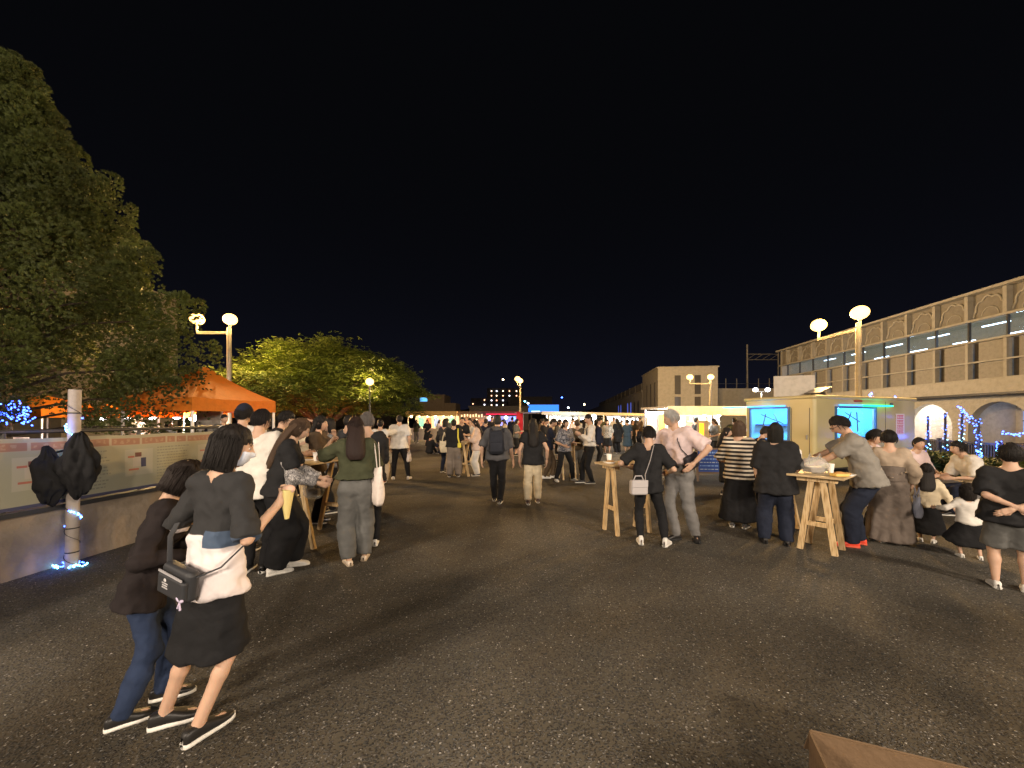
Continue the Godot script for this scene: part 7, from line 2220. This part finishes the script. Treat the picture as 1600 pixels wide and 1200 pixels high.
	var pd := person("woman in long taupe pinafore dress over a pale blouse", {"px": 1390, "py": 848, "yaw": 142.0, "H": 1.45, "hp": 12.0, "top": {"m": cloth(lin(0.34, 0.27, 0.20)), "sleeve": 1.7, "loose": 0.03, "hem": 0.10, "name": "blouse"}, "bot": {"type": "skirt", "m": cloth(lin(0.135, 0.11, 0.092)), "hem": 0.03, "r": 0.27, "folds": 0.10, "nf": 8.0, "loose": 0.04}, "hair": "short", "shoe_m": M.white_shoe, "hl": Vector3(0.16, 1.0, 0.26), "hr": Vector3(-0.24, 0.86, 0.06)})
	dress_bib(pd, cloth(lin(0.135, 0.11, 0.092)))
	tote("small pale blue bag at the pinafore woman's right hand", world_of(pd, Vector3(-0.25, 0.74, 0.03)), Vector2(0.17, 0.26), deg_to_rad(60), cloth(lin(0.30, 0.32, 0.40)), 0.12, 0.09)
	person("little girl with long dark hair, cream cardigan and black skirt, the taller one", {"px": 1448, "py": 847, "yaw": 134.0, "H": 1.01, "top": {"m": M.cream_cloth, "sleeve": 1.8, "loose": 0.03, "hem": 0.0, "name": "cardigan"}, "bot": {"type": "skirt", "m": M.black_cloth, "hem": 0.13, "r": 0.27, "folds": 0.06}, "hair": "long", "hair_len": 0.40, "hair_back": 0.11, "shoe_m": M.white_shoe, "hr": Vector3(-0.42, 0.74, 0.06), "hl": Vector3(0.40, 0.78, 0.12)})
	person("smaller little girl in cream cardigan and flared black skirt, arms raised", {"px": 1514, "py": 872, "yaw": 146.0, "H": 0.85, "top": {"m": M.white_cloth, "sleeve": 1.8, "loose": 0.03, "hem": 0.0, "name": "cardigan"}, "bot": {"type": "skirt", "m": M.black_cloth, "hem": 0.20, "r": 0.36, "folds": 0.07}, "hair": "bob", "bob": 0.15, "hair_c": Color(0.012, 0.009, 0.007), "shoe_m": M.white_shoe, "hl": Vector3(0.50, 1.08, 0.15), "hr": Vector3(-0.52, 0.78, 0.05), "fl": [0.06, 0.0, 10.0], "fr": [-0.09, 0.0, -10.0]})
	person("boy in black T-shirt and grey shorts with hands behind his back", {"px": 1580, "py": 922, "yaw": 136.0, "H": 1.36, "fem": false, "top": {"m": blk, "sleeve": 0.9, "loose": 0.036, "hem": -0.05}, "bot": {"type": "shorts", "m": M.grey_cloth, "len": -0.12, "loose": 0.03, "wide": 1.2}, "hair": "short", "shoe_m": M.white_shoe, "hl": Vector3(-0.02, 1.0, -0.22), "hr": Vector3(0.02, 0.98, -0.22), "el": Vector3(1, -0.2, -0.3), "er": Vector3(-1, -0.2, -0.3), "pl": Vector3(0, 0, 1), "pr": Vector3(0, 0, 1), "fl": [0.09, 0.0, 8.0], "fr": [-0.09, 0.04, -8.0]})
	# seated on the bench
	person("person in pale blue-white shirt sitting sideways on the timber bench", {"pos": Vector3(7.72, 0, -6.35), "yaw": -105.0, "H": 1.62, "sit": 0.40, "lean": 26.0, "hp": 10.0, "top": {"m": M.white_cloth, "sleeve": 1.0, "loose": 0.034}, "bot": {"m": M.navy}, "hair": "short", "fl": [0.1, 0.42, 0.0], "fr": [-0.1, 0.40, 0.0], "hl": Vector3(0.16, 0.66, 0.46), "hr": Vector3(-0.16, 0.66, 0.46)})
	person("person in pink shirt sitting farther along the timber bench", {"pos": Vector3(7.62, 0, -7.35), "yaw": 0.0, "H": 1.58, "sit": 0.40, "lean": 14.0, "top": {"m": M.pink_cloth, "sleeve": 1.4}, "bot": {"m": M.grey_cloth}, "hair": "short", "fl": [0.1, 0.42, 0.0], "fr": [-0.1, 0.40, 0.0], "hl": Vector3(0.14, 0.66, 0.42), "hr": Vector3(-0.14, 0.66, 0.42)})
	person("child in white sun cap crouching between bench and boy", {"pos": at(1541, 800, 5.3) * Vector3(1, 0, 1), "yaw": -40.0, "H": 1.12, "sit": 0.14, "lean": 24.0, "hp": 20.0, "cap_m": M.white_cloth, "top": {"m": M.mid_grey, "sleeve": 0.9, "loose": 0.03}, "bot": {"type": "shorts", "m": M.dark_jeans, "len": -0.05}, "hair": "cap", "fl": [0.1, 0.16, 0.0], "fr": [-0.1, 0.14, 0.0], "shoe_m": M.white_shoe, "hl": Vector3(0.14, 0.5, 0.46), "hr": Vector3(-0.14, 0.5, 0.46)})
	crowd()

func crowd() -> void:
	# people farther off between the stalls, told apart by their clothes and what they stand near
	var tops := [M.black_jersey, M.white_cloth, M.navy, M.grey_cloth, M.brown_cloth, M.cream_cloth, M.olive_cloth, M.pink_cloth]
	var names := ["black", "white", "navy", "grey", "brown", "cream", "olive", "pale pink"]
	var near := ["before the yellow-roofed stall", "before the blue-lit stall", "under the canopy's left half", "under the canopy's right half", "in front of the dazzling white stall", "under the orange tents"]
	var q := [
		[668, 24.0, 0, 0], [700, 22.0, 0, 3], [650, 26.0, 0, 6], [726, 21.0, 0, 2], [686, 27.5, 0, 1],
		[768, 20.0, 1, 0], [789, 19.0, 1, 5], [800, 22.0, 1, 2], [806, 17.0, 1, 3], [757, 25.0, 1, 7],
		[845, 17.0, 2, 4], [851, 13.5, 2, 0], [868, 20.0, 2, 5], [893, 19.0, 2, 7], [912, 22.0, 2, 1], [940, 21.0, 2, 6], [872, 14.5, 2, 3],
		[958, 24.0, 3, 1], [988, 20.0, 3, 0], [1000, 24.0, 3, 4], [970, 28.0, 3, 5], [1015, 18.0, 3, 2], [1029, 26.0, 3, 6],
		[1086, 14.8, 4, 0], [1118, 14.6, 4, 3], [1148, 13.4, 4, 6],
		[262, 12.2, 5, 0], [215, 12.8, 5, 1], [330, 11.6, 5, 2], [348, 10.4, 5, 3], [455, 12.5, 5, 5], [508, 15.0, 5, 4], [565, 14.0, 5, 7]]
	var rr := RandomNumberGenerator.new()
	rr.seed = 99
	for i in q.size():
		var c: Array = q[i]
		var fem := i % 2 == 0
		var skirt := fem and i % 4 == 0
		person("%s in %s %s" % ["long-haired person" if fem else "short-haired person", names[c[3]], ("top and dark skirt " if skirt else "top and dark trousers ") + (near[c[2]] if c[2] != 5 or c[0] < 400 else "beneath the broad tree")], {
			"pos": Vector3((c[0] - 800.0) * c[1] / F, 0, -c[1]), "yaw": rr.randf_range(0, 360), "H": rr.randf_range(1.54, 1.62) if fem else rr.randf_range(1.62, 1.74), "fem": fem, "hp": rr.randf_range(0, 20),
			"top": {"m": tops[c[3]], "sleeve": [0.8, 1.8, 0.9][i % 3], "loose": 0.028}, "bot": {"type": "skirt", "m": M.black_cloth, "hem": 0.2} if skirt else {"m": [M.black_cloth, M.dark_jeans, M.grey_cloth][i % 3], "wide": 1.2},
			"hair": "long" if fem else "short", "hl": Vector3(0.14, rr.randf_range(0.8, 1.25), 0.28), "hr": Vector3(-0.14, rr.randf_range(0.8, 1.25), 0.28)})

# ---------------------------------------------------------------- extras worn or carried
func hip_bag(p: Node3D) -> void:
	var j: Dictionary = p.get_meta("joints")
	var o := thing("hip_bag", "black nylon hip bag with white print slung behind the foreground woman", "bag", Vector3.ZERO)
	var q: Vector3 = world_of(p, j.hip + Vector3(0.02, 0.05, -0.145))
	o.position = q - Vector3(0, 0.09, 0)
	o.rotation = Vector3(0.0, p.rotation.y + PI - 0.15, deg_to_rad(-7))
	o.scale = Vector3.ONE * 0.82
	# local: +z faces outwards (behind the woman)
	var b := MB.new()
	b.rbox(Vector3(0, 0.09, 0.01), Vector3(0.27, 0.18, 0.07), 0.03, Basis.IDENTITY, 4)
	for i in b.v.size(): b.v[i] += b.n[i] * 0.005 * noise3.get_noise_3d(b.v[i].x * 300, b.v[i].y * 300, b.v[i].z * 300)
	var nyl := mat(lin(0.022, 0.023, 0.026), 0.55)
	part(o, "bag_body", b.smooth(), nyl)
	part(o, "pocket", MB.new().rbox(Vector3(0, 0.070, 0.045), Vector3(0.26, 0.12, 0.035), 0.015), nyl)
	part(o, "zip", MB.new().box(Vector3(0.0, 0.142, 0.062), Vector3(0.23, 0.012, 0.006), Basis(Vector3.BACK, -0.02)), mat(lin(0.30, 0.29, 0.30), 0.5))
	# small white print: an emblem over three short lines
	part(o, "emblem", MB.new().ball(Vector3(-0.045, 0.102, 0.0635), Vector3(0.014, 0.010, 0.002), 10, 6), mat(lin(0.45, 0.44, 0.44), 0.7))
	for k in 3: part(o, "print_line", MB.new().box(Vector3(-0.045, 0.084 - k * 0.013, 0.0635), Vector3(0.056 - 0.008 * (k % 2), 0.006, 0.002)), mat(lin(0.38, 0.37, 0.38), 0.7))
	part(o, "side_tab", MB.new().box(Vector3(-0.148, 0.08, 0.01), Vector3(0.008, 0.14, 0.03), Basis(Vector3.BACK, -0.12)), mat(lin(0.5, 0.47, 0.33), 0.7))
	# strap from both ends of the bag, over the left shoulder
	var inv := o.transform.affine_inverse()
	var pts := [Vector3(0.14, 0.15, 0)]
	for w in [Vector3(-0.18, 0.10, -0.11), Vector3(-0.21, 0.20, 0.02)]:
		pts.append(inv * world_of(p, j.hip + w))
	part(o, "strap", MB.new().tube(pts, pts.map(func(_p): return 0.016), 8, 0.25), nyl)
	var pts2 := [Vector3(-0.14, 0.15, 0)]
	for w in [Vector3(0.22, 0.20, -0.06), Vector3(0.21, 0.36, 0.02), Vector3(0.16, 0.50, 0.10)]:
		pts2.append(inv * world_of(p, j.hip + w))
	part(o, "strap", MB.new().tube(pts2, pts2.map(func(_p): return 0.014), 8, 0.25), nyl)
	# ribbon charm
	var ch := MB.new()
	for a in [0.45, 2.7]: ch.ball(Vector3(0.105, 0.02, 0.06) + Vector3(cos(a), sin(a), 0) * 0.020, Vector3(0.020, 0.009, 0.006), 10, 6, Basis(Vector3.BACK, a))
	ch.tube([Vector3(0.105, 0.02, 0.06), Vector3(0.116, -0.025, 0.06)], [0.004, 0.006], 6)
	ch.tube([Vector3(0.105, 0.02, 0.06), Vector3(0.092, -0.02, 0.06)], [0.004, 0.006], 6)
	part(o, "ribbon_charm", ch, mat(lin(0.42, 0.37, 0.5), 0.7))

func shawl(p: Node3D) -> void:
	# patterned wrap round both forearms and behind the waist
	var j: Dictionary = p.get_meta("joints")
	var a: Array = j.arms
	var m := zebra(lin(0.03, 0.03, 0.032), lin(0.40, 0.38, 0.37), 6)
	var bones := []
	for i in 2:
		bones.append([a[i][0].lerp(a[i][1], 0.93), a[i][1], 0.068, 0.075, 0.02, 1])
		bones.append([a[i][1], a[i][1].lerp(a[i][2], 0.86), 0.072, 0.050, 0.02, 2])
	bones.append([a[1][1] + Vector3(0.02, -0.02, -0.03), a[1][1] + Vector3(0.05, -0.22, -0.07), 0.06, 0.03, 0.03])
	bones.append([a[1][1] + Vector3(0.0, 0.0, 0.0), a[1][1] + Vector3(0.03, 0.14, -0.10), 0.06, 0.04, 0.03])
	shell(p, "patterned_wrap", bones, m, 0.018, 0.014)

func hood(p: Node3D, m: Material) -> void:
	var j: Dictionary = p.get_meta("joints")
	var n: Vector3 = j.neck
	shell(p, "hood", [[n + Vector3(0.07, 0.03, -0.03), n + Vector3(0.0, -0.02, -0.09), 0.045, 0.055, 0.04], [n + Vector3(-0.07, 0.03, -0.03), n + Vector3(0.0, -0.02, -0.09), 0.045, 0.055, 0.04], [n + Vector3(0, 0.0, -0.09), n + Vector3(0, -0.12, -0.12), 0.07, 0.03, 0.03]], m, 0.02, 0.006)

func dress_bib(p: Node3D, m: Material) -> void:
	var j: Dictionary = p.get_meta("joints")
	var w: Vector3 = j.waist
	var tr: float = j.tr
	shell(p, "pinafore_bodice", [[w + Vector3(0, 0.10, 0), w + Vector3(0, -0.10, 0), tr * 1.62 + 0.03, tr * 1.75 + 0.03, 0.02, 3, 0.0, 9.0, 0.74]], m, 0.019, 0.005)

func strap_thing(label: String, p: Node3D, x: float, c: Color, low: Vector3) -> void:
	var j: Dictionary = p.get_meta("joints")
	var o := thing("shoulder_pouch", label, "bag", world_of(p, low))
	var inv := o.transform.affine_inverse()
	var b := MB.new()
	b.rbox(Vector3(0, 0, 0), Vector3(0.10, 0.13, 0.04), 0.02)
	part(o, "pouch", b, mat(c, 0.7))
	var pts := [Vector3(0, 0.05, 0), inv * world_of(p, Vector3(x, j.sho.y - 0.18, -0.155)), inv * world_of(p, Vector3(x, j.sho.y + 0.06, -0.04)), inv * world_of(p, Vector3(x, j.sho.y + 0.02, 0.07))]
	part(o, "strap", MB.new().tube(pts, [0.02, 0.02, 0.02, 0.02], 8, 0.3, Vector3.RIGHT), mat(c, 0.7))

func sling_bag(p: Node3D) -> void:
	# pale grey box bag on a thin strap, hanging at the left hip
	var j: Dictionary = p.get_meta("joints")
	var o := thing("shoulder_bag", "small pale grey bag on a thin strap across the woman in leggings", "bag", world_of(p, j.hip + Vector3(0.12, -0.10, -0.20)), p.rotation.y + PI + 0.3)
	var lea := mat(lin(0.34, 0.32, 0.32), 0.5)
	var b := MB.new()
	b.rbox(Vector3(0, 0.09, 0), Vector3(0.21, 0.18, 0.10), 0.025, Basis.IDENTITY, 3)
	part(o, "bag_body", b, lea)
	part(o, "bag_flap", MB.new().rbox(Vector3(0, 0.14, 0.048), Vector3(0.20, 0.09, 0.02), 0.008), lea)
	part(o, "handle", MB.new().tube([Vector3(-0.06, 0.18, 0), Vector3(-0.04, 0.23, 0), Vector3(0.04, 0.23, 0), Vector3(0.06, 0.18, 0)], [0.007, 0.007, 0.007, 0.007], 8), lea)
	var inv := o.transform.affine_inverse()
	var pts := [Vector3(0.09, 0.17, 0.0)]
	for w in [Vector3(0.02, -0.06, -0.175), Vector3(-0.04, -0.28, -0.18), Vector3(-0.07, -0.06, -0.165), Vector3(-0.085, 0.055, -0.06), Vector3(-0.085, 0.045, 0.06)]:
		pass
	for w in [[0.04, 0.17, -0.165], [-0.02, 0.38, -0.15], [-0.075, 0.60, -0.05], [-0.075, 0.58, 0.06]]:
		pts.append(inv * world_of(p, j.hip + Vector3(w[0], w[1] * j.s * 0.93, w[2])))
	part(o, "strap", MB.new().tube(pts, pts.map(func(_p): return 0.007), 6, 0.5), lea)

func shoulder_bag(p: Node3D) -> void:
	var j: Dictionary = p.get_meta("joints")
	var o := thing("shoulder_bag", "black bag hanging under the arm of the man in pink", "bag", world_of(p, j.waist + Vector3(0.21, -0.03, 0.02)), p.rotation.y + PI / 2)
	var nyl := mat(lin(0.014, 0.012, 0.016), 0.6)
	var b := MB.new()
	b.rbox(Vector3(0, 0, 0), Vector3(0.26, 0.20, 0.07), 0.03, Basis(Vector3.BACK, 0.3), 3)
	part(o, "bag_body", b, nyl)
	var inv := o.transform.affine_inverse()
	var pts := [Vector3(-0.08, 0.08, 0)]
	for w in [[0.15, 0.12, 0.125], [0.115, 0.24, 0.135], [0.10, 0.345, 0.05], [0.10, 0.34, -0.06], [0.16, 0.12, -0.12]]:
		pts.append(inv * world_of(p, j.waist + j.R * Vector3(w[0], w[1] * j.s, w[2])))
	part(o, "strap", MB.new().tube(pts, pts.map(func(_p): return 0.020), 8, 0.3), nyl)
